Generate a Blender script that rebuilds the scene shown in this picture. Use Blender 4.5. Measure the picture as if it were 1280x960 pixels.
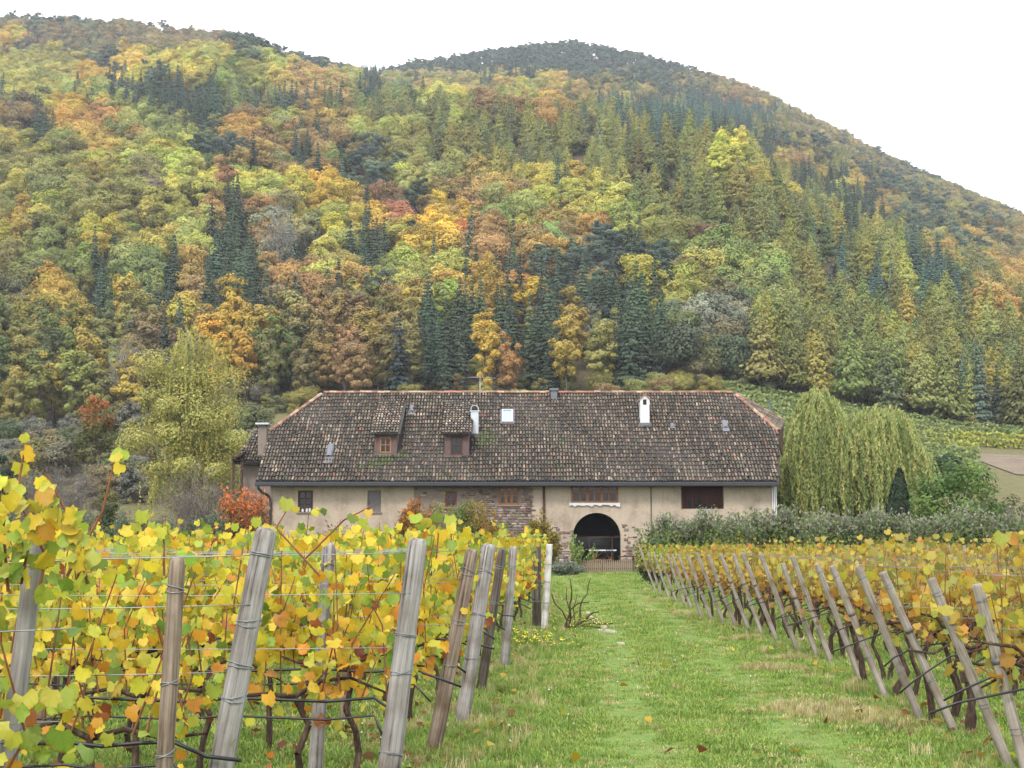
import bpy, math, random
import numpy as np
from mathutils import Vector, Matrix

# ------------------------------------------------------------------ scene, camera, sky, sun, exposure
for o in list(bpy.data.objects):
    bpy.data.objects.remove(o)
SC = bpy.context.scene
COL = SC.collection
random.seed(7)
RNG = np.random.default_rng(7)

CAM_Z = 1.65
F = 1778.0                                   # focal length in photo pixels (1280 wide)
PITCH = math.atan(200.0 / F)
CP, SP = math.cos(PITCH), math.sin(PITCH)
cam_d = bpy.data.cameras.new('camera')
cam_d.sensor_width = 36.0
cam_d.sensor_fit = 'HORIZONTAL'
cam_d.lens = F / 1280.0 * 36.0
cam_d.clip_start = 0.1
cam_d.clip_end = 6000
cam = bpy.data.objects.new('camera', cam_d)
cam.location = (0, 0, CAM_Z)
cam.rotation_euler = (math.radians(90) + PITCH, 0, 0)
COL.objects.link(cam)
SC.camera = cam

SUN_EL, SUN_AZ = math.radians(48), math.radians(200)   # high, behind the camera, veiled by cloud
W = bpy.data.worlds.new('World')
SC.world = W
W.use_nodes = True
nt = W.node_tree
nt.nodes.clear()
wo = nt.nodes.new('ShaderNodeOutputWorld')
bg = nt.nodes.new('ShaderNodeBackground')
sky = nt.nodes.new('ShaderNodeTexSky')
sky.sky_type = 'NISHITA'
sky.sun_disc = False
sky.sun_elevation = SUN_EL
sky.sun_rotation = SUN_AZ
hs = nt.nodes.new('ShaderNodeHueSaturation')
hs.inputs['Saturation'].default_value = 0.25
mx = nt.nodes.new('ShaderNodeMix')
mx.data_type = 'RGBA'
mx.inputs['Factor'].default_value = 0.85      # closed cloud deck over the blue
mx.inputs['B'].default_value = (11.5, 11.7, 12.0, 1)
nt.links.new(sky.outputs['Color'], hs.inputs['Color'])
nt.links.new(hs.outputs['Color'], mx.inputs['A'])
nt.links.new(mx.outputs['Result'], bg.inputs['Color'])
bg.inputs['Strength'].default_value = 0.1
nt.links.new(bg.outputs['Background'], wo.inputs['Surface'])

sun_d = bpy.data.lights.new('sun', 'SUN')
sun_d.energy = 1.5
sun_d.angle = math.radians(14)
sun_d.color = (1.0, 0.965, 0.9)
sun = bpy.data.objects.new('sun', sun_d)
sd = Vector((math.sin(SUN_AZ) * math.cos(SUN_EL), math.cos(SUN_AZ) * math.cos(SUN_EL), math.sin(SUN_EL)))
sun.rotation_euler = sd.to_track_quat('Z', 'Y').to_euler()
sun.location = (0, -20, 60)
COL.objects.link(sun)

SC.view_settings.view_transform = 'Standard'
SC.view_settings.look = 'None'
SC.view_settings.exposure = 1.62
SC.view_settings.gamma = 1.0
SC.cycles.use_denoising = True
SC.cycles.max_bounces = 6
SC.cycles.diffuse_bounces = 3
SC.cycles.transmission_bounces = 4
SC.cycles.transparent_max_bounces = 8
SC.cycles.volume_bounces = 0

# ------------------------------------------------------------------ small helpers
def pix(u, v, d):
    """world point seen at photo pixel (u, v) at distance d along +y"""
    a = (u - 640.0) / F
    b = (480.0 - v) / F
    s = d / (CP - b * SP)
    return Vector((a * s, d, CAM_Z + (SP + b * CP) * s))

def proj(x, y, z):
    z = z - CAM_Z
    dep = y * CP + z * SP
    return 640 + F * x / dep, 480 - F * (-y * SP + z * CP) / dep

def lin(c):
    c = np.asarray(c, float) / 255.0
    return np.where(c <= 0.04045, c / 12.92, ((c + 0.055) / 1.055) ** 2.4)

def K(r, g, b, k=0.5):
    return tuple(np.clip(lin((r, g, b)) * k, 0, 0.9)) + (1.0,)

def tag(o, label=None, cat=None, group=None, kind=None):
    if label: o['label'] = label
    if cat: o['category'] = cat
    if group: o['group'] = group
    if kind: o['kind'] = kind
    return o

def empty(name, loc=(0, 0, 0), label=None, cat=None, group=None):
    o = bpy.data.objects.new(name, None)
    o.location = loc
    o.empty_display_size = 0.2
    COL.objects.link(o)
    return tag(o, label, cat, group)

ORD = ('first second third fourth fifth sixth seventh eighth ninth tenth eleventh twelfth thirteenth fourteenth fifteenth sixteenth '
       'seventeenth eighteenth nineteenth twentieth twenty-first twenty-second twenty-third twenty-fourth twenty-fifth twenty-sixth '
       'twenty-seventh twenty-eighth twenty-ninth thirtieth').split()

# ---- materials
def mat(name):
    m = bpy.data.materials.new(name)
    m.use_nodes = True
    n = m.node_tree
    b = n.nodes['Principled BSDF']
    b.inputs['Specular IOR Level'].default_value = 0.2
    return m, n, b

def N(n, t, **kw):
    x = n.nodes.new(t)
    for k, v in kw.items():
        if k in x.inputs: x.inputs[k].default_value = v
        else: setattr(x, k, v)
    return x

def ramp(n, stops):
    r = n.nodes.new('ShaderNodeValToRGB')
    e = r.color_ramp.elements
    while len(e) < len(stops): e.new(0.5)
    for el, (p, c) in zip(e, stops):
        el.position = p
        el.color = c if len(c) == 4 else tuple(c) + (1,)
    return r

def noise_mat(name, stops, scale=4, detail=6, rough=0.9, bump=0.3, stretch=(1, 1, 1), coord='Object', scale2=None, bump_dist=0.02):
    m, n, b = mat(name)
    tc = N(n, 'ShaderNodeTexCoord')
    mp = N(n, 'ShaderNodeMapping')
    mp.inputs['Scale'].default_value = stretch
    n.links.new(tc.outputs[coord], mp.inputs['Vector'])
    tx = N(n, 'ShaderNodeTexNoise')
    tx.inputs['Scale'].default_value = scale
    tx.inputs['Detail'].default_value = detail
    tx.inputs['Roughness'].default_value = 0.65
    n.links.new(mp.outputs['Vector'], tx.inputs['Vector'])
    r = ramp(n, stops)
    n.links.new(tx.outputs['Fac'], r.inputs['Fac'])
    out = r.outputs['Color']
    if scale2:
        t2 = N(n, 'ShaderNodeTexNoise')
        t2.inputs['Scale'].default_value = scale2
        t2.inputs['Detail'].default_value = 4
        n.links.new(mp.outputs['Vector'], t2.inputs['Vector'])
        mr = N(n, 'ShaderNodeMapRange')
        mr.inputs['From Min'].default_value = 0.3; mr.inputs['From Max'].default_value = 0.7
        mr.inputs['To Min'].default_value = 0.65; mr.inputs['To Max'].default_value = 1.25
        n.links.new(t2.outputs['Fac'], mr.inputs['Value'])
        mm = N(n, 'ShaderNodeMix', data_type='RGBA', blend_type='MULTIPLY')
        mm.inputs['Factor'].default_value = 1
        n.links.new(out, mm.inputs['A']); n.links.new(mr.outputs['Result'], mm.inputs['B'])
        out = mm.outputs['Result']
    n.links.new(out, b.inputs['Base Color'])
    b.inputs['Roughness'].default_value = rough
    if bump:
        bp = N(n, 'ShaderNodeBump')
        bp.inputs['Strength'].default_value = bump
        bp.inputs['Distance'].default_value = bump_dist
        n.links.new(tx.outputs['Fac'], bp.inputs['Height'])
        n.links.new(bp.outputs['Normal'], b.inputs['Normal'])
    return m

def plain(name, c, rough=0.7, metal=0.0, spec=0.3, var=0.12, scale=6):
    c = np.array(c[:3])
    m = noise_mat(name, [(0.3, tuple(np.clip(c * (1 - var), 0, 1))), (0.7, tuple(np.clip(c * (1 + var), 0, 1)))], scale=scale, detail=4, rough=rough, bump=0.08)
    b = m.node_tree.nodes['Principled BSDF']
    b.inputs['Metallic'].default_value = metal
    b.inputs['Specular IOR Level'].default_value = spec
    return m

def leaf_mat(name, source, trans=0.3, spec=0.15, rough=0.6, veins=False, var=0.35):
    """source: 'col' (face attribute), 'object' (object colour x face variation), 'instancer'"""
    m = bpy.data.materials.new(name)
    m.use_nodes = True
    n = m.node_tree
    n.nodes.clear()
    out = N(n, 'ShaderNodeOutputMaterial')
    if source == 'object':
        src = N(n, 'ShaderNodeObjectInfo').outputs['Color']
    elif source == 'instancer':
        src = N(n, 'ShaderNodeAttribute', attribute_type='INSTANCER', attribute_name='tint').outputs['Color']
    else:
        src = N(n, 'ShaderNodeAttribute', attribute_type='GEOMETRY', attribute_name='col').outputs['Color']
    if source in ('object', 'instancer') and not veins:
        va = N(n, 'ShaderNodeAttribute', attribute_type='GEOMETRY', attribute_name='col')
        mm = N(n, 'ShaderNodeMix', data_type='RGBA', blend_type='MULTIPLY')
        mm.inputs['Factor'].default_value = 1.0
        n.links.new(src, mm.inputs['A']); n.links.new(va.outputs['Color'], mm.inputs['B'])
        src = mm.outputs['Result']
    if veins:
        lx = N(n, 'ShaderNodeAttribute', attribute_type='GEOMETRY', attribute_name='leafxy')
        sx = N(n, 'ShaderNodeSeparateXYZ'); n.links.new(lx.outputs['Vector'], sx.inputs['Vector'])
        def mth(op, a_, b_=None):
            q = N(n, 'ShaderNodeMath', operation=op)
            for i_, v_ in enumerate((a_, b_)):
                if v_ is None: continue
                if hasattr(v_, 'is_linked'): n.links.new(v_, q.inputs[i_])
                else: q.inputs[i_].default_value = v_
            return q.outputs['Value']
        X = mth('ADD', sx.outputs['X'], 0.27)
        th = mth('ARCTAN2', sx.outputs['Y'], X)
        vein = mth('POWER', mth('MAXIMUM', mth('COSINE', mth('MULTIPLY', th, 8.4)), 0.0), 14.0)
        rad = N(n, 'ShaderNodeVectorMath', operation='LENGTH'); n.links.new(lx.outputs['Vector'], rad.inputs[0])
        tx = N(n, 'ShaderNodeTexNoise'); tx.inputs['Scale'].default_value = 5.0; tx.inputs['Detail'].default_value = 5
        geo_ = N(n, 'ShaderNodeNewGeometry'); ad = N(n, 'ShaderNodeVectorMath', operation='MULTIPLY_ADD')
        ad.inputs[1].default_value = (9, 9, 9); n.links.new(geo_.outputs['Position'], ad.inputs[0]); n.links.new(lx.outputs['Vector'], ad.inputs[2])
        n.links.new(ad.outputs['Vector'], tx.inputs['Vector'])
        edge = mth('MULTIPLY_ADD', rad.outputs['Value'], 1.2)
        edge.node.inputs[2].default_value = -0.53
        edge = mth('ADD', edge, mth('MULTIPLY', tx.outputs['Fac'], 1.0))
        er = ramp(n, [(0.42, (1, 1, 1, 1)), (0.52, (.97, .88, .8, 1)), (0.68, (.7, .42, .45, 1))])
        n.links.new(edge, er.inputs['Fac'])
        mm = N(n, 'ShaderNodeMix', data_type='RGBA', blend_type='MULTIPLY'); mm.inputs['Factor'].default_value = 1.0
        n.links.new(src, mm.inputs['A']); n.links.new(er.outputs['Color'], mm.inputs['B'])
        mv = N(n, 'ShaderNodeMix', data_type='RGBA', blend_type='MULTIPLY'); mv.inputs['B'].default_value = (.7, .98, .75, 1)
        n.links.new(mth('MULTIPLY', vein, 1.0), mv.inputs['Factor']); n.links.new(mm.outputs['Result'], mv.inputs['A'])
        src = mv.outputs['Result']
    b = N(n, 'ShaderNodeBsdfPrincipled')
    b.inputs['Roughness'].default_value = rough
    b.inputs['Specular IOR Level'].default_value = spec
    n.links.new(src, b.inputs['Base Color'])
    t = N(n, 'ShaderNodeBsdfTranslucent')
    n.links.new(src, t.inputs['Color'])
    ms = N(n, 'ShaderNodeMixShader')
    ms.inputs['Fac'].default_value = trans
    n.links.new(b.outputs['BSDF'], ms.inputs[1]); n.links.new(t.outputs['BSDF'], ms.inputs[2])
    n.links.new(ms.outputs['Shader'], out.inputs['Surface'])
    return m

M = {}
M['leaf_col'] = leaf_mat('foliage', 'col', trans=0.4)
M['leaf_tree'] = leaf_mat('tree_foliage', 'object', trans=0.25)
M['leaf_inst'] = leaf_mat('forest_foliage', 'instancer', trans=0.25)
M['vine_leaf'] = leaf_mat('vine_leaf', 'object', trans=0.45, spec=0.25, rough=0.5, veins=True)
M['vine_foliage'] = leaf_mat('vine_foliage', 'col', trans=0.45, spec=0.25, rough=0.5, veins=True)
M['grass'] = leaf_mat('grass_blades', 'instancer', trans=0.35)
M['bark'] = noise_mat('bark', [(0.3, K(70, 60, 52)), (0.7, K(125, 112, 100))], scale=3, stretch=(3, 3, 0.6))
M['bark_pale'] = noise_mat('pale_bark', [(0.3, K(120, 112, 102)), (0.7, K(200, 195, 185))], scale=2, stretch=(2, 2, 1))
M['twig'] = noise_mat('grey_twigs', [(0.3, K(105, 95, 90)), (0.7, K(160, 150, 145))], scale=3, bump=0)
M['vine_wood'] = noise_mat('vine_wood', [(0.3, K(42, 32, 28)), (0.5, K(75, 58, 48)), (0.75, K(125, 100, 82))], scale=14, stretch=(3, 3, 0.7), bump=0.6)
M['cane'] = noise_mat('vine_cane', [(0.3, K(105, 62, 45)), (0.7, K(165, 110, 75))], scale=8, bump=0.1)
M['hose'] = plain('black_hose', K(38, 36, 40), rough=0.45, var=0.3)
M['wire'] = plain('galvanised_wire', K(150, 152, 155), rough=0.4, metal=0.6)

# ---- mesh builders
def np_mesh(name, V, Fs, col=None, mats=(), mat_idx=None, smooth=False):
    """V (n,3); Fs: list of int arrays (m,k) (constant k in each); col (nfaces,3|4) per face"""
    V = np.asarray(V, np.float32)
    me = bpy.data.meshes.new(name)
    Fs = [np.asarray(f, np.int32) for f in Fs if len(f)]
    me.vertices.add(len(V))
    me.vertices.foreach_set('co', V.ravel())
    loops = np.concatenate([f.ravel() for f in Fs])
    sizes = np.concatenate([np.full(len(f), f.shape[1], np.int32) for f in Fs])
    starts = np.concatenate([[0], np.cumsum(sizes)[:-1]]).astype(np.int32)
    me.loops.add(len(loops))
    me.loops.foreach_set('vertex_index', loops)
    me.polygons.add(len(sizes))
    me.polygons.foreach_set('loop_start', starts)
    me.polygons.foreach_set('loop_total', sizes)
    if mat_idx is not None:
        me.polygons.foreach_set('material_index', np.asarray(mat_idx, np.int32))
    if smooth:
        me.polygons.foreach_set('use_smooth', np.ones(len(sizes), bool))
    for m in mats: me.materials.append(m)
    me.update(calc_edges=True)
    if col is not None:
        col = np.asarray(col, np.float32)
        if col.shape[1] == 3: col = np.concatenate([col, np.ones((len(col), 1), np.float32)], 1)
        a = me.attributes.new('col', 'FLOAT_COLOR', 'FACE')
        a.data.foreach_set('color', col.ravel())
    return me

def obj(name, me, parent=None, loc=(0, 0, 0)):
    o = bpy.data.objects.new(name, me)
    COL.objects.link(o)
    o.location = loc
    if parent is not None: o.parent = parent
    return o

def unit(a):
    return a / np.maximum(np.linalg.norm(a, axis=-1, keepdims=True), 1e-9)

def leaf_quads(P, Nrm, size, asp=1.0, rng=RNG, droop=None):
    """quads centred at P facing Nrm; returns V (4n,3), F (n,4)"""
    n = len(P)
    Nrm = unit(Nrm)
    if droop is None:
        r = unit(rng.normal(size=(n, 3)))
    else:
        r = unit(np.asarray(droop))
    t = unit(r - Nrm * np.sum(r * Nrm, 1, keepdims=True))
    b = np.cross(Nrm, t)
    s = np.broadcast_to(np.asarray(size, float), (n,))[:, None]
    asp = np.broadcast_to(np.asarray(asp, float), (n,))[:, None]
    V = np.stack([P - t * s * asp * .5, P + b * s * .42 + t * s * asp * .04, P + t * s * asp * .5, P - b * s * .42 + t * s * asp * .04], 1)
    return V.reshape(-1, 3), np.arange(4 * n).reshape(n, 4)

def tubes(S, sides=4, rng=None):
    """S: (n,8) p0 xyz, p1 xyz, r0, r1 -> prisms"""
    S = np.asarray(S, float)
    p0, p1, r0, r1 = S[:, :3], S[:, 3:6], S[:, 6], S[:, 7]
    d = unit(p1 - p0)
    ref = np.where(np.abs(d[:, 2:3]) > 0.9, np.array([[1., 0, 0]]), np.array([[0., 0, 1.]]))
    a = unit(np.cross(d, ref)); b = np.cross(d, a)
    ang = np.arange(sides) * 2 * math.pi / sides
    ring = a[:, None] * np.cos(ang)[None, :, None] + b[:, None] * np.sin(ang)[None, :, None]
    V = np.concatenate([p0[:, None] + ring * r0[:, None, None], p1[:, None] + ring * r1[:, None, None]], 1)   # n,2s,3
    n = len(S)
    base = (np.arange(n) * 2 * sides)[:, None, None]
    k = np.arange(sides); k2 = (k + 1) % sides
    f = np.stack([k, k2, k2 + sides, k + sides], 1)[None]
    return V.reshape(-1, 3), (base + f).reshape(-1, 4)

def chain(pts, r0, r1):
    pts = [np.asarray(p, float) for p in pts]
    n = len(pts) - 1
    out = []
    for i in range(n):
        a = r0 + (r1 - r0) * i / n; b = r0 + (r1 - r0) * (i + 1) / n
        out.append(np.concatenate([pts[i], pts[i + 1], [a, b]]))
    return out

def tube_path(pts, radii, sides=10, caps=True):
    """one continuous tube through pts; V, quads, ngon caps"""
    pts = np.asarray(pts, float); n = len(pts)
    radii = np.broadcast_to(np.asarray(radii, float), (n,))
    tang = np.gradient(pts, axis=0); tang = unit(tang)
    a = np.cross(tang[0], [0, 0, 1.0])
    if np.linalg.norm(a) < 0.2: a = np.cross(tang[0], [1.0, 0, 0])
    V = []
    for i in range(n):
        a = a - tang[i] * np.dot(a, tang[i]); a = a / np.linalg.norm(a)
        b = np.cross(tang[i], a)
        ang = np.arange(sides) * 2 * math.pi / sides
        V.append(pts[i] + radii[i] * (np.cos(ang)[:, None] * a + np.sin(ang)[:, None] * b))
    V = np.concatenate(V)
    k = np.arange(sides); k2 = (k + 1) % sides
    q = np.concatenate([np.stack([k + i * sides, k2 + i * sides, k2 + (i + 1) * sides, k + (i + 1) * sides], 1) for i in range(n - 1)])
    Fs = [q]
    if caps:
        Fs.append(np.array([k[::-1]])); Fs.append(np.array([k + (n - 1) * sides]))
    return V, Fs

class MB:
    """boxes, prisms and polygons collected into one mesh"""
    def __init__(s): s.v = []; s.f = []; s.c = []
    def box(s, x0, y0, z0, x1, y1, z1, R=None, o=None, col=None):
        b = len(s.v)
        for z in (z0, z1):
            for x, y in ((x0, y0), (x1, y0), (x1, y1), (x0, y1)):
                p = Vector((x, y, z))
                if R is not None: p = R @ p
                if o is not None: p = p + Vector(o)
                s.v.append(p)
        for f in ((0, 3, 2, 1), (4, 5, 6, 7), (0, 1, 5, 4), (1, 2, 6, 5), (2, 3, 7, 6), (3, 0, 4, 7)):
            s.f.append([b + i for i in f]); s.c.append(col or (1, 1, 1, 1))
        return s
    def poly(s, pts, col=None):
        b = len(s.v); s.v += [Vector(p) for p in pts]; s.f.append(list(range(b, b + len(pts)))); s.c.append(col or (1, 1, 1, 1)); return s
    def prism(s, pts, off, col=None):
        """polygon pts extruded by vector off"""
        n = len(pts); b = len(s.v); off = Vector(off)
        s.v += [Vector(p) for p in pts] + [Vector(p) + off for p in pts]
        s.f.append([b + i for i in range(n)]); s.f.append([b + n + i for i in reversed(range(n))])
        for i in range(n):
            j = (i + 1) % n
            s.f.append([b + i, b + n + i, b + n + j, b + j])
        s.c += [col or (1, 1, 1, 1)] * (n + 2)
        return s
    def bar(s, p0, p1, w, h=None, col=None):
        h = h or w
        p0, p1 = Vector(p0), Vector(p1); d = (p1 - p0); L = d.length
        q = d.to_track_quat('Z', 'Y').to_matrix()
        return s.box(-w / 2, -h / 2, 0, w / 2, h / 2, L, R=q, o=p0, col=col)
    def build(s, name, m, parent=None, bevel=0.0, attr=False):
        me = bpy.data.meshes.new(name)
        me.from_pydata([tuple(v) for v in s.v], [], s.f)
        me.materials.append(m)
        if attr:
            a = me.attributes.new('col', 'FLOAT_COLOR', 'FACE')
            a.data.foreach_set('color', np.asarray(s.c, np.float32).ravel())
        me.update()
        o = obj(name, me, parent)
        if bevel:
            b = o.modifiers.new('bevel', 'BEVEL'); b.width = bevel; b.segments = 1; b.limit_method = 'ANGLE'
        return o

def jit(c, rng, a=0.12, n=1):
    c = np.asarray(c)[:3]
    return np.clip(c[None] * (1 + rng.normal(0, a, (n, 1))) * (1 + rng.normal(0, a * .5, (n, 3))), 0.002, 0.9)

# ------------------------------------------------------------------ terrain
UU = np.array([-900, -300, 0, 150, 300, 340, 400, 470, 560, 640, 720, 800, 900, 960, 1020, 1090, 1150, 1220, 1280, 1500, 1800])
SKY_V = np.array([40, 15, 20, 27, 43, 62, 74, 86, 72, 60, 54, 68, 92, 112, 143, 178, 208, 240, 266, 350, 420])
RIDGE_D = np.array([540, 530, 520, 520, 520, 530, 560, 600, 640, 650, 650, 640, 620, 610, 600, 590, 585, 580, 575, 560, 560])
RIDGE_D = RIDGE_D * 1.7
ZR = np.array([pix(u, v, d).z - 9.0 for u, v, d in zip(UU, SKY_V, RIDGE_D)])
UE = np.array([-900, 0, 150, 300, 640, 800, 900, 1000, 1100, 1200, 1280, 1800])
VE = np.array([560, 552, 535, 505, 497, 488, 480, 497, 516, 533, 538, 570])
ED = 240.0
def DD(d): return 106.0 + (d - 106.0) * (ED - 106.0) / 60.0
ZE = np.array([pix(u, v, ED).z for u, v in zip(UE, VE)])

def terrain(x, y):
    x = np.asarray(x, float); y = np.asarray(y, float)
    u = 640 + F * x / np.maximum(y, 80.0)
    ze = np.interp(u, UE, ZE); zr = np.interp(u, UU, ZR); dr = np.interp(u, UU, RIDGE_D)
    s = np.clip((y - 106.0) / (ED - 106.0), 0, 1)
    z = ze * s ** 1.15
    f = np.clip((y - ED) / (dr - ED), 0, 1)
    z = z + (zr - ze) * f
    dc = np.interp(u, [100, 200, 330, 420, 560, 700, 800, 870, 940, 1000], [430, 400, 360, 340, 320, 335, 310, 285, 255, 230])
    dc = ED + (dc - 166.0) * (dr - ED) / (dr / 1.7 - 166.0)
    am = 1.6 * np.interp(u, [60, 200, 330, 560, 700, 870, 960, 1010], [0, 8, 12, 12, 11, 11, 6, 0])
    q = (y - dc) / np.where(y > dc, 80.0, 140.0)
    z = z + am * np.exp(-q * q) * (f > 0)
    rel = 6.0 * np.sin(x * 0.014 + y * 0.007) * np.sin(y * 0.012 - x * 0.005 + 1.3) + 3.0 * np.sin(x * 0.036 + 2.0) * np.sin(y * 0.028)
    z = z + rel * np.clip(f * 6, 0, 1) * np.clip((1 - f) * 5, 0, 1)
    beyond = np.maximum(y - dr, 0)
    z = z - beyond * 0.22
    z = np.where(y > 80, np.maximum(z, 0.0), 0.0)
    near = 0.02 * np.sin(x * 1.7 + 0.4) * np.sin(y * 1.1) + 0.015 * np.sin(x * 3.1 + y * 2.3)
    near = near * np.clip((60 - np.abs(y - 20)) / 40, 0, 1)
    return z + near

xs = np.concatenate([-np.geomspace(1500, 24, 60), np.linspace(-22, 22, 89), np.geomspace(24, 1500, 60)])
ys = np.concatenate([np.linspace(-600, -4, 20), np.linspace(-2, 40, 85), np.linspace(41, 110, 60), np.linspace(112, 1200, 220), np.geomspace(1215, 3500, 24)])
GX, GY = np.meshgrid(xs, ys)
GZ = terrain(GX, GY)
nx, ny = len(xs), len(ys)
ii = (np.arange(ny - 1)[:, None] * nx + np.arange(nx - 1)[None]).ravel()
gf = np.stack([ii, ii + 1, ii + nx + 1, ii + nx], 1)

gm, n, b = mat('meadow_and_forest_floor')
geo = N(n, 'ShaderNodeNewGeometry')
sep = N(n, 'ShaderNodeSeparateXYZ')
n.links.new(geo.outputs['Position'], sep.inputs['Vector'])
def gnoise(scale, detail=5, rough=0.6):
    t = N(n, 'ShaderNodeTexNoise'); t.inputs['Scale'].default_value = scale; t.inputs['Detail'].default_value = detail; t.inputs['Roughness'].default_value = rough
    n.links.new(geo.outputs['Position'], t.inputs['Vector']); return t
n1 = gnoise(0.5, 6); n2 = gnoise(6, 6, 0.7); n3 = gnoise(0.9, 4); n4 = gnoise(40, 3, 0.7)
r1 = ramp(n, [(0.25, K(98, 124, 54)), (0.5, K(116, 144, 62)), (0.75, K(140, 156, 80))])
n.links.new(n2.outputs['Fac'], r1.inputs['Fac'])
r2 = ramp(n, [(0.54, (0, 0, 0, 1)), (0.68, (1, 1, 1, 1))])
n.links.new(n3.outputs['Fac'], r2.inputs['Fac'])
mA = N(n, 'ShaderNodeMix', data_type='RGBA'); mA.inputs['B'].default_value = K(150, 138, 88)
m05 = N(n, 'ShaderNodeMath', operation='MULTIPLY'); m05.inputs[1].default_value = 0.55
n.links.new(r2.outputs['Color'], m05.inputs[0]); n.links.new(m05.outputs['Value'], mA.inputs['Factor'])
n.links.new(r1.outputs['Color'], mA.inputs['A'])
# fine dark/light grain
mrg = N(n, 'ShaderNodeMapRange'); mrg.inputs['From Min'].default_value = .3; mrg.inputs['From Max'].default_value = .7; mrg.inputs['To Min'].default_value = .55; mrg.inputs['To Max'].default_value = 1.3
n.links.new(n4.outputs['Fac'], mrg.inputs['Value'])
mB = N(n, 'ShaderNodeMix', data_type='RGBA', blend_type='MULTIPLY'); mB.inputs['Factor'].default_value = 1
n.links.new(mA.outputs['Result'], mB.inputs['A']); n.links.new(mrg.outputs['Result'], mB.inputs['B'])
# forest floor beyond the fields
ff = ramp(n, [(0.3, K(66, 60, 40)), (0.6, K(98, 84, 54)), (0.8, K(88, 90, 52))])
n.links.new(n1.outputs['Fac'], ff.inputs['Fac'])
mry = N(n, 'ShaderNodeMapRange'); mry.inputs['From Min'].default_value = 230; mry.inputs['From Max'].default_value = 245
n.links.new(sep.outputs['Y'], mry.inputs['Value'])
# rough scrub under and beside the wood at the foot of the slope
scr = ramp(n, [(0.35, K(92, 92, 52)), (0.6, K(116, 106, 66)), (0.75, K(104, 112, 60))])
n.links.new(n3.outputs['Fac'], scr.inputs['Fac'])
mrs = N(n, 'ShaderNodeMapRange'); mrs.inputs['From Min'].default_value = 92; mrs.inputs['From Max'].default_value = 112
n.links.new(sep.outputs['Y'], mrs.inputs['Value'])
mS = N(n, 'ShaderNodeMix', data_type='RGBA')
n.links.new(mrs.outputs['Result'], mS.inputs['Factor']); n.links.new(mB.outputs['Result'], mS.inputs['A']); n.links.new(scr.outputs['Color'], mS.inputs['B'])
mB = mS
mC = N(n, 'ShaderNodeMix', data_type='RGBA')
n.links.new(mry.outputs['Result'], mC.inputs['Factor']); n.links.new(mB.outputs['Result'], mC.inputs['A']); n.links.new(ff.outputs['Color'], mC.inputs['B'])
n.links.new(mC.outputs['Result'], b.inputs['Base Color'])
b.inputs['Roughness'].default_value = 0.95
bp = N(n, 'ShaderNodeBump'); bp.inputs['Strength'].default_value = 0.5; bp.inputs['Distance'].default_value = 0.04
n.links.new(n4.outputs['Fac'], bp.inputs['Height']); n.links.new(bp.outputs['Normal'], b.inputs['Normal'])
ground = obj('ground', np_mesh('ground', np.stack([GX.ravel(), GY.ravel(), GZ.ravel()], 1), [gf], mats=[gm], smooth=True))
tag(ground, kind='structure')
# ------------------------------------------------------------------ trees of the hillside
def var_col(n, rng, a=0.22):
    v = np.clip(rng.normal(1.0, a, n), 0.45, 1.6)[:, None]
    h = rng.normal(0, 0.06, n)[:, None]
    return np.clip(np.concatenate([v * (1 + h), v, v * (1 - 0.3 * h)], 1), 0.2, 1.9)

def with_wood(segs, V, Fq, col, wood, leaf, name, sides=5):
    TV, TF = tubes(np.array(segs), sides)
    Vv = np.concatenate([TV, V]); F2 = Fq + len(TV)
    c = np.concatenate([np.ones((len(TF), 3)), col])
    mi = np.concatenate([np.zeros(len(TF), int), np.ones(len(Fq), int)])
    return np_mesh(name, Vv, [TF, F2], c, [wood, leaf], mi)

def crown_clumps(rng, h, rx, rz, cz, nclump, nleaf, size, shell=0.5, flat=0.8, cl=(0.16, 0.28)):
    """leaf quads in clumps through an uneven ellipsoidal crown"""
    d = unit(rng.normal(size=(nclump, 3)))
    r = (shell + (1 - shell) * rng.random(nclump)) ** 0.8
    lump = 1 + 0.18 * np.sin(d[:, 0] * 3 + rng.random() * 6) * np.sin(d[:, 2] * 2.5 + d[:, 1] * 3 + rng.random() * 6)
    C = d * r[:, None] * lump[:, None] * np.array([rx, rx, rz]) + [0, 0, cz]
    cr = rx * rng.uniform(cl[0], cl[1], nclump) * 1.6
    k = rng.integers(0, nclump, nclump * nleaf)
    ld = unit(rng.normal(size=(len(k), 3)) + [0, 0, 0.35])
    lr = rng.random(len(k)) ** 0.35
    P = C[k] + ld * (lr * cr[k])[:, None] * np.array([1, 1, flat])
    Nn = ld * 0.9 + unit(P - [0, 0, cz]) * 0.7 + rng.normal(size=P.shape) * 0.3 + [0, 0, 0.3]
    s = size * rng.uniform(0.7, 1.4, len(k))
    V, Fq = leaf_quads(P, Nn, s, rng.uniform(0.9, 1.5, len(k)), rng)
    clump_v = rng.normal(1, 0.06, nclump)
    col = var_col(len(k), rng, 0.08) * clump_v[k][:, None]
    return V, Fq, col, C

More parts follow.
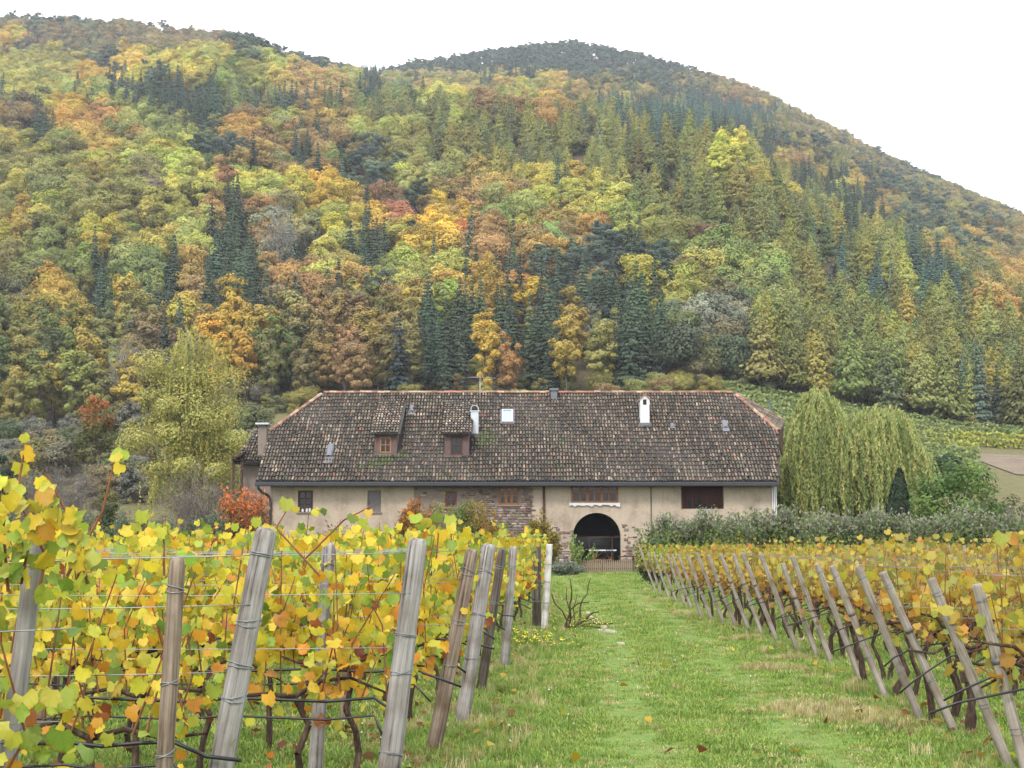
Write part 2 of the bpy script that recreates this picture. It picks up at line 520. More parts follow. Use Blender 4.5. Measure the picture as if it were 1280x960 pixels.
def broadleaf_geo(seed, h=10.0, rx=3.6, rz=4.0, cz=6.2, nclump=36, nleaf=150, size=0.36, trunk_r=0.2, shell=0.45, cl=(0.2, 0.34)):
    rng = np.random.default_rng(seed)
    V, Fq, col, C = crown_clumps(rng, h, rx, rz, cz, nclump, nleaf, size, shell, cl=cl)
    fork = max(h * 0.22, cz - rz * 0.8)
    segs = chain([(0, 0, -0.6), (0.05 * h * .2, 0, fork * .5), (rng.normal(0, .1), rng.normal(0, .1), fork), (rng.normal(0, .3), rng.normal(0, .3), cz + rz * .4)], trunk_r, trunk_r * .3)
    for c in C[rng.permutation(len(C))[:16]]:
        st = np.array([0, 0, fork + (c[2] - fork) * rng.uniform(0, .5)])
        mid = (st + c) / 2 + [0, 0, 0.3]
        segs += chain([st, mid, c], trunk_r * .38, trunk_r * .08)
    return segs, V, Fq, col

def spruce_geo(seed, h=16.0, R=2.7, bare=0.12, levels=24, droop=0.35, larch=False, spread=1.0):
    rng = np.random.default_rng(seed)
    segs = chain([(0, 0, -0.6), (0, 0, h * .5), (0, 0, h)], 0.018 * h * .62, 0.01)
    P = []; Nn = []; S = []; D = []
    for i in range(levels):
        t = (i + rng.random() * .6) / levels
        z0 = h * (bare + (1 - bare) * t)
        rad = R * (1 - t) ** (0.85 if not larch else 0.62) * rng.uniform(0.75, 1.15) + 0.12
        nb = int(5 + 5 * (1 - t)) + (0 if not larch else 1)
        a0 = rng.random() * 6.28
        for j in range(nb):
            a = a0 + j * 6.283 / nb + rng.normal(0, .2)
            L = rad * rng.uniform(0.7, 1.15)
            d = np.array([math.cos(a), math.sin(a), 0])
            m = max(4, int(L / (0.2 if not larch else .15)))
            q = ((np.arange(m) + rng.random(m) * .8) / m) ** .6
            dz = -droop * L * q ** 1.2 + 0.22 * L * (q > .8) * (q - .8) * 2 + (0.25 * L * q if larch else 0)
            side = np.cross(d, [0, 0, 1.0])
            off = rng.normal(0, .16 * L + .06, m) * q
            pts = d[None] * (q * L)[:, None] + side[None] * off[:, None] + np.array([0, 0, z0]) + np.stack([np.zeros(m), np.zeros(m), dz], 1)
            if larch: pts += rng.normal(0, .16, pts.shape)
            P.append(pts); Nn.append(np.array([0, 0, .75])[None] + d[None] * 1.0 + rng.normal(0, .25 if not larch else .32, (m, 3)))
            S.append((0.55 if not larch else 0.55) * rng.uniform(.75, 1.25, m) * (0.55 + 0.55 * (1 - t)))
            D.append(np.repeat((d + [0, 0, -droop * 1.3])[None], m, 0) + rng.normal(0, .3, (m, 3)))
            if rng.random() < .2 and L > .8: segs.append(np.array([0, 0, z0, *(d * L * .7 + [0, 0, z0 - droop * L * .6]), .03, .01]))
    P = np.concatenate(P); Nn = np.concatenate(Nn); S = np.concatenate(S); D = np.concatenate(D)
    V, Fq = leaf_quads(P, Nn, S, 1.45, rng, droop=D)
    return segs, V, Fq, var_col(len(P), rng, 0.1)

def pine_geo(seed, h=13.0):
    rng = np.random.default_rng(seed)
    V, Fq, col, C = crown_clumps(rng, h, 2.7, 3.6, h * .68, 20, 170, 0.27, 0.35, flat=0.6, cl=(0.2, 0.3))
    segs = chain([(0, 0, -0.6), (.1, .1, h * .4), (0, 0, h * .92)], .17, .05)
    for c in C[:12]:
        segs += chain([np.array([0, 0, c[2] - .5]), c], .06, .02)
    return segs, V, Fq, col

PROTO = {}
def make_proto(kind, geos, wood):
    L = []
    for g in geos:
        segs, V, Fq, col = g
        whole = with_wood(segs, V, Fq, col, wood, M['leaf_tree'], kind)
        inst = whole.copy(); inst.materials[1] = M['leaf_inst']
        TV, TF = tubes(np.array(segs), 6)
        trunk = np_mesh(kind + '_trunk', TV, [TF], None, [wood], smooth=True)
        crown = np_mesh(kind + '_crown', V, [Fq], col, [M['leaf_tree']])
        L.append(dict(whole=whole, inst=inst, trunk=trunk, crown=crown, h=V[:, 2].max()))
    PROTO[kind] = L

make_proto('broadleaf_tree', [
    broadleaf_geo(11, 10, 3.7, 3.8, 6.3), broadleaf_geo(12, 10, 3.4, 4.2, 6.0, nclump=28), broadleaf_geo(13, 10, 4.1, 3.5, 6.6, nclump=40),
    broadleaf_geo(14, 10, 3.2, 4.3, 5.8, nclump=30, nleaf=150), broadleaf_geo(15, 10, 3.9, 3.9, 6.1, nclump=44, nleaf=115, cl=(.16, .28)),
    broadleaf_geo(16, 10, 3.0, 4.4, 5.7, nclump=36, nleaf=115, shell=.3)], M['bark'])
make_proto('forest_edge_tree', [
    broadleaf_geo(21, 15, 2.7, 6.9, 8.0, nclump=38, nleaf=120, size=.35, shell=.2, cl=(.17, .3)), broadleaf_geo(22, 15, 2.4, 7.2, 7.8, nclump=34, nleaf=115, size=.35, shell=.2, cl=(.18, .32)),
    broadleaf_geo(23, 15, 3.0, 6.4, 8.6, nclump=42, nleaf=110, size=.35, shell=.3, cl=(.14, .26)), broadleaf_geo(24, 15, 2.5, 5.6, 9.6, nclump=26, nleaf=120, size=.36, shell=.2)], M['bark'])
make_proto('spruce_tree', [spruce_geo(31, 16, 2.7), spruce_geo(32, 16, 2.3, levels=24), spruce_geo(33, 16, 3.2, bare=.08), spruce_geo(34, 16, 2.5, bare=.2, levels=20), spruce_geo(35, 16, 2.9, bare=.1, levels=19, droop=.5)], M['bark'])
make_proto('larch_tree', [spruce_geo(41, 14, 3.7, bare=.16, droop=.1, larch=True, levels=22), spruce_geo(42, 14, 3.3, bare=.13, droop=.15, larch=True, levels=23),
                          spruce_geo(43, 14, 4.2, bare=.18, droop=.1, larch=True, levels=20), spruce_geo(44, 14, 3.6, bare=.1, droop=.12, larch=True, levels=22), spruce_geo(45, 14, 3.9, bare=.1, droop=.05, larch=True, levels=19)], M['bark'])
make_proto('pine_tree', [pine_geo(51), pine_geo(52), pine_geo(53)], M['bark'])
def bare_geo(seed, h=12):
    rng = np.random.default_rng(seed)
    segs = chain([(0, 0, -.5), (0, 0, h * .35), (.2, .1, h * .7), (.1, .1, h * .95)], .17, .03)
    for i in range(46):
        t = rng.uniform(.28, .95); a = rng.random() * 6.28; L = h * .33 * (1.1 - t) + 1.0
        p = np.array([0.1, 0, h * t]); d = np.array([math.cos(a) * .6, math.sin(a) * .6, .8])
        q = p + d * L * .5; e = q + (d + rng.normal(0, .3, 3)) * L * .5
        segs += chain([p, q, e], .05, .012)
        for k in range(7):
            s = p + (e - p) * rng.uniform(.3, 1); segs.append(np.concatenate([s, s + (d + rng.normal(0, .5, 3)) * L * .3, [.018, .008]]))
    V, Fq, col, C = crown_clumps(rng, h, 2.6, 4.0, h * .62, 34, 34, .22, .3)
    return segs, V, Fq, col
make_proto('bare_tree', [bare_geo(61), bare_geo(62)], M['bark_pale'])

# zones of the hillside: where which trees of which colour stand (surveyed from the photograph)
# (u, v, ru, rv, species, colours, weight)
G_, YG, YY, OO, RU, RD = (108, 128, 62), (150, 152, 64), (196, 166, 52), (212, 142, 48), (150, 102, 58), (188, 100, 60)
OAK = [(140, 130, 50), (118, 126, 56), (165, 142, 46), (128, 112, 54), (112, 122, 62)]
LAR = [(112, 122, 58), (122, 128, 58), (102, 116, 62), (132, 128, 56), (98, 112, 64)]
SPR = [(58, 74, 52), (66, 82, 58), (54, 68, 50), (62, 84, 62)]
PIN = [(72, 92, 76), (82, 100, 80), (66, 84, 72)]
BSP = [(66, 92, 80), (74, 100, 86)]
Z = [
 (80, 45, 110, 18, 'B', [(122, 104, 66), (112, 108, 68), (140, 104, 62), (104, 96, 66)], 1.2),
 (240, 48, 110, 16, 'B', [(126, 104, 64), (116, 112, 66), (142, 106, 64)], 1.2),
 (320, 56, 26, 10, 'P', PIN, 3), (60, 24, 30, 6, 'P', PIN, 1.5), (195, 30, 22, 6, 'P', PIN, 1.2),
 (10, 48, 14, 9, 'B', [OO, YY], 2.5), (160, 75, 16, 12, 'B', [(214, 168, 60), (206, 158, 56)], 3), (175, 90, 10, 8, 'B', [YY], 3),
 (220, 80, 26, 11, 'B', [(206, 166, 56), (196, 170, 60)], 3.2), (270, 66, 30, 7, 'B', [YG, (170, 150, 62)], 2),
 (280, 85, 28, 12, 'B', [(128, 140, 66), G_], 2.5), (330, 85, 20, 14, 'B', [(168, 164, 64), YG], 2.5), (362, 100, 16, 10, 'B', [(190, 152, 70)], 2.5),
 (395, 105, 26, 12, 'B', [(188, 136, 80), (176, 128, 72)], 2.5), (425, 92, 30, 10, 'B', [YG, (170, 140, 66)], 1.5),
 (215, 118, 52, 22, 'S', SPR + PIN, 2.2), (190, 108, 22, 22, 'P', PIN, 1.6), (250, 148, 28, 20, 'S', SPR, 2.2), (140, 80, 22, 18, 'P', PIN, 1.2),
 (302, 115, 26, 20, 'L', [(108, 122, 70), (96, 112, 70)], 2), (340, 125, 30, 14, 'S', PIN, 1.4), (400, 130, 30, 12, 'S', PIN + SPR, 1.4),
 (45, 75, 34, 16, 'B', [YG, (140, 142, 66)], 1.6), (25, 105, 34, 18, 'B', [(152, 156, 68), YG], 1.8), (100, 112, 26, 16, 'B', [(130, 150, 74), YG], 2),
 (108, 98, 18, 8, 'B', [OO], 2.5), (95, 142, 20, 14, 'B', [(210, 146, 62), OO], 3.2), (128, 140, 9, 8, 'B', [(200, 122, 66), (196, 130, 62)], 2.6),
 (125, 168, 16, 14, 'B', [(208, 152, 58)], 3), (25, 138, 20, 10, 'B', [RU, (120, 96, 60)], 2.2), (48, 148, 9, 9, 'S', SPR, 3), (16, 122, 9, 7, 'S', PIN, 2),
 (66, 137, 8, 6, 'S', PIN, 2), (100, 118, 8, 8, 'S', SPR, 2), (60, 175, 34, 14, 'B', OAK, 1.2),
 (178, 145, 34, 18, 'B', [(122, 140, 70), (132, 146, 70)], 2.6), (214, 166, 22, 14, 'B', [(128, 142, 68), G_], 2.4), (165, 160, 20, 10, 'B', [YG, (160, 130, 60)], 1.6),
 (236, 142, 10, 8, 'B', [(150, 128, 66)], 2), (297, 155, 24, 18, 'B', [(196, 134, 58), (176, 118, 56), RU], 2.4), (358, 152, 22, 16, 'B', [YG, (140, 142, 70)], 1.8),
 (400, 160, 30, 20, 'B', [RU, (160, 118, 64), (180, 132, 60)], 1.8), (262, 145, 10, 16, 'S', SPR, 2.6), (275, 175, 26, 14, 'P', PIN + [(96, 110, 66)], 1.6),
 (340, 185, 40, 16, 'B', [(160, 116, 62), (128, 118, 66), RU], 1.5), (420, 190, 34, 22, 'B', [(150, 120, 66), G_, RU], 1.2), (375, 180, 26, 24, 'S', SPR, 1.4), (318, 190, 14, 14, 'S', SPR, 1.4),
 (162, 195, 22, 13, 'B', [(142, 154, 74), (150, 152, 70)], 3), (215, 190, 18, 10, 'B', [(176, 166, 60)], 2.4), (190, 205, 24, 8, 'B', [(150, 132, 70)], 1.5), (185, 222, 16, 10, 'B', [(104, 82, 66)], 2),
 (240, 222, 34, 14, 'B', [(192, 172, 64), (178, 166, 66), YG], 2.6), (300, 202, 18, 9, 'B', [G_], 1.6), (330, 226, 36, 10, 'B', [(194, 182, 68), (182, 176, 66)], 3),
 (362, 240, 24, 13, 'B', [(190, 182, 64), YY], 2.8), (397, 236, 18, 8, 'B', [(218, 156, 44), OO], 3.2), (385, 262, 24, 14, 'B', [YG, (150, 130, 80)], 2),
 (276, 248, 14, 24, 'B', [RU, (150, 98, 56)], 3), (314, 250, 14, 24, 'B', [(154, 106, 60), RU], 3), (293, 240, 7, 22, 'S', SPR, 4), (345, 262, 14, 24, 'B', [(150, 148, 84), (136, 132, 88)], 2),
 (415, 265, 18, 16, 'B', [(182, 172, 58), YG], 2.4), (360, 290, 22, 16, 'S', SPR + PIN, 1.2), (395, 285, 20, 16, 'S', SPR, 1),
 (90, 225, 110, 42, 'B', OAK, 1.6), (60, 270, 90, 34, 'B', OAK, 1.6), (150, 250, 60, 30, 'B', [(150, 134, 58), (122, 128, 60), (140, 118, 56)], 1.5),
 (15, 268, 20, 20, 'B', [(168, 136, 40), (156, 124, 40)], 2.6), (128, 282, 20, 14, 'B', [(188, 154, 42)], 3.4), (198, 270, 26, 20, 'B', [(178, 156, 58), (170, 146, 52)], 2.6),
 (245, 268, 22, 24, 'B', [(176, 156, 66), (164, 148, 66)], 2.6), (70, 312, 34, 12, 'B', [(104, 122, 58), G_], 2), (60, 372, 18, 12, 'B', [(186, 132, 48), (196, 150, 46)], 3.2),
 (20, 330, 30, 18, 'B', [(112, 116, 60), (124, 118, 64)], 1.5), (15, 372, 24, 18, 'B', [(120, 108, 66), (110, 104, 64)], 1.6), (100, 378, 24, 16, 'B', [(112, 122, 56)], 2), (160, 300, 30, 14, 'B', [(116, 130, 62), OAK[0]], 1.5),
 (182, 342, 26, 15, 'B', [(110, 134, 76), (118, 138, 74)], 3.2), (236, 332, 18, 10, 'B', [(188, 122, 58), (176, 130, 60)], 3), (258, 330, 10, 14, 'B', [(130, 110, 80)], 2),
 (130, 352, 12, 26, 'S', SPR, 4.5), (210, 352, 10, 20, 'S', SPR, 4.5), (205, 402, 10, 22, 'S', SPR, 4), (270, 345, 12, 32, 'S', SPR, 5), (300, 320, 12, 26, 'S', SPR, 4), (312, 355, 12, 26, 'S', SPR, 4), (288, 362, 10, 18, 'L', [(84, 104, 68)], 3),
 (350, 385, 20, 16, 'S', SPR + PIN, 3), (118, 400, 8, 24, 'S', SPR, 2), (220, 372, 16, 14, 'B', [(196, 156, 56)], 2.6), (250, 375, 18, 14, 'B', [(156, 124, 66), RU], 2.4), (288, 430, 13, 30, 'B', [(214, 146, 50)], 5),
 (326, 420, 14, 14, 'B', [(184, 142, 52)], 3), (348, 410, 16, 18, 'B', [(150, 126, 56)], 2.4), (335, 345, 24, 20, 'B', [(168, 112, 64), (150, 110, 66), (160, 130, 60)], 2), (375, 350, 26, 22, 'B', [(164, 110, 62), RU], 2.2),
 (60, 430, 70, 40, 'E', [(136, 120, 52), (112, 112, 58), (160, 132, 48), (98, 110, 54), (90, 100, 54)], 1.6), (130, 440, 50, 40, 'E', [(132, 118, 54), (160, 130, 46), (104, 112, 56)], 1.6), (170, 450, 40, 30, 'E', [(128, 100, 62), (112, 92, 58)], 1.4),
 (345, 450, 26, 40, 'E', [(98, 112, 52), (110, 104, 52), (90, 106, 52)], 2.2), (380, 430, 16, 40, 'E', [(132, 110, 56)], 1.8),
 (615, 78, 140, 9, 'P', PIN, 3.2), (780, 76, 90, 14, 'P', PIN, 2.6), (700, 62, 60, 8, 'P', PIN, 3), (800, 100, 60, 18, 'P', PIN + [(96, 104, 72)], 1.6), (800, 112, 60, 22, 'B', [(130, 110, 62), (146, 118, 60)], 1.4),
 (600, 88, 60, 10, 'B', [(150, 134, 68), (160, 140, 64)], 1.5), (550, 98, 60, 14, 'B', [(148, 128, 66), (160, 138, 66), (132, 114, 66)], 1.6), (555, 120, 18, 14, 'B', [(166, 160, 68)], 3), (508, 110, 20, 12, 'B', [(112, 132, 80), G_], 2.4),
 (465, 98, 10, 18, 'S', SPR, 3), (520, 118, 8, 14, 'S', SPR, 2), (440, 92, 12, 12, 'B', [YG], 1.8), (530, 108, 12, 10, 'B', [(184, 142, 66)], 2), (545, 90, 14, 8, 'S', SPR, 1.6), (610, 92, 14, 12, 'S', PIN, 1.6), (655, 95, 14, 12, 'S', PIN, 1.5),
 (602, 132, 20, 12, 'B', [(154, 112, 66), RU], 2.8), (692, 108, 14, 12, 'B', [(192, 152, 60), (184, 140, 62)], 2.6), (690, 132, 22, 12, 'B', [(184, 124, 58), (170, 118, 60)], 2.6), (650, 112, 26, 12, 'B', [(150, 144, 72), YG], 2), (632, 100, 14, 10, 'B', [(186, 140, 62)], 1.8),
 (730, 122, 24, 16, 'B', [(160, 120, 60), (140, 116, 62), (120, 110, 70)], 1.8), (740, 130, 20, 10, 'B', [(176, 128, 58)], 1.6), (850, 145, 80, 16, 'S', BSP, 3.2), (795, 135, 30, 10, 'S', BSP, 2), 
 (700, 165, 190, 30, 'L', LAR, 2.6), (640, 160, 60, 18, 'L', LAR, 2), (620, 165, 60, 20, 'S', PIN, .7), (760, 175, 100, 26, 'S', PIN, .7), (480, 138, 40, 14, 'L', [(104, 118, 66), (116, 122, 66)], 2.2), (540, 150, 40, 16, 'L', LAR, 1.8),
 (455, 158, 30, 12, 'B', [(136, 144, 66), (146, 148, 66)], 2.8), (500, 163, 30, 10, 'B', [(140, 146, 68), (150, 140, 62)], 2.6), (470, 205, 24, 18, 'P', PIN, 3), (435, 215, 12, 16, 'S', SPR, 2), (505, 190, 24, 12, 'B', [(150, 138, 62), (138, 136, 66)], 2),
 (515, 215, 22, 18, 'B', [(146, 152, 76), (152, 150, 72)], 3), (560, 200, 22, 14, 'B', [(132, 140, 68), (142, 140, 66)], 2.4), (578, 220, 24, 14, 'B', [(126, 136, 66)], 2.2), (605, 206, 18, 14, 'B', [(176, 136, 58), (164, 130, 56)], 2.2), (595, 195, 8, 14, 'S', SPR, 1.8),
 (545, 238, 26, 12, 'B', [(162, 120, 56), (150, 116, 56), (182, 144, 50)], 2), (595, 235, 34, 14, 'B', [(152, 112, 58), (168, 126, 52), (140, 106, 60)], 2.2), (490, 240, 18, 10, 'B', [(132, 88, 58)], 2.4),
 (447, 262, 15, 16, 'B', [(190, 166, 54)], 2.6), (484, 262, 15, 15, 'B', [(222, 156, 44), (216, 150, 48)], 3.4), (455, 248, 10, 8, 'B', [(206, 150, 66)], 2), (503, 264, 8, 7, 'B', [(200, 110, 80)], 3), (558, 276, 22, 16, 'B', [(220, 158, 44), (206, 150, 40)], 3.6), (582, 280, 9, 9, 'B', [(222, 116, 60)], 3.5),
 (611, 290, 18, 18, 'B', [(188, 124, 76), (176, 120, 66)], 3), (525, 264, 11, 16, 'P', SPR, 4.2), (456, 280, 9, 22, 'S', SPR, 4), (462, 305, 14, 18, 'S', SPR, 3), (636, 318, 11, 22, 'S', SPR, 4.6), (766, 297, 10, 14, 'S', SPR, 4), (793, 312, 9, 14, 'S', SPR, 3.4), (700, 228, 9, 12, 'S', SPR, 3.4),
 (500, 300, 16, 16, 'B', [(140, 150, 64), YG], 2.4), (515, 300, 10, 14, 'B', [(206, 150, 48)], 2.4), (540, 310, 18, 12, 'B', [(184, 150, 46), YG], 2), (560, 255, 24, 8, 'B', [(182, 120, 62), (168, 124, 60)], 2), (625, 252, 16, 10, 'B', [(120, 138, 74)], 2.6),
 (665, 255, 22, 12, 'B', [(176, 152, 50), YG], 2), (690, 248, 30, 10, 'B', [(146, 156, 66), YG], 2.8), (733, 234, 24, 10, 'B', [(206, 168, 54), (190, 166, 58)], 3), (770, 252, 24, 10, 'B', [(144, 156, 66)], 2.8), (750, 250, 30, 8, 'B', [YG], 2), (685, 216, 20, 8, 'B', [YY, YG], 2),
 (745, 270, 34, 8, 'B', [(190, 120, 60), (178, 128, 58)], 3), (715, 282, 20, 12, 'B', [(176, 128, 60), (160, 128, 60)], 2.2), (686, 290, 15, 11, 'B', [(104, 132, 78)], 3), (650, 278, 18, 10, 'B', [YG, (152, 140, 60)], 2), (650, 300, 24, 14, 'B', [(168, 120, 58), (176, 140, 66)], 2.2), (680, 312, 24, 14, 'B', [(170, 126, 58), RU], 2),
 (805, 285, 34, 13, 'B', [(148, 152, 66), (136, 146, 64)], 2.8), (845, 296, 26, 14, 'B', [(132, 144, 66), G_], 2.6), (575, 290, 16, 10, 'S', PIN, 1.4),
 (520, 342, 24, 14, 'B', [(146, 158, 74), (134, 152, 72)], 3.2), (562, 330, 20, 14, 'B', [(140, 152, 68)], 2.4), (485, 335, 22, 14, 'B', [(120, 138, 70), (150, 134, 62)], 1.8), (545, 318, 10, 14, 'S', SPR, 2.6), (435, 335, 22, 14, 'B', [(188, 152, 54), (160, 120, 60)], 2), (410, 340, 12, 16, 'B', [(180, 164, 60)], 2.4), (470, 360, 18, 10, 'P', PIN, 1.6), (450, 355, 22, 12, 'B', [(186, 140, 50), YY], 2),
 (562, 356, 30, 12, 'B', [(188, 128, 58), (176, 124, 60), (196, 150, 56)], 2.6), (640, 344, 16, 11, 'B', [(212, 146, 56), (196, 130, 56)], 3), (610, 350, 22, 12, 'B', [(156, 124, 66), (176, 136, 60)], 2), (660, 365, 14, 12, 'B', [(212, 154, 44)], 3), (690, 350, 24, 14, 'S', SPR + PIN, 2.6),
 (745, 322, 50, 18, 'P', PIN + [(70, 92, 72)], 3), (720, 318, 12, 10, 'B', [(164, 170, 70)], 2.6), (805, 330, 20, 12, 'B', [(176, 150, 46)], 2.2), (830, 330, 14, 12, 'P', PIN, 2), (815, 300, 20, 10, 'P', PIN, 1.4),
 (800, 355, 24, 16, 'B', [(168, 166, 66), (160, 160, 68)], 3.2), (836, 372, 16, 20, 'B', [(156, 158, 72), (140, 146, 70)], 3), (755, 350, 14, 10, 'B', [(158, 124, 66)], 2.2), (715, 365, 20, 10, 'B', [(164, 130, 64)], 1.8), (860, 345, 20, 18, 'B', [(118, 124, 60), (128, 130, 58)], 2.4),
 (420, 375, 20, 16, 'S', SPR + PIN, 2.4), (440, 385, 24, 12, 'B', [(122, 132, 80), PIN[1]], 2), (495, 380, 18, 12, 'B', [(142, 96, 66), RU], 2.4), (555, 385, 14, 12, 'B', [(124, 150, 70)], 2.6), (520, 375, 14, 14, 'B', [(164, 140, 62)], 2),
 (425, 420, 34, 34, 'E', [(152, 104, 66), (140, 98, 64), (160, 112, 62)], 2.4), (470, 415, 30, 34, 'E', [(150, 126, 58), (138, 116, 56), (160, 124, 54)], 2.4), (505, 420, 14, 30, 'E', [(146, 128, 62)], 2.2), (455, 460, 60, 20, 'E', [(122, 78, 62), (110, 72, 58)], 1.6), (490, 450, 9, 26, 'S', [(52, 70, 66)], 2.8),
 (540, 430, 14, 44, 'S', SPR, 4.5), (565, 430, 12, 44, 'S', SPR, 4.5), (590, 400, 10, 50, 'S', SPR, 4.5), (605, 420, 9, 44, 'E', [(186, 142, 40), (176, 130, 44)], 5), (625, 410, 10, 40, 'S', SPR, 4), (655, 430, 14, 46, 'S', SPR, 4.6), (685, 430, 14, 46, 'S', SPR, 4.6), (705, 400, 10, 40, 'S', SPR, 3.6), (715, 420, 8, 40, 'E', [(164, 130, 50)], 3.4), (730, 400, 12, 40, 'S', SPR, 4),
 (765, 400, 10, 40, 'S', SPR, 3), (745, 440, 18, 26, 'E', [(136, 112, 84), (150, 132, 62), (124, 104, 84)], 4.5), (800, 405, 14, 46, 'S', SPR, 5.2), (822, 410, 12, 44, 'S', SPR, 5), (785, 400, 10, 40, 'S', SPR, 3.4), (620, 455, 26, 20, 'E', [(140, 92, 50), (120, 84, 56)], 2),
 (760, 385, 20, 16, 'P', PIN, 2), (850, 440, 24, 30, 'B', [(134, 128, 60), (142, 126, 62), (124, 122, 62)], 2.6), (880, 430, 26, 26, 'B', [(94, 108, 74), (88, 100, 70), (100, 112, 72)], 2.6), (870, 385, 20, 18, 'B', [(100, 104, 68), (108, 100, 74)], 2.4),
 (900, 100, 60, 14, 'B', [(136, 114, 64), (150, 120, 60), (120, 112, 66)], 1.8), (960, 118, 50, 14, 'B', [(142, 116, 60), (156, 122, 58), (128, 110, 60)], 1.9), (1020, 160, 50, 22, 'B', [(132, 110, 60), (146, 122, 58), (112, 108, 64)], 1.8), (930, 112, 30, 10, 'B', [(156, 106, 62)], 1.6),
 (1100, 200, 50, 24, 'B', [(128, 112, 60), (120, 112, 62), (144, 112, 60)], 1.8), (1190, 250, 60, 28, 'B', [(124, 112, 62), (142, 118, 58), (110, 108, 66)], 1.8), (1260, 300, 50, 40, 'B', [(138, 118, 58), (150, 112, 56), (116, 112, 62)], 1.6),
 (860, 110, 40, 14, 'P', PIN + [(104, 108, 72)], 1.5), (1000, 180, 36, 14, 'P', PIN, 1.6), (1090, 215, 44, 20, 'P', PIN, 1.6), (1150, 262, 44, 24, 'P', PIN, 1.6), (1220, 290, 44, 24, 'P', PIN, 1.4), (1120, 225, 30, 14, 'P', PIN, 1.4),
 (905, 172, 12, 18, 'S', SPR, 4), (916, 180, 10, 14, 'S', SPR, 3), (905, 195, 7, 16, 'E', [(196, 174, 60), (186, 168, 58)], 4.5), (926, 200, 7, 12, 'E', [(190, 166, 60)], 3.8), (945, 205, 14, 10, 'B', [(170, 146, 58)], 2), (962, 190, 10, 18, 'S', SPR, 3), (985, 198, 28, 12, 'B', [(150, 120, 62), (166, 138, 52), RU], 2.2),
 (1008, 225, 13, 18, 'S', SPR, 3.6), (1045, 240, 15, 20, 'S', SPR, 4), (1065, 262, 14, 18, 'S', SPR, 3.4), (1090, 265, 12, 18, 'S', SPR, 3.4), (1066, 228, 16, 8, 'B', [(190, 152, 60), (184, 146, 56)], 2.6), (1025, 215, 14, 10, 'B', [(160, 130, 56)], 1.8), (990, 235, 10, 18, 'B', [(182, 150, 54)], 2.4), (1110, 265, 12, 16, 'B', [(170, 128, 56), (156, 122, 58)], 2.2),
 (960, 225, 90, 22, 'L', [(130, 132, 56), (122, 128, 58)], 2), (850, 235, 80, 36, 'L', LAR, 2.6), (960, 270, 90, 40, 'L', LAR, 2.8), (1040, 310, 90, 40, 'L', LAR, 2.8), (1000, 350, 80, 34, 'L', LAR, 2.6), (1120, 370, 90, 30, 'L', LAR, 2.8), (1060, 400, 90, 30, 'L', LAR, 2.6), (1200, 410, 80, 26, 'L', LAR, 2.6), (1130, 430, 110, 30, 'L', LAR, 2.6), (990, 420, 40, 30, 'L', LAR, 2.2), (1270, 420, 50, 40, 'L', LAR, 2.4), (820, 200, 60, 26, 'L', LAR, 2),
 (1045, 338, 11, 20, 'S', BSP, 4.6), (1090, 348, 11, 18, 'S', BSP, 4.6), (1115, 352, 9, 14, 'S', BSP, 3.8), (1140, 325, 16, 18, 'S', BSP, 3.8), (1152, 350, 14, 20, 'S', BSP, 4.4), (1165, 340, 10, 20, 'S', BSP, 3.6), (1190, 360, 9, 18, 'S', BSP, 3), (1022, 300, 8, 14, 'S', BSP, 3), (1028, 380, 9, 12, 'S', BSP, 2.6), (1060, 310, 8, 10, 'S', BSP, 2.4), (1205, 370, 12, 14, 'S', PIN, 1.6), (1240, 400, 10, 12, 'S', PIN, 2), (980, 300, 8, 10, 'S', PIN, 1.4),
 (1125, 335, 9, 12, 'L', [(160, 150, 54)], 3.4), (1025, 366, 9, 12, 'L', [(168, 158, 58)], 3.4), (1132, 380, 9, 10, 'L', [(188, 150, 54)], 3.4), (1073, 320, 9, 12, 'L', [(146, 142, 56)], 2.8), 
 (1170, 310, 30, 16, 'B', [(172, 132, 54), (184, 128, 56), (150, 130, 56)], 2), (1215, 330, 30, 18, 'B', [(116, 116, 60), (128, 116, 58), (100, 112, 66)], 2), (1265, 345, 30, 18, 'B', [(168, 122, 54), (180, 124, 58), (156, 126, 56)], 2.2), (1235, 375, 24, 16, 'B', [(184, 120, 58), (172, 116, 60), (150, 120, 58)], 2.4), (1260, 385, 14, 12, 'B', [(176, 128, 54)], 2),
 (880, 276, 14, 9, 'B', [(156, 98, 72), (148, 96, 66)], 3), (868, 262, 10, 8, 'B', [(176, 136, 58)], 1.8), (900, 285, 14, 10, 'B', [(170, 146, 56), YG], 2), (905, 312, 26, 16, 'B', [(122, 144, 76), (114, 136, 74)], 2.8), (945, 345, 28, 24, 'B', [(118, 140, 76), (126, 142, 74)], 3), (965, 370, 18, 20, 'B', [(114, 134, 72)], 2.6), (875, 315, 18, 14, 'B', [(140, 146, 64), (116, 130, 66)], 2.2), (855, 310, 16, 12, 'B', [(134, 140, 60)], 2),
 (910, 385, 24, 22, 'B', [(124, 118, 92), (116, 112, 88)], 3.4), (925, 410, 20, 18, 'B', [(108, 108, 82)], 2.6), (875, 372, 14, 14, 'B', [(116, 120, 66)], 2), (855, 400, 22, 20, 'B', [(88, 104, 70), (82, 96, 66)], 2.6), (900, 440, 34, 20, 'B', [(84, 98, 70), (90, 104, 72)], 2.4), (965, 420, 14, 22, 'L', [(120, 112, 62), (112, 112, 60)], 3), (950, 450, 22, 20, 'S', SPR, 1.2), (1000, 450, 30, 24, 'S', SPR + PIN, 1.4), (1060, 450, 40, 24, 'S', SPR, 1.1), (1250, 460, 40, 30, 'S', PIN + SPR, 1.3),
]
ZA = np.array([(z[0], z[1], z[2], z[3], z[6]) for z in Z], float)

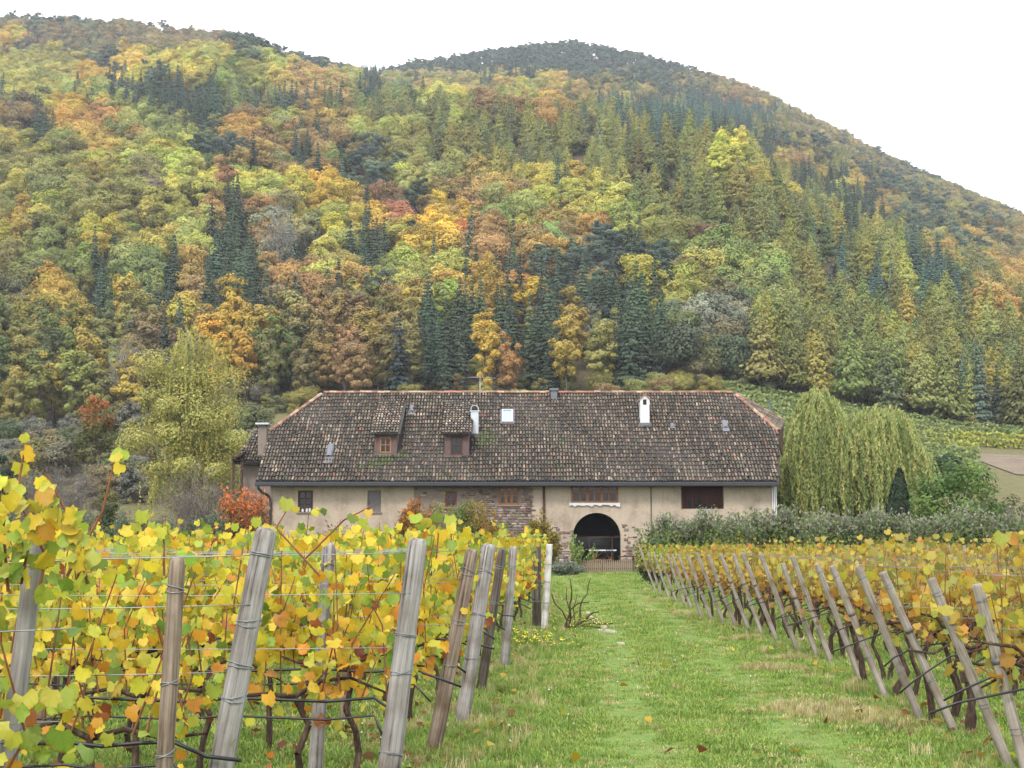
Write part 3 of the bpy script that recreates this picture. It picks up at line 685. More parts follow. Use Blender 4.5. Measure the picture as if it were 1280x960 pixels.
pts = []
gy = ED - 5.0
rng = np.random.default_rng(99)
while gy < 1140:
    sp = 4.9 if gy < 300 else (5.6 if gy < 450 else (6.2 if gy < 700 else 6.8))
    half = 0.47 * gy
    nx_ = int(2 * half / sp)
    xx = -half + (np.arange(nx_) + rng.random(nx_) * .9) * sp
    yy = gy + rng.random(nx_) * sp * .9
    pts.append(np.stack([xx, yy], 1))
    gy += sp * .92
pts = np.concatenate(pts)
ub = 640 + F * pts[:, 0] / np.maximum(pts[:, 1], 80)
drr = np.interp(ub, UU, RIDGE_D)
pts = pts[pts[:, 1] < drr + 12]
tz = terrain(pts[:, 0], pts[:, 1])
tu, tv = proj(pts[:, 0], pts[:, 1], tz + 8.0)
wts = ZA[None, :, 4] ** 2 * np.exp(-((tu[:, None] - ZA[None, :, 0]) / (ZA[None, :, 2] * 1.05)) ** 2 - ((tv[:, None] - ZA[None, :, 1]) / (ZA[None, :, 3] * 1.15)) ** 2) + 1e-9 * np.exp(-((tu[:, None] - ZA[None, :, 0]) / 120) ** 2 - ((tv[:, None] - ZA[None, :, 1]) / 60) ** 2) + 1e-30
wts = (wts / wts.max(1, keepdims=True)) ** 1.7
cum = np.cumsum(wts, 1); cum /= cum[:, -1:]
pick = (cum < rng.random(len(pts))[:, None]).sum(1)
pick = np.minimum(pick, len(Z) - 1)

SPN = {'B': 'broadleaf_tree', 'E': 'forest_edge_tree', 'S': 'spruce_tree', 'L': 'larch_tree', 'P': 'pine_tree'}
T = []
for i in range(len(pts)):
    z = Z[pick[i]]
    k = z[4]; d = pts[i, 1]
    c = z[5][rng.integers(len(z[5]))]
    c = np.array(c) * (1 + rng.normal(0, .1)) * (1 + rng.normal(0, .03, 3))
    if k in 'LSP' and d > 290 and rng.random() < (.36 if k == 'L' else .15): continue
    if k == 'B' and d < ED + 38 and tu[i] < 840: k = 'E'
    if k == 'B': h = rng.uniform(7.5, 12.0)
    elif k == 'E': h = rng.uniform(10.5, 15)
    elif k == 'S': h = rng.uniform(9.5, 16.5)
    elif k == 'L': h = rng.uniform(9.5, 14.5)
    else: h = rng.uniform(9.5, 12.5)
    T.append([k, pts[i, 0], pts[i, 1], tz[i], h, rng.uniform(.88, 1.18), rng.random() * 6.283, rng.integers(100), c, tu[i], tv[i], None])
# visibility, nearest first, against a running silhouette
order = np.argsort([t[2] for t in T])
sil = np.full(1700, 2000.0)
LOOK = {'B': .36, 'E': .18, 'S': .19, 'L': .22, 'P': .22}
for i in order:
    t = T[i]
    u0, vt = proj(t[1], t[2], t[3] + t[4])
    w = F * t[4] * t[5] * LOOK[t[0]] / t[2]
    a, b_ = int(max(0, u0 - w * .6 + 200)), int(min(1699, u0 + w * .6 + 200))
    if b_ <= a or u0 < -20 or u0 > 1300:
        t[11] = -1
    else:
        vis = np.clip(sil[a:b_ + 1] - vt, 0, F * t[4] * .7 / t[2])
        t[11] = vis.mean() * w * 2
    if b_ > a:
        mid = (a + b_) // 2; q = max(1, (b_ - a) // 3)
        sil[mid - q:mid + q + 1] = np.minimum(sil[mid - q:mid + q + 1], vt + 1)
        sil[a:b_ + 1] = np.minimum(sil[a:b_ + 1], vt + w * .7)

def colour_word(c):
    r, g, b = c
    if r < 92 and g < 108: return 'blue-green' if b > 70 else 'dark green'
    if g > r * 1.07: return 'green'
    if g > r * .94: return 'yellow-green' if r > 128 else 'olive green'
    if r > 172 and g > r * .77: return 'yellow'
    if r > 168 and g > r * .64: return 'orange'
    if r > 172: return 'red-orange'
    if g > r * .8: return 'tawny'
    return 'russet'
LAT = [(-60, 'left edge'), (70, 'bare grey thicket'), (150, 'red-topped bush'), (240, 'weeping birch'), (330, "house's left chimney"), (405, "roof ridge's left end"), (480, 'left dormer'), (570, 'right dormer'),
       (602, 'roof aerial'), (640, 'skylight'), (692, 'grey ridge flue'), (745, 'arched gateway'), (806, 'gabled white chimney'), (880, "ridge's right end"), (965, 'blue spruce'), (1025, "willow's left half"), (1100, "willow's right half"), (1150, 'dark cypress'), (1200, 'round green shrub'), (1262, 'ploughed strip')]
def hill_place(u, v):
    lat = min(LAT[1:], key=lambda l: abs(l[0] - u))[1]
    band = 'below the skyline' if v < 105 else 'high up' if v < 165 else 'on the upper slope' if v < 220 else 'mid-slope' if v < 280 else 'on the lower slope' if v < 350 else 'near the foot' if v < 410 else 'at the forest foot'
    return f'{band}, above {lat}'
SPW = {'B': 'round broadleaf', 'E': 'slender broadleaf', 'S': 'spruce', 'L': 'larch', 'P': 'pine'}
GRP = {'B': 'broadleaf trees of the hillside', 'E': 'tall trees of the forest edge', 'S': 'spruces of the hillside', 'L': 'larches of the hillside', 'P': 'pines of the hillside'}
CAP = {'B': 290, 'E': 140, 'S': 200, 'L': 260, 'P': 120}
chosen = []
for k in SPN:
    L = sorted([t for t in T if t[0] == k and t[11] > 14], key=lambda t: -t[11])[:CAP[k]]
    chosen += L
cset = set(id(t) for t in chosen)
rest = [t for t in T if id(t) not in cset]
by_lab = {}
for t in chosen:
    big = t[4] * 1778 / t[2]
    base = f"{colour_word(t[8])} {SPW[t[0]]} {hill_place(t[9], t[10])}"
    by_lab.setdefault(base, []).append(t)
labels = {}
for base, L in by_lab.items():
    L.sort(key=lambda t: t[9])
    for j, t in enumerate(L):
        if len(L) == 1: labels[id(t)] = base
        else:
            pos = ['leftmost', 'rightmost'][j] if len(L) == 2 else ('leftmost' if j == 0 else 'rightmost' if j == len(L) - 1 else f'{ORD[j]} from left')
            labels[id(t)] = base + ', ' + pos
def tree_col(c, k=None):
    c = np.array(c, float)
    if c[0] > c[1] * 1.02: c = c * [.95, 1.04, 1.08]
    elif c[0] > 92: c = c * [1.06, .99, .88]
    if c[0] > c[1] * 1.25: c = c * [.98, 1.05, .95]          # rust leaves still carry some green and gold
    g = c[0] * .3 + c[1] * .59 + c[2] * .11
    return K(*(c + (g - c) * .13), (.8 if c[0] < 180 else .68) if k is None else k)
near_n = 0
for t in sorted(chosen, key=lambda t: t[2]):
    P_ = PROTO[SPN[t[0]]]; p = P_[t[7] % len(P_)]
    s = t[4] / p['h']
    detailed = t[2] < ED + 50
    if detailed:
        o = empty(SPN[t[0]], (t[1], t[2], t[3]))
        a = obj('trunk', p['trunk'], o); c_ = obj('crown', p['crown'], o)
        c_.color = tree_col(t[8])
    else:
        o = obj(SPN[t[0]], p['whole'], None, (t[1], t[2], t[3]))
        o.color = tree_col(t[8])
    o.scale = (s * t[5], s * t[5], s)
    o.rotation_euler = (0, 0, t[6])
    tag(o, labels[id(t)], 'tree', GRP[t[0]])

# the rest of the wood: one object, trees as instances
def gn_scatter(name, protos, P, scale, rotz, idx, tint, tilt=None):
    col = bpy.data.collections.new(name + '_sources')
    names = []
    for j, me in enumerate(protos):
        o = bpy.data.objects.new(f'{name}_source_{j:02d}', me)
        col.objects.link(o)
    me = bpy.data.meshes.new(name)
    n = len(P)
    me.vertices.add(n)
    me.vertices.foreach_set('co', np.asarray(P, np.float32).ravel())
    a = me.attributes.new('size', 'FLOAT_VECTOR', 'POINT'); a.data.foreach_set('vector', np.asarray(scale, np.float32).ravel())
    rot = np.zeros((n, 3), np.float32); rot[:, 2] = rotz
    if tilt is not None: rot[:, :2] = tilt
    a = me.attributes.new('turn', 'FLOAT_VECTOR', 'POINT'); a.data.foreach_set('vector', rot.ravel())
    a = me.attributes.new('which', 'INT', 'POINT'); a.data.foreach_set('value', np.asarray(idx, np.int32))
    t4 = np.ones((n, 4), np.float32); t4[:, :3] = np.asarray(tint)[:, :3]
    a = me.attributes.new('tint', 'FLOAT_COLOR', 'POINT'); a.data.foreach_set('color', t4.ravel())
    o = obj(name, me)
    g = bpy.data.node_groups.new(name, 'GeometryNodeTree')
    g.interface.new_socket('Geometry', in_out='INPUT', socket_type='NodeSocketGeometry')
    g.interface.new_socket('Geometry', in_out='OUTPUT', socket_type='NodeSocketGeometry')
    gi = g.nodes.new('NodeGroupInput'); go = g.nodes.new('NodeGroupOutput')
    iop = g.nodes.new('GeometryNodeInstanceOnPoints')
    ci = g.nodes.new('GeometryNodeCollectionInfo')
    ci.inputs['Collection'].default_value = col
    ci.inputs['Separate Children'].default_value = True
    ci.inputs['Reset Children'].default_value = True
    def na(nm, ty):
        x = g.nodes.new('GeometryNodeInputNamedAttribute'); x.data_type = ty; x.inputs['Name'].default_value = nm
        return x.outputs['Attribute']
    g.links.new(gi.outputs[0], iop.inputs['Points'])
    g.links.new(ci.outputs['Instances'], iop.inputs['Instance'])
    iop.inputs['Pick Instance'].default_value = True
    g.links.new(na('which', 'INT'), iop.inputs['Instance Index'])
    g.links.new(na('size', 'FLOAT_VECTOR'), iop.inputs['Scale'])
    g.links.new(na('turn', 'FLOAT_VECTOR'), iop.inputs['Rotation'])
    g.links.new(iop.outputs['Instances'], go.inputs[0])
    md = o.modifiers.new('scatter', 'NODES'); md.node_group = g
    tag(o, kind='stuff')
    return o

src = []; off = {}
for k, nm in SPN.items():
    off[k] = len(src); src += [p['inst'] for p in PROTO[nm]]
R_ = rest
gn_scatter('forest', src, [(t[1], t[2], t[3]) for t in R_],
           [(t[4] / PROTO[SPN[t[0]]][0]['h'] * t[5],) * 2 + (t[4] / PROTO[SPN[t[0]]][0]['h'],) for t in R_], [t[6] for t in R_],
           [off[t[0]] + t[7] % len(PROTO[SPN[t[0]]]) for t in R_], [tree_col(t[8]) for t in R_])
print('forest', len(T), 'individual', len(chosen), 'stuff', len(rest), {k: sum(t[0] == k for t in chosen) for k in SPN})
# ------------------------------------------------------------------ the farmhouse
def plaster_mat(name, base, dark, stain):
    m, n, b = mat(name)
    tc = N(n, 'ShaderNodeTexCoord')
    t1 = N(n, 'ShaderNodeTexNoise'); t1.inputs['Scale'].default_value = 0.55; t1.inputs['Detail'].default_value = 8; t1.inputs['Roughness'].default_value = .7
    t2 = N(n, 'ShaderNodeTexNoise'); t2.inputs['Scale'].default_value = 9; t2.inputs['Detail'].default_value = 5
    mp = N(n, 'ShaderNodeMapping'); mp.inputs['Scale'].default_value = (2.2, 2.2, .25)
    t3 = N(n, 'ShaderNodeTexNoise'); t3.inputs['Scale'].default_value = 1.6; t3.inputs['Detail'].default_value = 6
    n.links.new(tc.outputs['Object'], t1.inputs['Vector']); n.links.new(tc.outputs['Object'], t2.inputs['Vector'])
    n.links.new(tc.outputs['Object'], mp.inputs['Vector']); n.links.new(mp.outputs['Vector'], t3.inputs['Vector'])
    r = ramp(n, [(0.3, dark), (0.52, base), (0.72, tuple(np.array(base) * [1.12, 1.1, 1.08, 1]))])
    n.links.new(t1.outputs['Fac'], r.inputs['Fac'])
    r3 = ramp(n, [(0.3, stain), (0.5, (1, 1, 1, 1))])
    n.links.new(t3.outputs['Fac'], r3.inputs['Fac'])
    m1 = N(n, 'ShaderNodeMix', data_type='RGBA', blend_type='MULTIPLY'); m1.inputs['Factor'].default_value = .36
    n.links.new(r.outputs['Color'], m1.inputs['A']); n.links.new(r3.outputs['Color'], m1.inputs['B'])
    mr = N(n, 'ShaderNodeMapRange'); mr.inputs['To Min'].default_value = .78; mr.inputs['To Max'].default_value = 1.18
    n.links.new(t2.outputs['Fac'], mr.inputs['Value'])
    m2 = N(n, 'ShaderNodeMix', data_type='RGBA', blend_type='MULTIPLY'); m2.inputs['Factor'].default_value = 1
    n.links.new(m1.outputs['Result'], m2.inputs['A']); n.links.new(mr.outputs['Result'], m2.inputs['B'])
    n.links.new(m2.outputs['Result'], b.inputs['Base Color'])
    b.inputs['Roughness'].default_value = .95
    bp = N(n, 'ShaderNodeBump'); bp.inputs['Strength'].default_value = .5; bp.inputs['Distance'].default_value = .03
    n.links.new(t2.outputs['Fac'], bp.inputs['Height']); n.links.new(bp.outputs['Normal'], b.inputs['Normal'])
    return m
def col_mat(name, rough=.9, spec=.2, nscale=20):
    """colour from the face attribute with fine grain over it"""
    m, n, b = mat(name)
    a = N(n, 'ShaderNodeAttribute', attribute_name='col')
    tc = N(n, 'ShaderNodeTexCoord'); t = N(n, 'ShaderNodeTexNoise'); t.inputs['Scale'].default_value = nscale; t.inputs['Detail'].default_value = 4
    n.links.new(tc.outputs['Object'], t.inputs['Vector'])
    mr = N(n, 'ShaderNodeMapRange'); mr.inputs['From Min'].default_value = .3; mr.inputs['From Max'].default_value = .7; mr.inputs['To Min'].default_value = .7; mr.inputs['To Max'].default_value = 1.25
    n.links.new(t.outputs['Fac'], mr.inputs['Value'])
    mm = N(n, 'ShaderNodeMix', data_type='RGBA', blend_type='MULTIPLY'); mm.inputs['Factor'].default_value = 1
    n.links.new(a.outputs['Color'], mm.inputs['A']); n.links.new(mr.outputs['Result'], mm.inputs['B'])
    n.links.new(mm.outputs['Result'], b.inputs['Base Color']); b.inputs['Roughness'].default_value = rough; b.inputs['Specular IOR Level'].default_value = spec
    return m
M['plaster'] = plaster_mat('old_plaster', K(194, 177, 158), K(152, 136, 121), (.7, .65, .62, 1))
M['plaster_grey'] = plaster_mat('grey_plaster', K(152, 138, 128), K(118, 106, 100), (.7, .65, .62, 1))
M['stone'] = col_mat('field_stones')
M['tile'] = col_mat('roof_tile_clay', rough=.85, nscale=9)
M['roof_base'] = plain('roof_battens', K(52, 46, 42), var=.3)
M['gutter'] = plain('dark_gutter', K(66, 66, 72), rough=.5, metal=.3)
M['wood_orange'] = noise_mat('varnished_wood', [(.3, K(152, 102, 66)), (.7, K(190, 134, 90))], scale=5, stretch=(6, 6, .8), bump=.15)
M['wood_dark'] = noise_mat('dark_wood', [(.3, K(62, 44, 38)), (.7, K(104, 74, 62))], scale=5, stretch=(6, 6, .8), bump=.2)
M['wood_red'] = noise_mat('red_brown_boards', [(.3, K(60, 40, 36)), (.7, K(88, 58, 50))], scale=4, stretch=(6, 6, .6), bump=.2)
M['wood_grey'] = noise_mat('grey_weathered_wood', [(.3, K(96, 88, 82)), (.7, K(150, 142, 132))], scale=5, stretch=(5, 5, .6), bump=.3)
M['wood_mauve'] = noise_mat('weathered_mauve_boards', [(.3, K(96, 76, 76)), (.7, K(132, 108, 104))], scale=5, stretch=(5, 5, .8), bump=.2)
M['white'] = plain('white_paint', K(225, 225, 226), rough=.6, var=.05)
M['metal_white'] = plain('pale_sheet_metal', K(210, 214, 220), rough=.35, metal=.4, var=.08)
M['lead'] = plain('lead_flashing', K(120, 122, 130), rough=.5, metal=.3)
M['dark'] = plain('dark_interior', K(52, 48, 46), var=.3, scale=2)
M['black'] = plain('black_void', K(30, 30, 32), var=.2)
def glass_mat():
    m, n, b = mat('window_glass')
    b.inputs['Base Color'].default_value = K(26, 28, 30)
    b.inputs['Roughness'].default_value = .1
    b.inputs['Specular IOR Level'].default_value = .25
    return m
M['glass'] = glass_mat()
m_, n_, b_ = mat('skylight_glass'); b_.inputs['Base Color'].default_value = K(150, 165, 185); b_.inputs['Roughness'].default_value = .05; b_.inputs['Specular IOR Level'].default_value = 1.0; M['skyglass'] = m_

YF = 87.0                 # front wall plane
def fx(u, v=640, d=YF): return pix(u, v, d).x
def fz(v, u=640, d=YF): return pix(u, v, d).z

house = empty('farmhouse', (0.5, YF, 0), 'long old farmhouse with mossy tiled half-hipped roof and beige plaster walls', 'house')
H = house
HI = Matrix.Translation(-Vector(house.location))
def hadd(o):
    """geometry is authored in world space; bring it under the house"""
    o.parent = house
    o.data.transform(HI)
    return o
def hpart(mb, name, m, parent=None, **kw):
    o = mb.build(name, m, parent or house, **kw)
    o.data.transform(HI)
    return o

WL, WR = fx(338, 620), fx(970, 620)
ZE_, YE = 5.42, YF - .75           # eaves
RUN, RISE = 8.0, 6.22
xL0, xR0 = fx(320, 603, YE), fx(973, 603, YE)
def roofp(x, t): return Vector((x, YE + RUN * t, ZE_ + RISE * t))
T_H = .54
RL = pix(405, 490, YE + RUN).x; RR = pix(917, 495, YE + RUN).x
zr_ = ZE_ + RISE
hipL = roofp(xL0 + .02, T_H); hipR = roofp(pix(973, 540, YE + RUN * T_H).x, T_H)
bL = Vector((xL0 + .1, YE + RUN * (2 - T_H), ZE_ + RISE * T_H)); bR = pix(980, 527, YE + RUN * 1.35)
ridL, ridR = Vector((RL, YE + RUN, zr_)), Vector((RR, YE + RUN, zr_))

# front wall: a grid of panels round the openings, 0.45 m thick
openings = {   # u0, u1, v_top, v_bot
    'w1': (372, 391, 613, 640), 'w2': (459, 476, 613, 640), 'w3': (556, 571, 614, 634), 'w4': (623, 649, 608, 631), 'w5': (714, 773, 606, 628.5), 'barn': (853, 905, 604, 636)}
OP = {k: (fx(a), fx(b), fz(d), fz(c)) for k, (a, b, c, d) in openings.items()}
AX0, AX1 = fx(716, 680), fx(776, 680); AXC = (AX0 + AX1) / 2; AR = (AX1 - AX0) / 2; ASP = fz(641) - AR; FLOOR_Z = .55
def wall_holes(mb, x0, x1, z0, z1, holes, y0, y1, arch=None):
    xs_ = sorted(set([x0, x1] + [h[0] for h in holes] + [h[1] for h in holes]))
    for a, b in zip(xs_[:-1], xs_[1:]):
        if b <= x0 or a >= x1: continue
        hs = sorted([h for h in holes if h[0] <= a + 1e-6 and h[1] >= b - 1e-6], key=lambda h: h[2])
        z = z0
        for h in hs:
            if h[2] > z: mb.box(a, y0, z, b, y1, h[2])
            z = max(z, h[3])
        if z < z1: mb.box(a, y0, z, b, y1, z1)
WT = .5
ZW = 5.62
mbw = MB()
archbox = (AX0, AX1, FLOOR_Z - .2, ASP + AR + .1)
XG0, XG1 = fx(517), fx(601)
wall_holes(mbw, WL, XG0, -.3, ZW, [OP['w1'], OP['w2']], YF, YF + WT)
hpart(mbw, 'wall', M['plaster'])
mbw = MB()
wall_holes(mbw, fx(665), WR, -.3, ZW, [OP['w5'], OP['barn'], archbox], YF, YF + WT)
# spandrel over the arch
n_ = 20
za = archbox[3]
for i in range(n_):
    a0, a1 = math.pi * i / n_, math.pi * (i + 1) / n_
    xa, xb = AXC - AR * math.cos(a0), AXC - AR * math.cos(a1)
    mbw.prism([(xa, YF, ASP + AR * math.sin(a0)), (xb, YF, ASP + AR * math.sin(a1)), (xb, YF, za), (xa, YF, za)], (0, WT, 0))
hpart(mbw, 'wall', M['plaster'])
mbw = MB()
wall_holes(mbw, XG0, fx(665), -.3, ZW, [OP['w3'], OP['w4']], YF + .02, YF + WT)
tag(hpart(mbw, 'wall', M['plaster_grey']), 'bare greyish stretch of wall with exposed rubble stones')
# side and back walls, gables
mbw = MB()
YB = YF + 14.6
mbw.prism([(WL, YF + WT, -.3), (WL, YF + WT, ZW), (WL, YF + 3.5, 8.6), (WL, YB - 3.5, 8.6), (WL, YB, ZW), (WL, YB, -.3)], (.5, 0, 0))
hpart(mbw, 'wall', M['plaster'])
mbw = MB()
mbw.prism([(WR, YF + WT, -.3), (WR, YF + WT, ZW), (WR + .6, YF + 3.6, 8.5), (WR + 1.5, YF + 10.5, 9.1), (WR + 1.9, YB, ZW), (WR + 1.9, YB, -.3)], (-.5, 0, 0))
hpart(mbw, 'wall', M['plaster'])
hpart(MB().box(WL + .5, YB - .5, -.3, WR + 1.3, YB, ZW), 'wall', M['plaster'])
# corner of pale quoins and timber at the right end
mbq = MB()
for i in range(3): mbq.box(fx(965.2 + i * 2.2), YF - .07 - .02 * (i % 2), .0, fx(966.6 + i * 2.2), YF - .003, 5.35)
hpart(mbq, 'corner_board', M['white'])

# rubble stones: patch round the middle windows and round the arch
rng = np.random.default_rng(5)
sv = []; sc_ = []
def stone_patch(x0, x1, z0, z1, dens, skip, prob=lambda x, z: 1.0, y=YF):
    z = z0
    while z < z1:
        hgt = rng.uniform(.1, .19)
        x = x0 + rng.uniform(-.2, .1)
        while x < x1:
            w = rng.uniform(.12, .38)
            cx, cz = x + w / 2, z + hgt / 2
            if not any(a - .08 < cx + w * .4 and cx - w * .4 < b + .08 and c - .06 < cz + .05 and cz - .05 < d + .06 for a, b, c, d in skip) and rng.random() < prob(cx, cz):
                t = rng.uniform(.03, .075)
                c = [(150, 128, 114), (132, 116, 108), (166, 150, 134), (116, 102, 96), (144, 132, 122), (128, 100, 92), (178, 164, 150)][rng.integers(7)]
                sv.append((x + .012, z + .012, x + w - .015, z + hgt - .015, t, y)); sc_.append(jit(K(*c), rng, .15)[0])
            x += w
        z += hgt
stone_patch(fx(600), fx(664), .2, 5.3, 1, [OP['w4']], y=YF + .02)
stone_patch(fx(519), fx(600), .2, 5.2, 1, [OP['w3']], prob=lambda x, z: .28 + .3 * (x > fx(578)), y=YF + .02)
def arch_d(x, z):
    return math.hypot(x - AXC, max(0, z - ASP)) - AR
stone_patch(fx(688), fx(802), .1, 3.4, 1, [], prob=lambda x, z: 0 if arch_d(x, z) < .22 else (min(.9, max(0, 1.5 - (z - .2) / 2.0)) if (x < AXC and x > fx(690)) or x > AXC else 0))
ms = MB()
for (x0, z0, x1, z1, t, y), c in zip(sv, sc_):
    q = rng.uniform(.01, .045, 8); cc = (*c, 1)
    pts_ = [(x0, y, z0), (x1, y, z0), (x1, y, z1), (x0, y, z1)]
    fr = [(x0 + q[0], y - t, z0 + q[1]), (x1 - q[2], y - t, z0 + q[3]), (x1 - q[4], y - t, z1 - q[5]), (x0 + q[6], y - t, z1 - q[7])]
    b0 = len(ms.v)
    ms.v += [Vector(p) for p in pts_ + fr]
    for f in ((4, 5, 6, 7), (0, 1, 5, 4), (1, 2, 6, 5), (2, 3, 7, 6), (3, 0, 4, 7)): ms.f.append([b0 + i for i in f]); ms.c.append(cc)
tag(hpart(ms, 'rubble_stones', M['stone'], attr=True), kind='stuff')

# windows: frame > panes, sill
def window(key, cols, rows, m, fw=.13, mull=.07, depth=.12, sashes=1, pane_m='glass', sill=True, rowpos=None, label=None):
    x0, x1, z0, z1 = OP[key]
    y = YF + depth
    f = MB()
    f.box(x0, y, z0, x0 + fw, y + .08, z1); f.box(x1 - fw, y, z0, x1, y + .08, z1)
    f.box(x0 + fw, y, z1 - fw, x1 - fw, y + .08, z1); f.box(x0 + fw, y, z0, x1 - fw, y + .08, z0 + fw)
    fo = hpart(f, 'window', m)
    if label: fo['label'] = label
    ix0, ix1, iz0, iz1 = x0 + fw, x1 - fw, z0 + fw, z1 - fw
    rp = rowpos or [iz0 + (iz1 - iz0) * i / rows for i in range(rows + 1)]
    for i in range(1, cols):
        xm = ix0 + (ix1 - ix0) * i / cols
        w = mull if (sashes == 1 or i % (cols // sashes)) else mull * 2.2
        hpart(MB().box(xm - w / 2, y + .004, iz0, xm + w / 2, y + .07, iz1), 'mullion', m, fo)
    for j in range(1, rows):
        hpart(MB().box(ix0, y + .012, rp[j] - mull / 2, ix1, y + .062, rp[j] + mull / 2), 'glazing_bar', m, fo)
    for i in range(cols):
        for j in range(rows):
            a, b = ix0 + (ix1 - ix0) * i / cols, ix0 + (ix1 - ix0) * (i + 1) / cols
            tl = rng.uniform(-.012, .012)
            hpart(MB().prism([(a, y + .035, rp[j]), (b, y + .035 + tl, rp[j]), (b, y + .035 + tl, rp[j + 1]), (a, y + .035, rp[j + 1])], (0, .008, 0)), 'pane', M[pane_m], fo)
    if sill: hpart(MB().box(x0 - .08, YF - .09, z0 - .09, x1 + .08, YF + depth, z0 - .004), 'sill', M['plaster_grey'], fo)
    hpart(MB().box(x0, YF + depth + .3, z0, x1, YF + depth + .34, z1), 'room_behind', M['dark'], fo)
    return fo
w1 = window('w1', 2, 3, M['wood_dark'], label='dark brown window with white pots on the sill')
for dx in (.25, .5, .68):
    hpart(MB().box(OP['w1'][0] + dx, YF - .06, OP['w1'][2] + .001, OP['w1'][0] + dx + .12, YF + .05, OP['w1'][2] + .16 + dx * .1), 'pot', M['white'], w1, bevel=.02)
m_, n_, b_ = mat('dusty_panes'); b_.inputs['Base Color'].default_value = K(120, 116, 124); b_.inputs['Roughness'].default_value = .3; M['dusty'] = m_
window('w2', 2, 3, M['wood_grey'], pane_m='dusty', label='grey old window with dusty panes')
M['wood_rose'] = noise_mat('faded_red_wood', [(.3, K(120, 74, 62)), (.7, K(158, 104, 88))], scale=5, stretch=(6, 6, .8), bump=.15)
window('w3', 2, 2, M['wood_rose'], label='small faded red window')
window('w4', 3, 2, M['wood_orange'], sashes=3, label='orange-brown wooden window in the rubble stretch')
w5 = window('w5', 6, 2, M['wood_orange'], sashes=3, sill=False, rowpos=[OP['w5'][2] + .09, OP['w5'][2] + .66, OP['w5'][3] - .09], label='wide orange-brown window above the arch')
for a, b in ((.08, .27), (.37, .6)):
    x0, x1, z0, z1 = OP['w5']
    hpart(MB().box(x0 + (x1 - x0) * a, YF + .21, z0 + .14, x0 + (x1 - x0) * b, YF + .225, z0 + .46), 'curtain', M['white'], w5)
# broken white sill under the wide window
ps = []
xa, xb = OP['w5'][0] - .12, OP['w5'][1] + .1; zt = OP['w5'][2] - .004
top = [(xa, YF - .1, zt), (xb, YF - .1, zt)]
low = [(xb - (xb - xa) * i / 18, YF - .1, zt - rng.uniform(.1, .26)) for i in range(19)]
hpart(MB().prism(top + low, (0, .1 + .11, 0)), 'sill', M['white'], w5)
# barn opening with boards
x0, x1, z0, z1 = OP['barn']
nb_ = 13
barn = hpart(MB().box(x0, YF + .42, z0, x1, YF + .46, z1), 'barn_opening', M['black'])
for i in range(nb_):
    a = x0 + (x1 - x0) * i / nb_; b = x0 + (x1 - x0) * (i + 1) / nb_
    zz = z0 + (rng.uniform(.1, .7) if rng.random() < .5 else 0)
    hpart(MB().box(a + .012, YF + .3 + rng.uniform(0, .03), zz, b - .012, YF + .345, z1), 'plank', M['wood_red'], barn)
hpart(MB().box(x0 - .06, YF - .02, z0, x0 + .06, YF + .2, z1), 'door_post', M['wood_red'], barn)
# arch: reveal room, floor, lintel bars
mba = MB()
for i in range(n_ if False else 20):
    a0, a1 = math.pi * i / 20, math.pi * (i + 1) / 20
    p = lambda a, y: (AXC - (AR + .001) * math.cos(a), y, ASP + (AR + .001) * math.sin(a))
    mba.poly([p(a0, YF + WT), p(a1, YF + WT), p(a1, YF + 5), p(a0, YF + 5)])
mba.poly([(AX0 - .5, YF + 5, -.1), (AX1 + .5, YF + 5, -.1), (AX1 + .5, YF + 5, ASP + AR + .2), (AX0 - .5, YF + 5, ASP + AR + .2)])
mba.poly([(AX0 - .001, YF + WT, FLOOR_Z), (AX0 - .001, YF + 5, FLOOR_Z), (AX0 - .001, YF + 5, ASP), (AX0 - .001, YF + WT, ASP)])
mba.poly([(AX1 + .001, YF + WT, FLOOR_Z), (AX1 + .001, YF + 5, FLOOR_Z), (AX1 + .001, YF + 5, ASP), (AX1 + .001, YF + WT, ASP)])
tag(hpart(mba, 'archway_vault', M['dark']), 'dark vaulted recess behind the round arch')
hpart(MB().box(fx(690), YF - 2.2, -.1, fx(812), YF + 5, FLOOR_Z), 'threshold_slab', plain('slab', K(120, 112, 104), var=.2))
gd = hpart(MB().box(AX0, YF + .9, ASP - .04, AX1, YF + .98, ASP + .04).box(AX0 + 1.02, YF + .9, FLOOR_Z, AX0 + 1.08, YF + .98, ASP - .04).box(AX1 - .5, YF + .9, FLOOR_Z, AX1 - .42, YF + .98, ASP - .04), 'glazed_door', M['wood_dark'])
hpart(MB().box(AX0 + .02, YF + 1.0, FLOOR_Z, AX1 - .02, YF + 1.01, ASP - .05), 'pane', M['glass'], gd)
hpart(MB().box(AX0 - .07, YF - .06, 0.1, AX0 + .03, YF - .004, ASP + .4), 'door_post', M['wood_grey'])

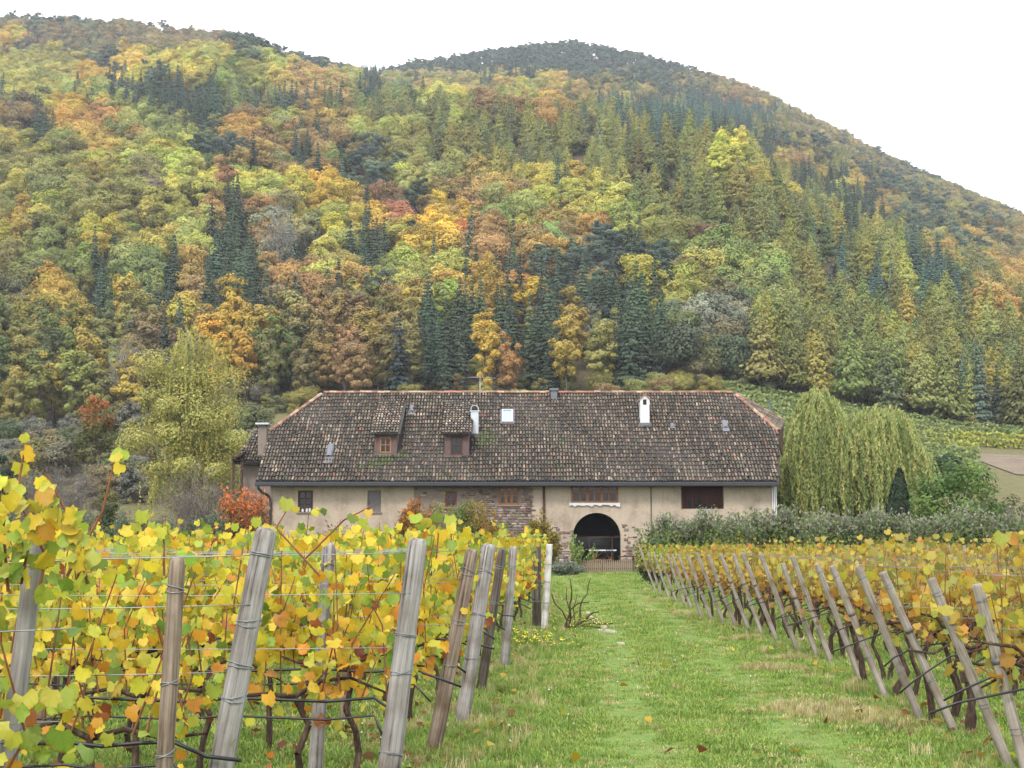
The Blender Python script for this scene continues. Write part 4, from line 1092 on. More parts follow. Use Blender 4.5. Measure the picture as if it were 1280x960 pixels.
# gutter, downpipes, cable
M_ = MB(); M_.box(xL0 - .05, YE - .16, ZE_ - .3, xR0 + .02, YE + .02, ZE_ - .04); hpart(M_, 'gutter', M['gutter'], bevel=.04)
hpart(MB().box(xL0 + .1, YE + .02, ZE_ - .24, xR0 - .1, YF - .004, ZE_ - .2), 'soffit', M['wood_dark'])
def pipe(name, pts, r, m, parent=None):
    V, Fs = tube_path(pts, r, 10)
    o = obj(name, np_mesh(name, V, Fs, mats=[m], smooth=False), parent or house)
    o.data.transform(HI)
    return o
pipe('downpipe', [(fx(680), YF - .1, ZE_ - .25), (fx(680), YF - .1, 2.4), (fx(680), YF - .1, 0)], .075, M['wood_dark'])
pipe('cable', [(fx(814), YF - .03, ZE_ - .25), (fx(814), YF - .03, 2.4), (fx(814), YF - .03, 1)], .03, M['gutter'])
pipe('downpipe', [(xL0 + .15, YE - .05, ZE_ - .2), (xL0 + .15, YE, 5.0), (xL0 + .35, YE + .2, 4.75), (fx(335), YF - .15, 4.6), (fx(338.5), YF - .12, 4.3), (fx(338.5), YF - .12, 0)], .085, M['gutter'])

# ---- roof
rng = np.random.default_rng(8)
TILE = [((92, 83, 73), 30), ((106, 95, 83), 26), ((122, 109, 95), 18), ((146, 130, 113), 9), ((162, 146, 128), 2), ((134, 106, 86), 4), ((98, 96, 76), 10), ((76, 69, 62), 14), ((140, 90, 70), 1)]
TC = np.array([K(*c) for c, w in TILE])[:, :3]; TW = np.cumsum([w for c, w in TILE]) / sum(w for c, w in TILE)
def tile_plane(O, ex, eu, nrm, W_, L_, inside, pitch=.19, exp=.42, r=.066, moss=(), light=1.0):
    """covers of half-round clay over a dark pan; O origin, ex along the eave, eu up the slope"""
    O, ex, eu, nrm = (np.array(v) for v in (O, ex, eu, nrm))
    nc, nr = int(W_ / pitch), int(L_ / exp) + 1
    ii_, jj_ = np.meshgrid(np.arange(nc), np.arange(nr)); ii_ = ii_.ravel(); jj_ = jj_.ravel()
    cx_ = (ii_ + .5) * pitch; cu_ = jj_ * exp
    ok = np.array([inside(a, b_ + exp * .5) for a, b_ in zip(cx_, cu_)])
    cx_, cu_, ii_, jj_ = cx_[ok], cu_[ok], ii_[ok], jj_[ok]
    n = len(cx_)
    cx_ = cx_ + rng.normal(0, .012, n); slide = rng.normal(0, .022, n); lift = rng.uniform(0, .02, n); skew = rng.normal(0, .014, n)
    ang = np.linspace(0, math.pi, 5)
    c_low = 1 + .16 * np.sin(cx_ * .55 + 1.1) * np.sin(cu_ * .8 + cx_ * .13) + .1 * np.sin(cx_ * 1.7 + cu_ * .5)
    sag = .055 * np.sin(cx_ * .42 + .6) * np.sin(cu_ * .5 + .3) + .025 * np.sin(cx_ * 1.3 + cu_)
    lift = lift + sag + .03
    V = np.zeros((n, 10, 3))
    for e, (du, rr, lf) in enumerate(((-.03, r, .028), (exp + .06, r * .86, .0))):
        x_ = cx_[:, None] + rr * np.cos(ang)[None] + skew[:, None] * e
        h_ = rr * np.sin(ang)[None] * .9 + lf + (lift - sag)[:, None] * (1 - e) + sag[:, None] + .01
        u_ = (cu_ + slide + du)[:, None] + np.zeros((n, 5))
        V[:, e * 5:(e + 1) * 5] = O + x_[..., None] * ex + u_[..., None] * eu + h_[..., None] * nrm
    fs = []
    base = (np.arange(n) * 10)[:, None]
    quads = np.concatenate([base + np.array([[k, k + 5, k + 6, k + 1]]) for k in range(4)], 0)
    cap = base + np.array([[4, 3, 2, 1, 0]])
    ci_ = np.searchsorted(TW, rng.random(n)); ci_ = np.minimum(ci_, len(TC) - 1)
    c = TC[ci_] * rng.normal(1, .16, (n, 1)) * light * 1.0 * c_low[:, None]
    for (mx_, mu_, rx_, ru_) in moss:
        q = ((cx_ - mx_) / rx_) ** 2 + ((cu_ - mu_) / ru_) ** 2 + rng.normal(0, .35, n)
        c = np.where((q < .8)[:, None], np.array(K(96, 104, 62))[None, :3] * rng.normal(1, .2, (n, 1)), c)
    c = np.clip(c, .01, .8)
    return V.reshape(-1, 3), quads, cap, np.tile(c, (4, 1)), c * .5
def roof_plane(name, corners, parent, eave_dir, up, inside, W_, L_, O, moss=(), light=1.0, thick=.14, base=True):
    ex = Vector(eave_dir).normalized(); eu = Vector(up).normalized(); nr = ex.cross(eu).normalized()
    if nr.z < 0: nr = -nr
    V, q, cap, c1, c2 = tile_plane(O, ex, eu, nr, W_, L_, inside, moss=moss, light=light)
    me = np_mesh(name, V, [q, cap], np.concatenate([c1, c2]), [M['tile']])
    o = obj('roof_tiles', me, parent); o.data.transform(HI); tag(o, kind='stuff')
    return o
SL = math.hypot(RUN, RISE); UP = Vector((0, RUN, RISE)) / SL
roof = hpart(MB().prism([roofp(xL0, 0), roofp(xR0, 0), hipR, ridR, ridL, hipL], (0, .1, -.13))
             .prism([hipR, bR, ridR], (-.08, 0, -.12)).prism([hipL, ridL, bL], (.08, 0, -.12))
             .prism([ridL, ridR, bR, (xR0 + 1.8, YE + 2 * RUN, ZE_), (xL0, YE + 2 * RUN, ZE_), bL], (0, -.1, -.13)), 'roof', M['roof_base'])
def in_front(x, u):
    X = xL0 + x; t = u / SL
    if t > .995: return False
    if t < T_H: l, r_ = xL0, xR0 + (hipR.x - xR0) * t / T_H
    else:
        q = (t - T_H) / (1 - T_H); l = hipL.x + (RL - hipL.x) * q; r_ = hipR.x + (RR - hipR.x) * q
    if not (l + .05 < X < r_ - .05): return False
    for (da, db, ta, tb) in DORM_HOLES:
        if da < X < db and ta < t < tb: return False
    return True
def onroof(u, v):
    """point of the front roof plane seen at photo pixel"""
    d = YE + 2
    for _ in range(30):
        p = pix(u, v, d); t = (p.z - ZE_) / RISE
        d += ((YE + RUN * t) - d) * .6 * 1.0 if False else 0
        # ray-plane: z(d) - (ZE_ + (d-YE)*RISE/RUN) = 0
        break
    q = pix(u, v, 1.0); dz = q.z - CAM_Z; dx = q.x
    d = (CAM_Z - ZE_ + YE * RISE / RUN) / (RISE / RUN - dz)
    return pix(u, v, d)
def rt(v, u=640): return (onroof(u, v).z - ZE_) / RISE
DORM = []
for (ua, ub, vtop, vl, uwa, uwb, vb) in ((463, 501, 501, 543, 468, 496, 568), (553, 590, 501, 543, 556, 586, 570)):
    pb = onroof((ua + ub) / 2, vb)
    xa, xb = onroof(uwa, vb).x, onroof(uwb, vb).x
    yd = pb.y - .02
    ztop = pix(uwa, vl, yd).z + .02
    pt = onroof((ua + ub) / 2, vtop)
    DORM.append((xa, xb, yd, pb.z, ztop, pt))
DORM_HOLES = [(d[0] - .18, d[1] + .18, rt(568), (d[5].z - ZE_) / RISE - .01) for d in DORM]
mo = [((onroof(a, b).x - xL0), (onroof(a, b).z - ZE_) / RISE * SL, c, d) for a, b, c, d in ((480, 578, 1.0, .7), (500, 571, .7, .4), (608, 545, .6, .6), (606, 556, .9, .5), (462, 585, .8, .3), (560, 598, .5, .3), (700, 560, .3, .3))]
roof_plane('tiles_front', None, roof, (1, 0, 0), UP, in_front, hipR.x - xL0 + .2, SL, roofp(xL0, 0), moss=mo)
# right hip face tiles
exh = (bR - hipR); Wh = exh.length; midp = (hipR + bR) / 2; uph = (ridR - midp); uph = uph - exh.normalized() * uph.dot(exh.normalized()); Lh = uph.length
apex = (ridR - hipR).dot(exh.normalized())
roof_plane('tiles_hip', None, roof, exh, uph, lambda x, u: (u / Lh) < (x / apex if x < apex else (Wh - x) / (Wh - apex)) - .02, Wh, Lh, hipR)
exl = (hipL - bL); Wl = exl.length; upl = (ridL - hipL); upl = upl - exl.normalized() * upl.dot(exl.normalized()); Ll = upl.length; apl = (ridL - bL).dot(exl.normalized())
roof_plane('tiles_hip', None, roof, exl, upl, lambda x, u: (u / Ll) < (x / apl if x < apl else (Wl - x) / (Wl - apl)) - .02, Wl, Ll, bL)
# ridge and hip cap tiles
def caps(p0, p1, r=.13, step=.4, name='ridge_tiles'):
    p0, p1 = np.array(p0), np.array(p1); L = np.linalg.norm(p1 - p0); d = (p1 - p0) / L; n = int(L / step)
    up = np.array([0, 0, 1.0]); up = up - d * up.dot(d); up /= np.linalg.norm(up); sd_ = np.cross(d, up)
    V = []; Q = []; C_ = []
    for i in range(n):
        a = p0 + d * i * step + up * (rng.uniform(-.01, .02)); e = a + d * (step + .05); ang = np.linspace(-.2, math.pi + .2, 6)
        bse = len(V)
        for pnt, rr in ((a, r), (e, r * .88)):
            for g in ang: V.append(pnt + sd_ * rr * math.cos(g) + up * rr * math.sin(g) * .9)
        for k in range(5): Q.append([bse + k, bse + k + 1, bse + k + 7, bse + k + 6])
        c = jit(K(*[(178, 138, 114), (186, 152, 130), (166, 122, 100), (140, 110, 92)][rng.integers(4)]), rng, .12)[0]
        C_ += [c] * 5
    o = obj(name, np_mesh(name, V, [np.array(Q)], np.array(C_), [M['tile']]), roof); o.data.transform(HI); tag(o, kind='stuff')
o3 = Vector((0, 0, .05))
caps(ridL + o3, ridR + o3); caps(hipL + o3, ridL + o3, name='hip_tiles'); caps(hipR + o3, ridR + o3, name='hip_tiles'); caps(bR + o3, ridR + o3, name='hip_tiles')
# verge boards and the dark boarded gable peak at the right
hpart(MB().prism([roofp(xR0, 0), roofp(xR0 + .05, 0), hipR + Vector((.05, 0, 0)), hipR], (0, 0, -.3)), 'verge_board', M['wood_dark'])
hpart(MB().prism([hipR + Vector((.1, .1, -.1)), bR + Vector((-.02, 0, -.1)), bR + Vector((-.1, .2, -2.3)), hipR + Vector((.1, .1, -1.0))], (-.08, 0, 0)), 'gable_boarding', M['wood_dark'])
hpart(MB().prism([roofp(xL0 - .02, 0), roofp(xL0, 0), hipL, hipL + Vector((-.02, 0, 0))], (0, 0, -.25)), 'verge_board', M['wood_dark'])

# ---- dormers
for di, (xa, xb, yd, zb, zt, pt) in enumerate(DORM):
    d = MB()
    yback = pt.y - .3
    for x in (xa, xb - .12):
        d.prism([(x, yd, zb - .1), (x, yd, zt), (x, yback, pt.z - .25)], (.12, 0, 0))
    d.box(xa + .12, yd, zb - .1, xb - .12, yd + .1, zb + .08)
    d.box(xa + .12, yd, zt - .16, xb - .12, yd + .1, zt - .02)
    do = hpart(d, 'dormer', M['wood_mauve'])
    do['label'] = ['dormer with an orange-framed window', 'dormer with a dull brown window'][di]
    wx0, wx1 = (xa + (xb - xa) * .24, xa + (xb - xa) * .74)
    for a, b in ((xa + .12, wx0 - .004), (wx1 + .004, xb - .12)):
        hpart(MB().box(a, yd + .03, zb + .08, b, yd + .08, zt - .16), 'side_panel', M['wood_mauve'], do)
    wz0, wz1 = zb + .1, zt - .17
    m_w = M['wood_orange'] if di == 0 else M['wood_dark']
    fw = .08
    hpart(MB().box(wx0, yd + .01, wz0, wx0 + fw, yd + .1, wz1).box(wx1 - fw, yd + .01, wz0, wx1, yd + .1, wz1).box(wx0 + fw, yd + .01, wz0, wx1 - fw, yd + .1, wz0 + fw).box(wx0 + fw, yd + .01, wz1 - fw, wx1 - fw, yd + .1, wz1)
          .box((wx0 + wx1) / 2 - .025, yd + .014, wz0 + fw, (wx0 + wx1) / 2 + .025, yd + .09, wz1 - fw).box(wx0 + fw, yd + .018, (wz0 + wz1) / 2 - .02, wx1 - fw, yd + .085, (wz0 + wz1) / 2 + .02), 'window', m_w, do)
    hpart(MB().box(wx0 + fw, yd + .05, wz0 + fw, wx1 - fw, yd + .06, wz1 - fw), 'pane', M['glass'], do)
    hpart(MB().box(xa - .02, yd - .06, zb - .1, xb + .02, yd - .003, zb - .01), 'flashing', M['lead'], do)
    # roof of the dormer
    f0 = Vector((xa - .22, yd - .32, zt - .02)); f1 = Vector((xb + .22, yd - .32, zt - .02))
    b0 = Vector((xa - .05, pt.y, pt.z + .06)); b1 = Vector((xb + .25, pt.y, pt.z + .06))
    hpart(MB().prism([f0, f1, b1, b0], (0, .03, -.07)), 'dormer_roof', M['roof_base'], do)
    up_ = Vector((0, pt.y - f0.y, pt.z + .06 - f0.z)); L_ = up_.length
    w_ = (f1 - f0).length
    V, q, cap, c1, c2 = tile_plane(f0, (1, 0, 0), up_.normalized(), Vector((1, 0, 0)).cross(up_.normalized()), w_, L_, lambda x, u: u < L_ * .98, light=1.55)
    o = obj('roof_tiles', np_mesh('dormer_tiles', V, [q, cap], np.concatenate([c1, c2]), [M['tile']]), do); o.data.transform(HI); tag(o, kind='stuff')

# ---- chimneys, skylight, vents, aerial
def on_roof_box(u0, u1, v0, v1, y_off, name, m, parent=None, depth=.6, bevel=0):
    pb = onroof((u0 + u1) / 2, v1)
    y = pb.y - y_off
    x0_, x1_ = pix(u0, v1, y).x, pix(u1, v1, y).x
    return (x0_, x1_, y, pix(u0, v1, y).z, pix(u0, v0, y).z)
# tall white chimney with an arched cowl
x0, x1, y, z0, z1 = on_roof_box(588.5, 598, 514.5, 543, .1, '', None)
ch = hpart(MB().box(x0, y, z0 - .3, x1, y + .75, z1), 'chimney', M['metal_white']); ch['label'] = 'tall white chimney with a rounded cowl'
hpart(MB().box(x0 - .07, y - .05, z1 + .002, x1 + .07, y + .8, z1 + .07), 'chimney_cap', M['metal_white'], ch)
cw = MB(); nseg = 8; xc = (x0 + x1) / 2; rr = (x1 - x0) / 2 + .02
for i in range(nseg):
    a0, a1 = math.pi * i / nseg, math.pi * (i + 1) / nseg
    cw.prism([(xc - rr * math.cos(a0), y, z1 + .2 + rr * .85 * math.sin(a0)), (xc - rr * math.cos(a1), y, z1 + .2 + rr * .85 * math.sin(a1)),
              (xc - (rr - .05) * math.cos(a1), y, z1 + .2 + (rr - .05) * .85 * math.sin(a1)), (xc - (rr - .05) * math.cos(a0), y, z1 + .2 + (rr - .05) * .85 * math.sin(a0))], (0, .75, 0))
for s in (-1, 1): cw.box(xc + s * (rr - .03) - .02, y, z1 + .07, xc + s * (rr - .03) + .02, y + .75, z1 + .2)
hpart(cw, 'cowl', M['metal_white'], ch)
hpart(MB().box(x0 + .08, y + .05, z1 + .07, x1 - .08, y + .7, z1 + .22), 'flue', M['black'], ch)
hpart(MB().box(x0 - .12, y - .05, z0 - .22, x1 + .12, y - .002, z0 + .05), 'flashing', M['lead'], ch)
# white chimney with a little gabled tile hat
x0, x1, y, z0, z1 = on_roof_box(800.5, 812, 506, 530, .15, '', None)
ch = hpart(MB().box(x0, y, z0 - .3, x1, y + .8, z1), 'chimney', M['white']); ch['label'] = 'white chimney with a small gabled tile hat'
xc = (x0 + x1) / 2; zt = z1 + .35
hat = hpart(MB().box(x0 - .02, y, z1 + .002, x0 + .18, y + .8, zt).box(x1 - .18, y, z1 + .002, x1 + .02, y + .8, zt).prism([(x0 - .02, y, zt), (x1 + .02, y, zt), (xc, y, zt + .3)], (0, .8, 0)), 'chimney_hood', M['white'], ch)
hpart(MB().box(x0 + .19, y + .03, z1 + .005, x1 - .19, y + .77, zt - .004), 'flue', M['black'], ch)
hpart(MB().prism([(x0 - .16, y - .08, zt - .05), (xc, y - .08, zt + .37), (xc, y - .08, zt + .31), (x0 - .16, y - .08, zt - .12)], (0, .96, 0)).prism([(xc + .002, y - .08, zt + .37), (x1 + .16, y - .08, zt - .05), (x1 + .16, y - .08, zt - .12), (xc + .002, y - .08, zt + .31)], (0, .96, 0)), 'hat_tiles', plain('clay_hat', K(176, 128, 104), var=.25), ch)
hpart(MB().box(x0 - .1, y - .06, z0 - .22, x1 + .1, y - .003, z0 + .08), 'flashing', M['lead'], ch)
# grey ridge flue
x0, x1, y, z0, z1 = on_roof_box(688.5, 696.5, 488, 499, .1, '', None)
ch = hpart(MB().box(x0, y, z0 - .4, x1, y + .5, z1), 'chimney', M['lead']); ch['label'] = 'squat grey flue at the ridge'
hpart(MB().box(x0 - .09, y - .08, z1 + .002, x1 + .09, y + .58, z1 + .14), 'chimney_cap', M['lead'], ch)
# skylight
p0, p1 = onroof(627.5, 530), onroof(641, 514.5)
nrm = Vector((0, -RISE, RUN)).normalized()
sk0 = Vector((p0.x, p0.y, p0.z)); w_ = p1.x - p0.x; l_ = (Vector((p0.x, p1.y, p1.z)) - p0).length
Rm = Matrix((Vector((1, 0, 0)), UP, nrm)).transposed()
sk = hpart(MB().box(0, 0, .02, w_, .08, .2, R=Rm, o=sk0).box(0, l_ - .08, .02, w_, l_, .2, R=Rm, o=sk0).box(0, .08, .02, .08, l_ - .08, .2, R=Rm, o=sk0).box(w_ - .08, .08, .02, w_, l_ - .08, .2, R=Rm, o=sk0), 'skylight', M['metal_white'])
hpart(MB().box(.08, .08, .1, w_ - .08, l_ - .08, .15, R=Rm, o=sk0), 'pane', M['skyglass'], sk)
hpart(MB().box(-.1, -.14, .0, w_ + .1, -.002, .13, R=Rm, o=sk0).box(-.1, 0, .0, -.003, l_ + .08, .12, R=Rm, o=sk0).box(w_ + .003, 0, 0, w_ + .1, l_ + .08, .12, R=Rm, o=sk0), 'flashing', M['lead'], sk)
# arched roof vent and two small slate vents
def roof_vent(u, v0, v1, w_):
    p = onroof(u, v1); L_ = (onroof(u, v0) - p).length
    o_ = Vector((p.x - w_ / 2, p.y, p.z))
    mb = MB().box(0, 0, .03, w_, L_ * .35, .13, R=Rm, o=o_)
    nn = 6
    for i in range(nn):
        a0, a1 = math.pi * i / nn, math.pi * (i + 1) / nn
        q = lambda a, r_, yy: o_ + Rm @ Vector((w_ / 2 - r_ * math.cos(a), yy, .05 + r_ * math.sin(a) * .8))
        mb.prism([q(a0, w_ * .46, L_ * .36), q(a1, w_ * .46, L_ * .36), q(a1, w_ * .38, L_ * .36), q(a0, w_ * .38, L_ * .36)], Rm @ Vector((0, L_ * .64, 0)))
    v = hpart(mb, 'roof_vent', M['lead'])
    hpart(MB().box(w_ * .16, L_ * .45, .04, w_ * .84, L_ * .5, .04 + w_ * .3, R=Rm, o=o_), 'vent_hole', M['black'], v)
roof_vent(409.5, 558, 581, .5); roof_vent(514, 509, 520, .4); roof_vent(908, 528, 541, .42); roof_vent(841, 531, 537, .3)
# aerial
aer = empty('roof_aerial', tuple(pix(600, 516, YE + RUN * .93)), 'thin metal television aerial standing on the house roof behind the white chimney', 'aerial')
ap = Vector(aer.location); zt = pix(600, 472, ap.y).z
V, Fs = tube_path([(0, 0, -.9), (0, 0, (zt - ap.z) * .5), (0, 0, zt - ap.z + .1)], .042, 8); obj('mast', np_mesh('mast', V, Fs, mats=[M['wire']]), aer)
bx0, bx1 = pix(584, 473, ap.y).x - ap.x, pix(620, 473, ap.y).x - ap.x
obj('boom', np_mesh('boom', *tube_path([(bx0, -.04, zt - ap.z), (0, -.04, zt - ap.z), (bx1, -.04, zt - ap.z - .05)], .036, 6), mats=[M['wire']]), aer)
for i in range(9):
    x_ = bx0 + (bx1 - bx0) * (i + .5) / 9
    obj('aerial_rod', np_mesh('rod', *tube_path([(x_, -.35, zt - ap.z + .03), (x_, 0, zt - ap.z + .03), (x_, .35, zt - ap.z + .03)], .018, 5), mats=[M['wire']]), aer)

# ---- lower wing behind the left end
wing = empty('farmhouse_wing', (fx(312, 640, 95), 95, 0), 'small grey stone wing behind the left end of the farmhouse', 'house')
HI = Matrix.Translation(-Vector(wing.location))
def wx(u, v, d=95): return pix(u, v, d).x
wl, wr = wx(300, 600), wx(338, 600)
zev = pix(310, 577, 94.5).z; zrd = pix(320, 541, 98).z
hpart(MB().box(wl, 95.2, -.2, wr, 100.8, zev), 'wall', M['plaster_grey'], wing)
wrf = hpart(MB().prism([(wl - .3, 94.4, zev - .05), (wr, 94.4, zev - .05), (wr, 98, zrd), (wl + .35, 98, zrd)], (0, .05, -.14)).prism([(wl + .35, 98.06, zrd), (wr, 98.06, zrd), (wr, 101.4, zev), (wl - .3, 101.4, zev)], (0, 0, -.12)), 'roof', M['roof_base'], wing)
up_ = Vector((0, 3.6, zrd - zev + .05)); L_ = up_.length
V, q, cap, c1, c2 = tile_plane((wl - .25, 94.4, zev), (1, 0, 0), up_.normalized(), Vector((1, 0, 0)).cross(up_.normalized()), wr - wl + .2, L_, lambda x, u: x > .6 * u / L_)
o = obj('roof_tiles', np_mesh('wing_tiles', V, [q, cap], np.concatenate([c1, c2]), [M['tile']]), wrf); o.data.transform(HI); tag(o, kind='stuff')
hpart(MB().prism([(wx(292, 570), 94.2, pix(292, 573, 94.2).z), (wx(306, 570), 94.2, pix(306, 566, 94.2).z), (wx(306, 570), 97, pix(306, 566, 94.2).z + .4), (wx(292, 570), 97, pix(292, 573, 94.2).z + .4)], (0, 0, -.16)), 'porch_roof', M['wood_red'], wing)
for u in (293.5, 304):
    hpart(MB().box(wx(u, 600) - .07, 94.4, -.1, wx(u, 600) + .07, 94.54, pix(u, 572, 94.4).z - .05), 'porch_post', M['wood_dark'], wing)
# chimney of the wing
x0, x1 = wx(322.5, 550, 94.9), wx(333, 550, 94.9); z0, z1 = pix(328, 560, 94.9).z - .6, pix(328, 533, 94.9).z
ch = hpart(MB().box(x0, 94.9, z0, x1, 95.6, z1), 'chimney', M['plaster_grey'], wing)
hpart(MB().box(x0 + .05, 94.97, z1 + .002, x1 - .05, 95.53, z1 + .12), 'flue', M['lead'], ch)
hpart(MB().box(x0 - .17, 94.7, z1 + .12, x1 + .17, 95.8, z1 + .24), 'chimney_cap', M['metal_white'], ch)
HI = Matrix.Translation(-Vector(house.location))

# ---- table, chair, picket fence and bench in front of the arch
def thing_parts(root, items):
    for nm, mb, m in items:
        o = mb.build(nm, m, root)
tb = empty('trestle_table', (fx(753, 688, 85.9), 85.9, FLOOR_Z), 'white-topped trestle table standing in the arched gateway', 'table')
tw = (fx(770, 688, 85.7) - fx(736, 688, 85.7)) / 2
MB().box(-tw, -.42, .68, tw, .42, .76).build('tabletop', M['white'], tb, bevel=.01)
for s in (-1, 1):
    for q in (-1, 1):
        MB().bar((s * (tw - .25), q * .32, 0), (s * (tw - .25), q * .2, .68), .07).build('leg', M['wood_orange'], tb)
    MB().bar((s * (tw - .25), 0, .16), (s * (tw - .85), 0, .66), .06).build('brace', M['wood_orange'], tb)
MB().box(-tw + .2, -.05, .12, tw - .2, .05, .2).build('stretcher', M['wood_orange'], tb)
cr = empty('garden_chair', (fx(762, 695, 85.0), 85.25, FLOOR_Z), 'dark plastic garden chair with arms in front of the white table', 'chair')
for sx in (-1, 1):
    for sy in (-1, 1):
        MB().bar((sx * .26, sy * .26, 0), (sx * .21, sy * .2, .42), .05).build('leg', M['black'], cr)
    V, Fs = tube_path([(sx * .25, .24, .42), (sx * .28, .22, .64), (sx * .29, 0, .66), (sx * .26, -.26, .63), (sx * .23, -.24, .42)], .025, 6); obj('armrest', np_mesh('armrest', V, Fs, mats=[M['black']]), cr)
MB().box(-.25, -.25, .42, .25, .22, .46).build('seat', M['black'], cr, bevel=.02)
bk = MB()
for i in range(5): bk.bar((-.18 + i * .09, -.24, .46), (-.19 + i * .095, -.33, .84), .045, .02)
bk.bar((-.25, -.33, .86), (.25, -.33, .86), .08, .03); bk.build('backrest', M['black'], cr)
bn = empty('low_bench', (fx(783, 700, 86.2), 86.2, FLOOR_Z), 'low dark bench with clutter beside the right foot of the arch', 'bench')
MB().box(-.55, -.2, .32, .55, .2, .38).build('seat', M['wood_dark'], bn)
for s in (-1, 1): MB().box(s * .42 - .05, -.18, 0, s * .42 + .05, .18, .32).build('leg', M['wood_dark'], bn)
fn = empty('picket_fence', (fx(752, 702, 83.5), 83.5, 0), 'low brown picket fence with pale pointed slats across the arched gateway', 'fence')
M['picket'] = noise_mat('picket_wood', [(.3, K(128, 108, 88)), (.7, K(186, 164, 138))], scale=6, stretch=(6, 6, 1), bump=.1)
fx0, fx1 = fx(715, 702, 83.5) - fn.location.x, fx(791, 702, 83.5) - fn.location.x
np_ = 30
pk = None
for i in range(np_):
    x = fx0 + (fx1 - fx0) * (i + .5) / np_; hh = .74 + rng.uniform(-.03, .03)
    if pk is None:
        pk = MB().prism([(-.033, 0, .03), (.033, 0, .03), (.033, 0, .68), (0, 0, .74), (-.033, 0, .68)], (0, .022, 0)).build('picket', M['picket'], fn); o = pk
    else:
        o = pk.copy(); COL.objects.link(o); o.parent = fn
    o.location = (x, 0, rng.uniform(-.02, .02)); o.rotation_euler = (0, rng.normal(0, .012), 0)
for z in (.18, .55): MB().box(fx0, .024, z, fx1, .06, z + .07).build('rail', M['wood_dark'], fn)
MB().bar((fx0 + .1, .075, .22), (fx0 + 1.7, .075, .55), .05, .02).build('brace', M['wood_dark'], fn)
MB().bar((fx1 - .1, .075, .22), (fx1 - 1.7, .075, .55), .05, .02).build('brace', M['wood_dark'], fn)
for x in (fx0, (fx0 + fx1) / 2, fx1): MB().box(x - .05, .076, -.1, x + .05, .17, .8).build('fence_post', M['wood_dark'], fn)
# stack of grey boards along the wall under the rubble stretch
bs = empty('board_stack', (fx(636, 660, 85.8), 85.8, 0), 'grey weathered boards stacked along the rubble wall', 'boards')
bw = (fx(662, 660, 85.8) - fx(612, 660, 85.8)) / 2
for s in (-.8, 0, .8): MB().box(s * bw - .08, -.3, 0, s * bw + .08, .3, 1.7).build('bearer', M['wood_dark'], bs)
for i in range(6):
    o_ = rng.uniform(-.15, .15)
    MB().box(-bw + o_, -.36, 1.702 + i * .16, bw + o_, .3, 1.79 + i * .16).build('plank', M['wood_grey'], bs)
# ------------------------------------------------------------------ trees and bushes round the house
def gz(x, y): return float(terrain(x, y))
def at(u, d, v=620):
    x = pix(u, v, d).x
    return (x, d, gz(x, d))
def plant(name, loc, segs, V, Fq, col, wood, label, group=None, wood_name='stems', cat=None, leaf_name='foliage', sides=4, leafm='leaf_col'):
    o = empty(name, loc, label, cat or name.replace('_', ' '), group)
    if segs is not None and len(segs):
        TV, TF = tubes(np.array(segs), sides)
        obj(wood_name, np_mesh(wood_name, TV, [TF], mats=[wood], smooth=True), o)
    if V is not None:
        f = obj(leaf_name, np_mesh(leaf_name, V, [Fq], col, [M[leafm]]), o)
        f['kind'] = 'stuff'
    return o
def pal_col(pal, n, rng, idx=None, a=.16, k=.62):
    C_ = np.array([K(*c, k=k)[:3] for c in pal])
    i = rng.integers(0, len(pal), n) if idx is None else idx
    return np.clip(C_[i] * rng.normal(1, a, (n, 1)) * rng.normal(1, a * .35, (n, 3)), .004, .9)
def shoots(rng, w, h, nsh, nl, size, colfn, lean=.25, dome=.5, wdep=None, z0=.1, curve=.1, jitter=.07, asp=1.7, start=.15):
    wdep = wdep or w
    P = []; D = []; S = []; Cc = []; segs = []
    for i in range(nsh):
        a = rng.random() * 6.283; r = math.sqrt(rng.random())
        bx, by = r * math.cos(a) * w * .42, r * math.sin(a) * wdep * .42
        hh = h * (1 - dome * r ** 2) * rng.uniform(.72, 1.06)
        tip = np.array([bx * (1 + lean) + rng.normal(0, .06 * w), by * (1 + lean) + rng.normal(0, .06 * w), hh])
        b0 = np.array([bx * .5, by * .5, 0]); mid = (b0 + tip) / 2 + rng.normal(0, curve * h * .25, 3)
        segs += chain([b0, mid, tip], .018 + .004 * h, .006)
        t = start + (1 - start) * rng.random(nl) ** .8
        q = ((1 - t) ** 2)[:, None] * b0 + (2 * t * (1 - t))[:, None] * mid + (t ** 2)[:, None] * tip
        P.append(q + rng.normal(0, jitter * (1 + .15 * h), (nl, 3)) * np.array([1, 1, .6]))
        D.append(np.repeat(unit((tip - b0)[None]), nl, 0) + rng.normal(0, .7, (nl, 3)))
        S.append(size * rng.uniform(.7, 1.35, nl))
        Cc.append(colfn(t * hh / h, rng, bx / w))
    P = np.concatenate(P); D = np.concatenate(D)
    Nn = rng.normal(size=P.shape) * .7 + [0, -.15, .45]
    V, Fq = leaf_quads(P, Nn, np.concatenate(S), asp, rng, droop=D)
    return segs, V, Fq, np.concatenate(Cc)
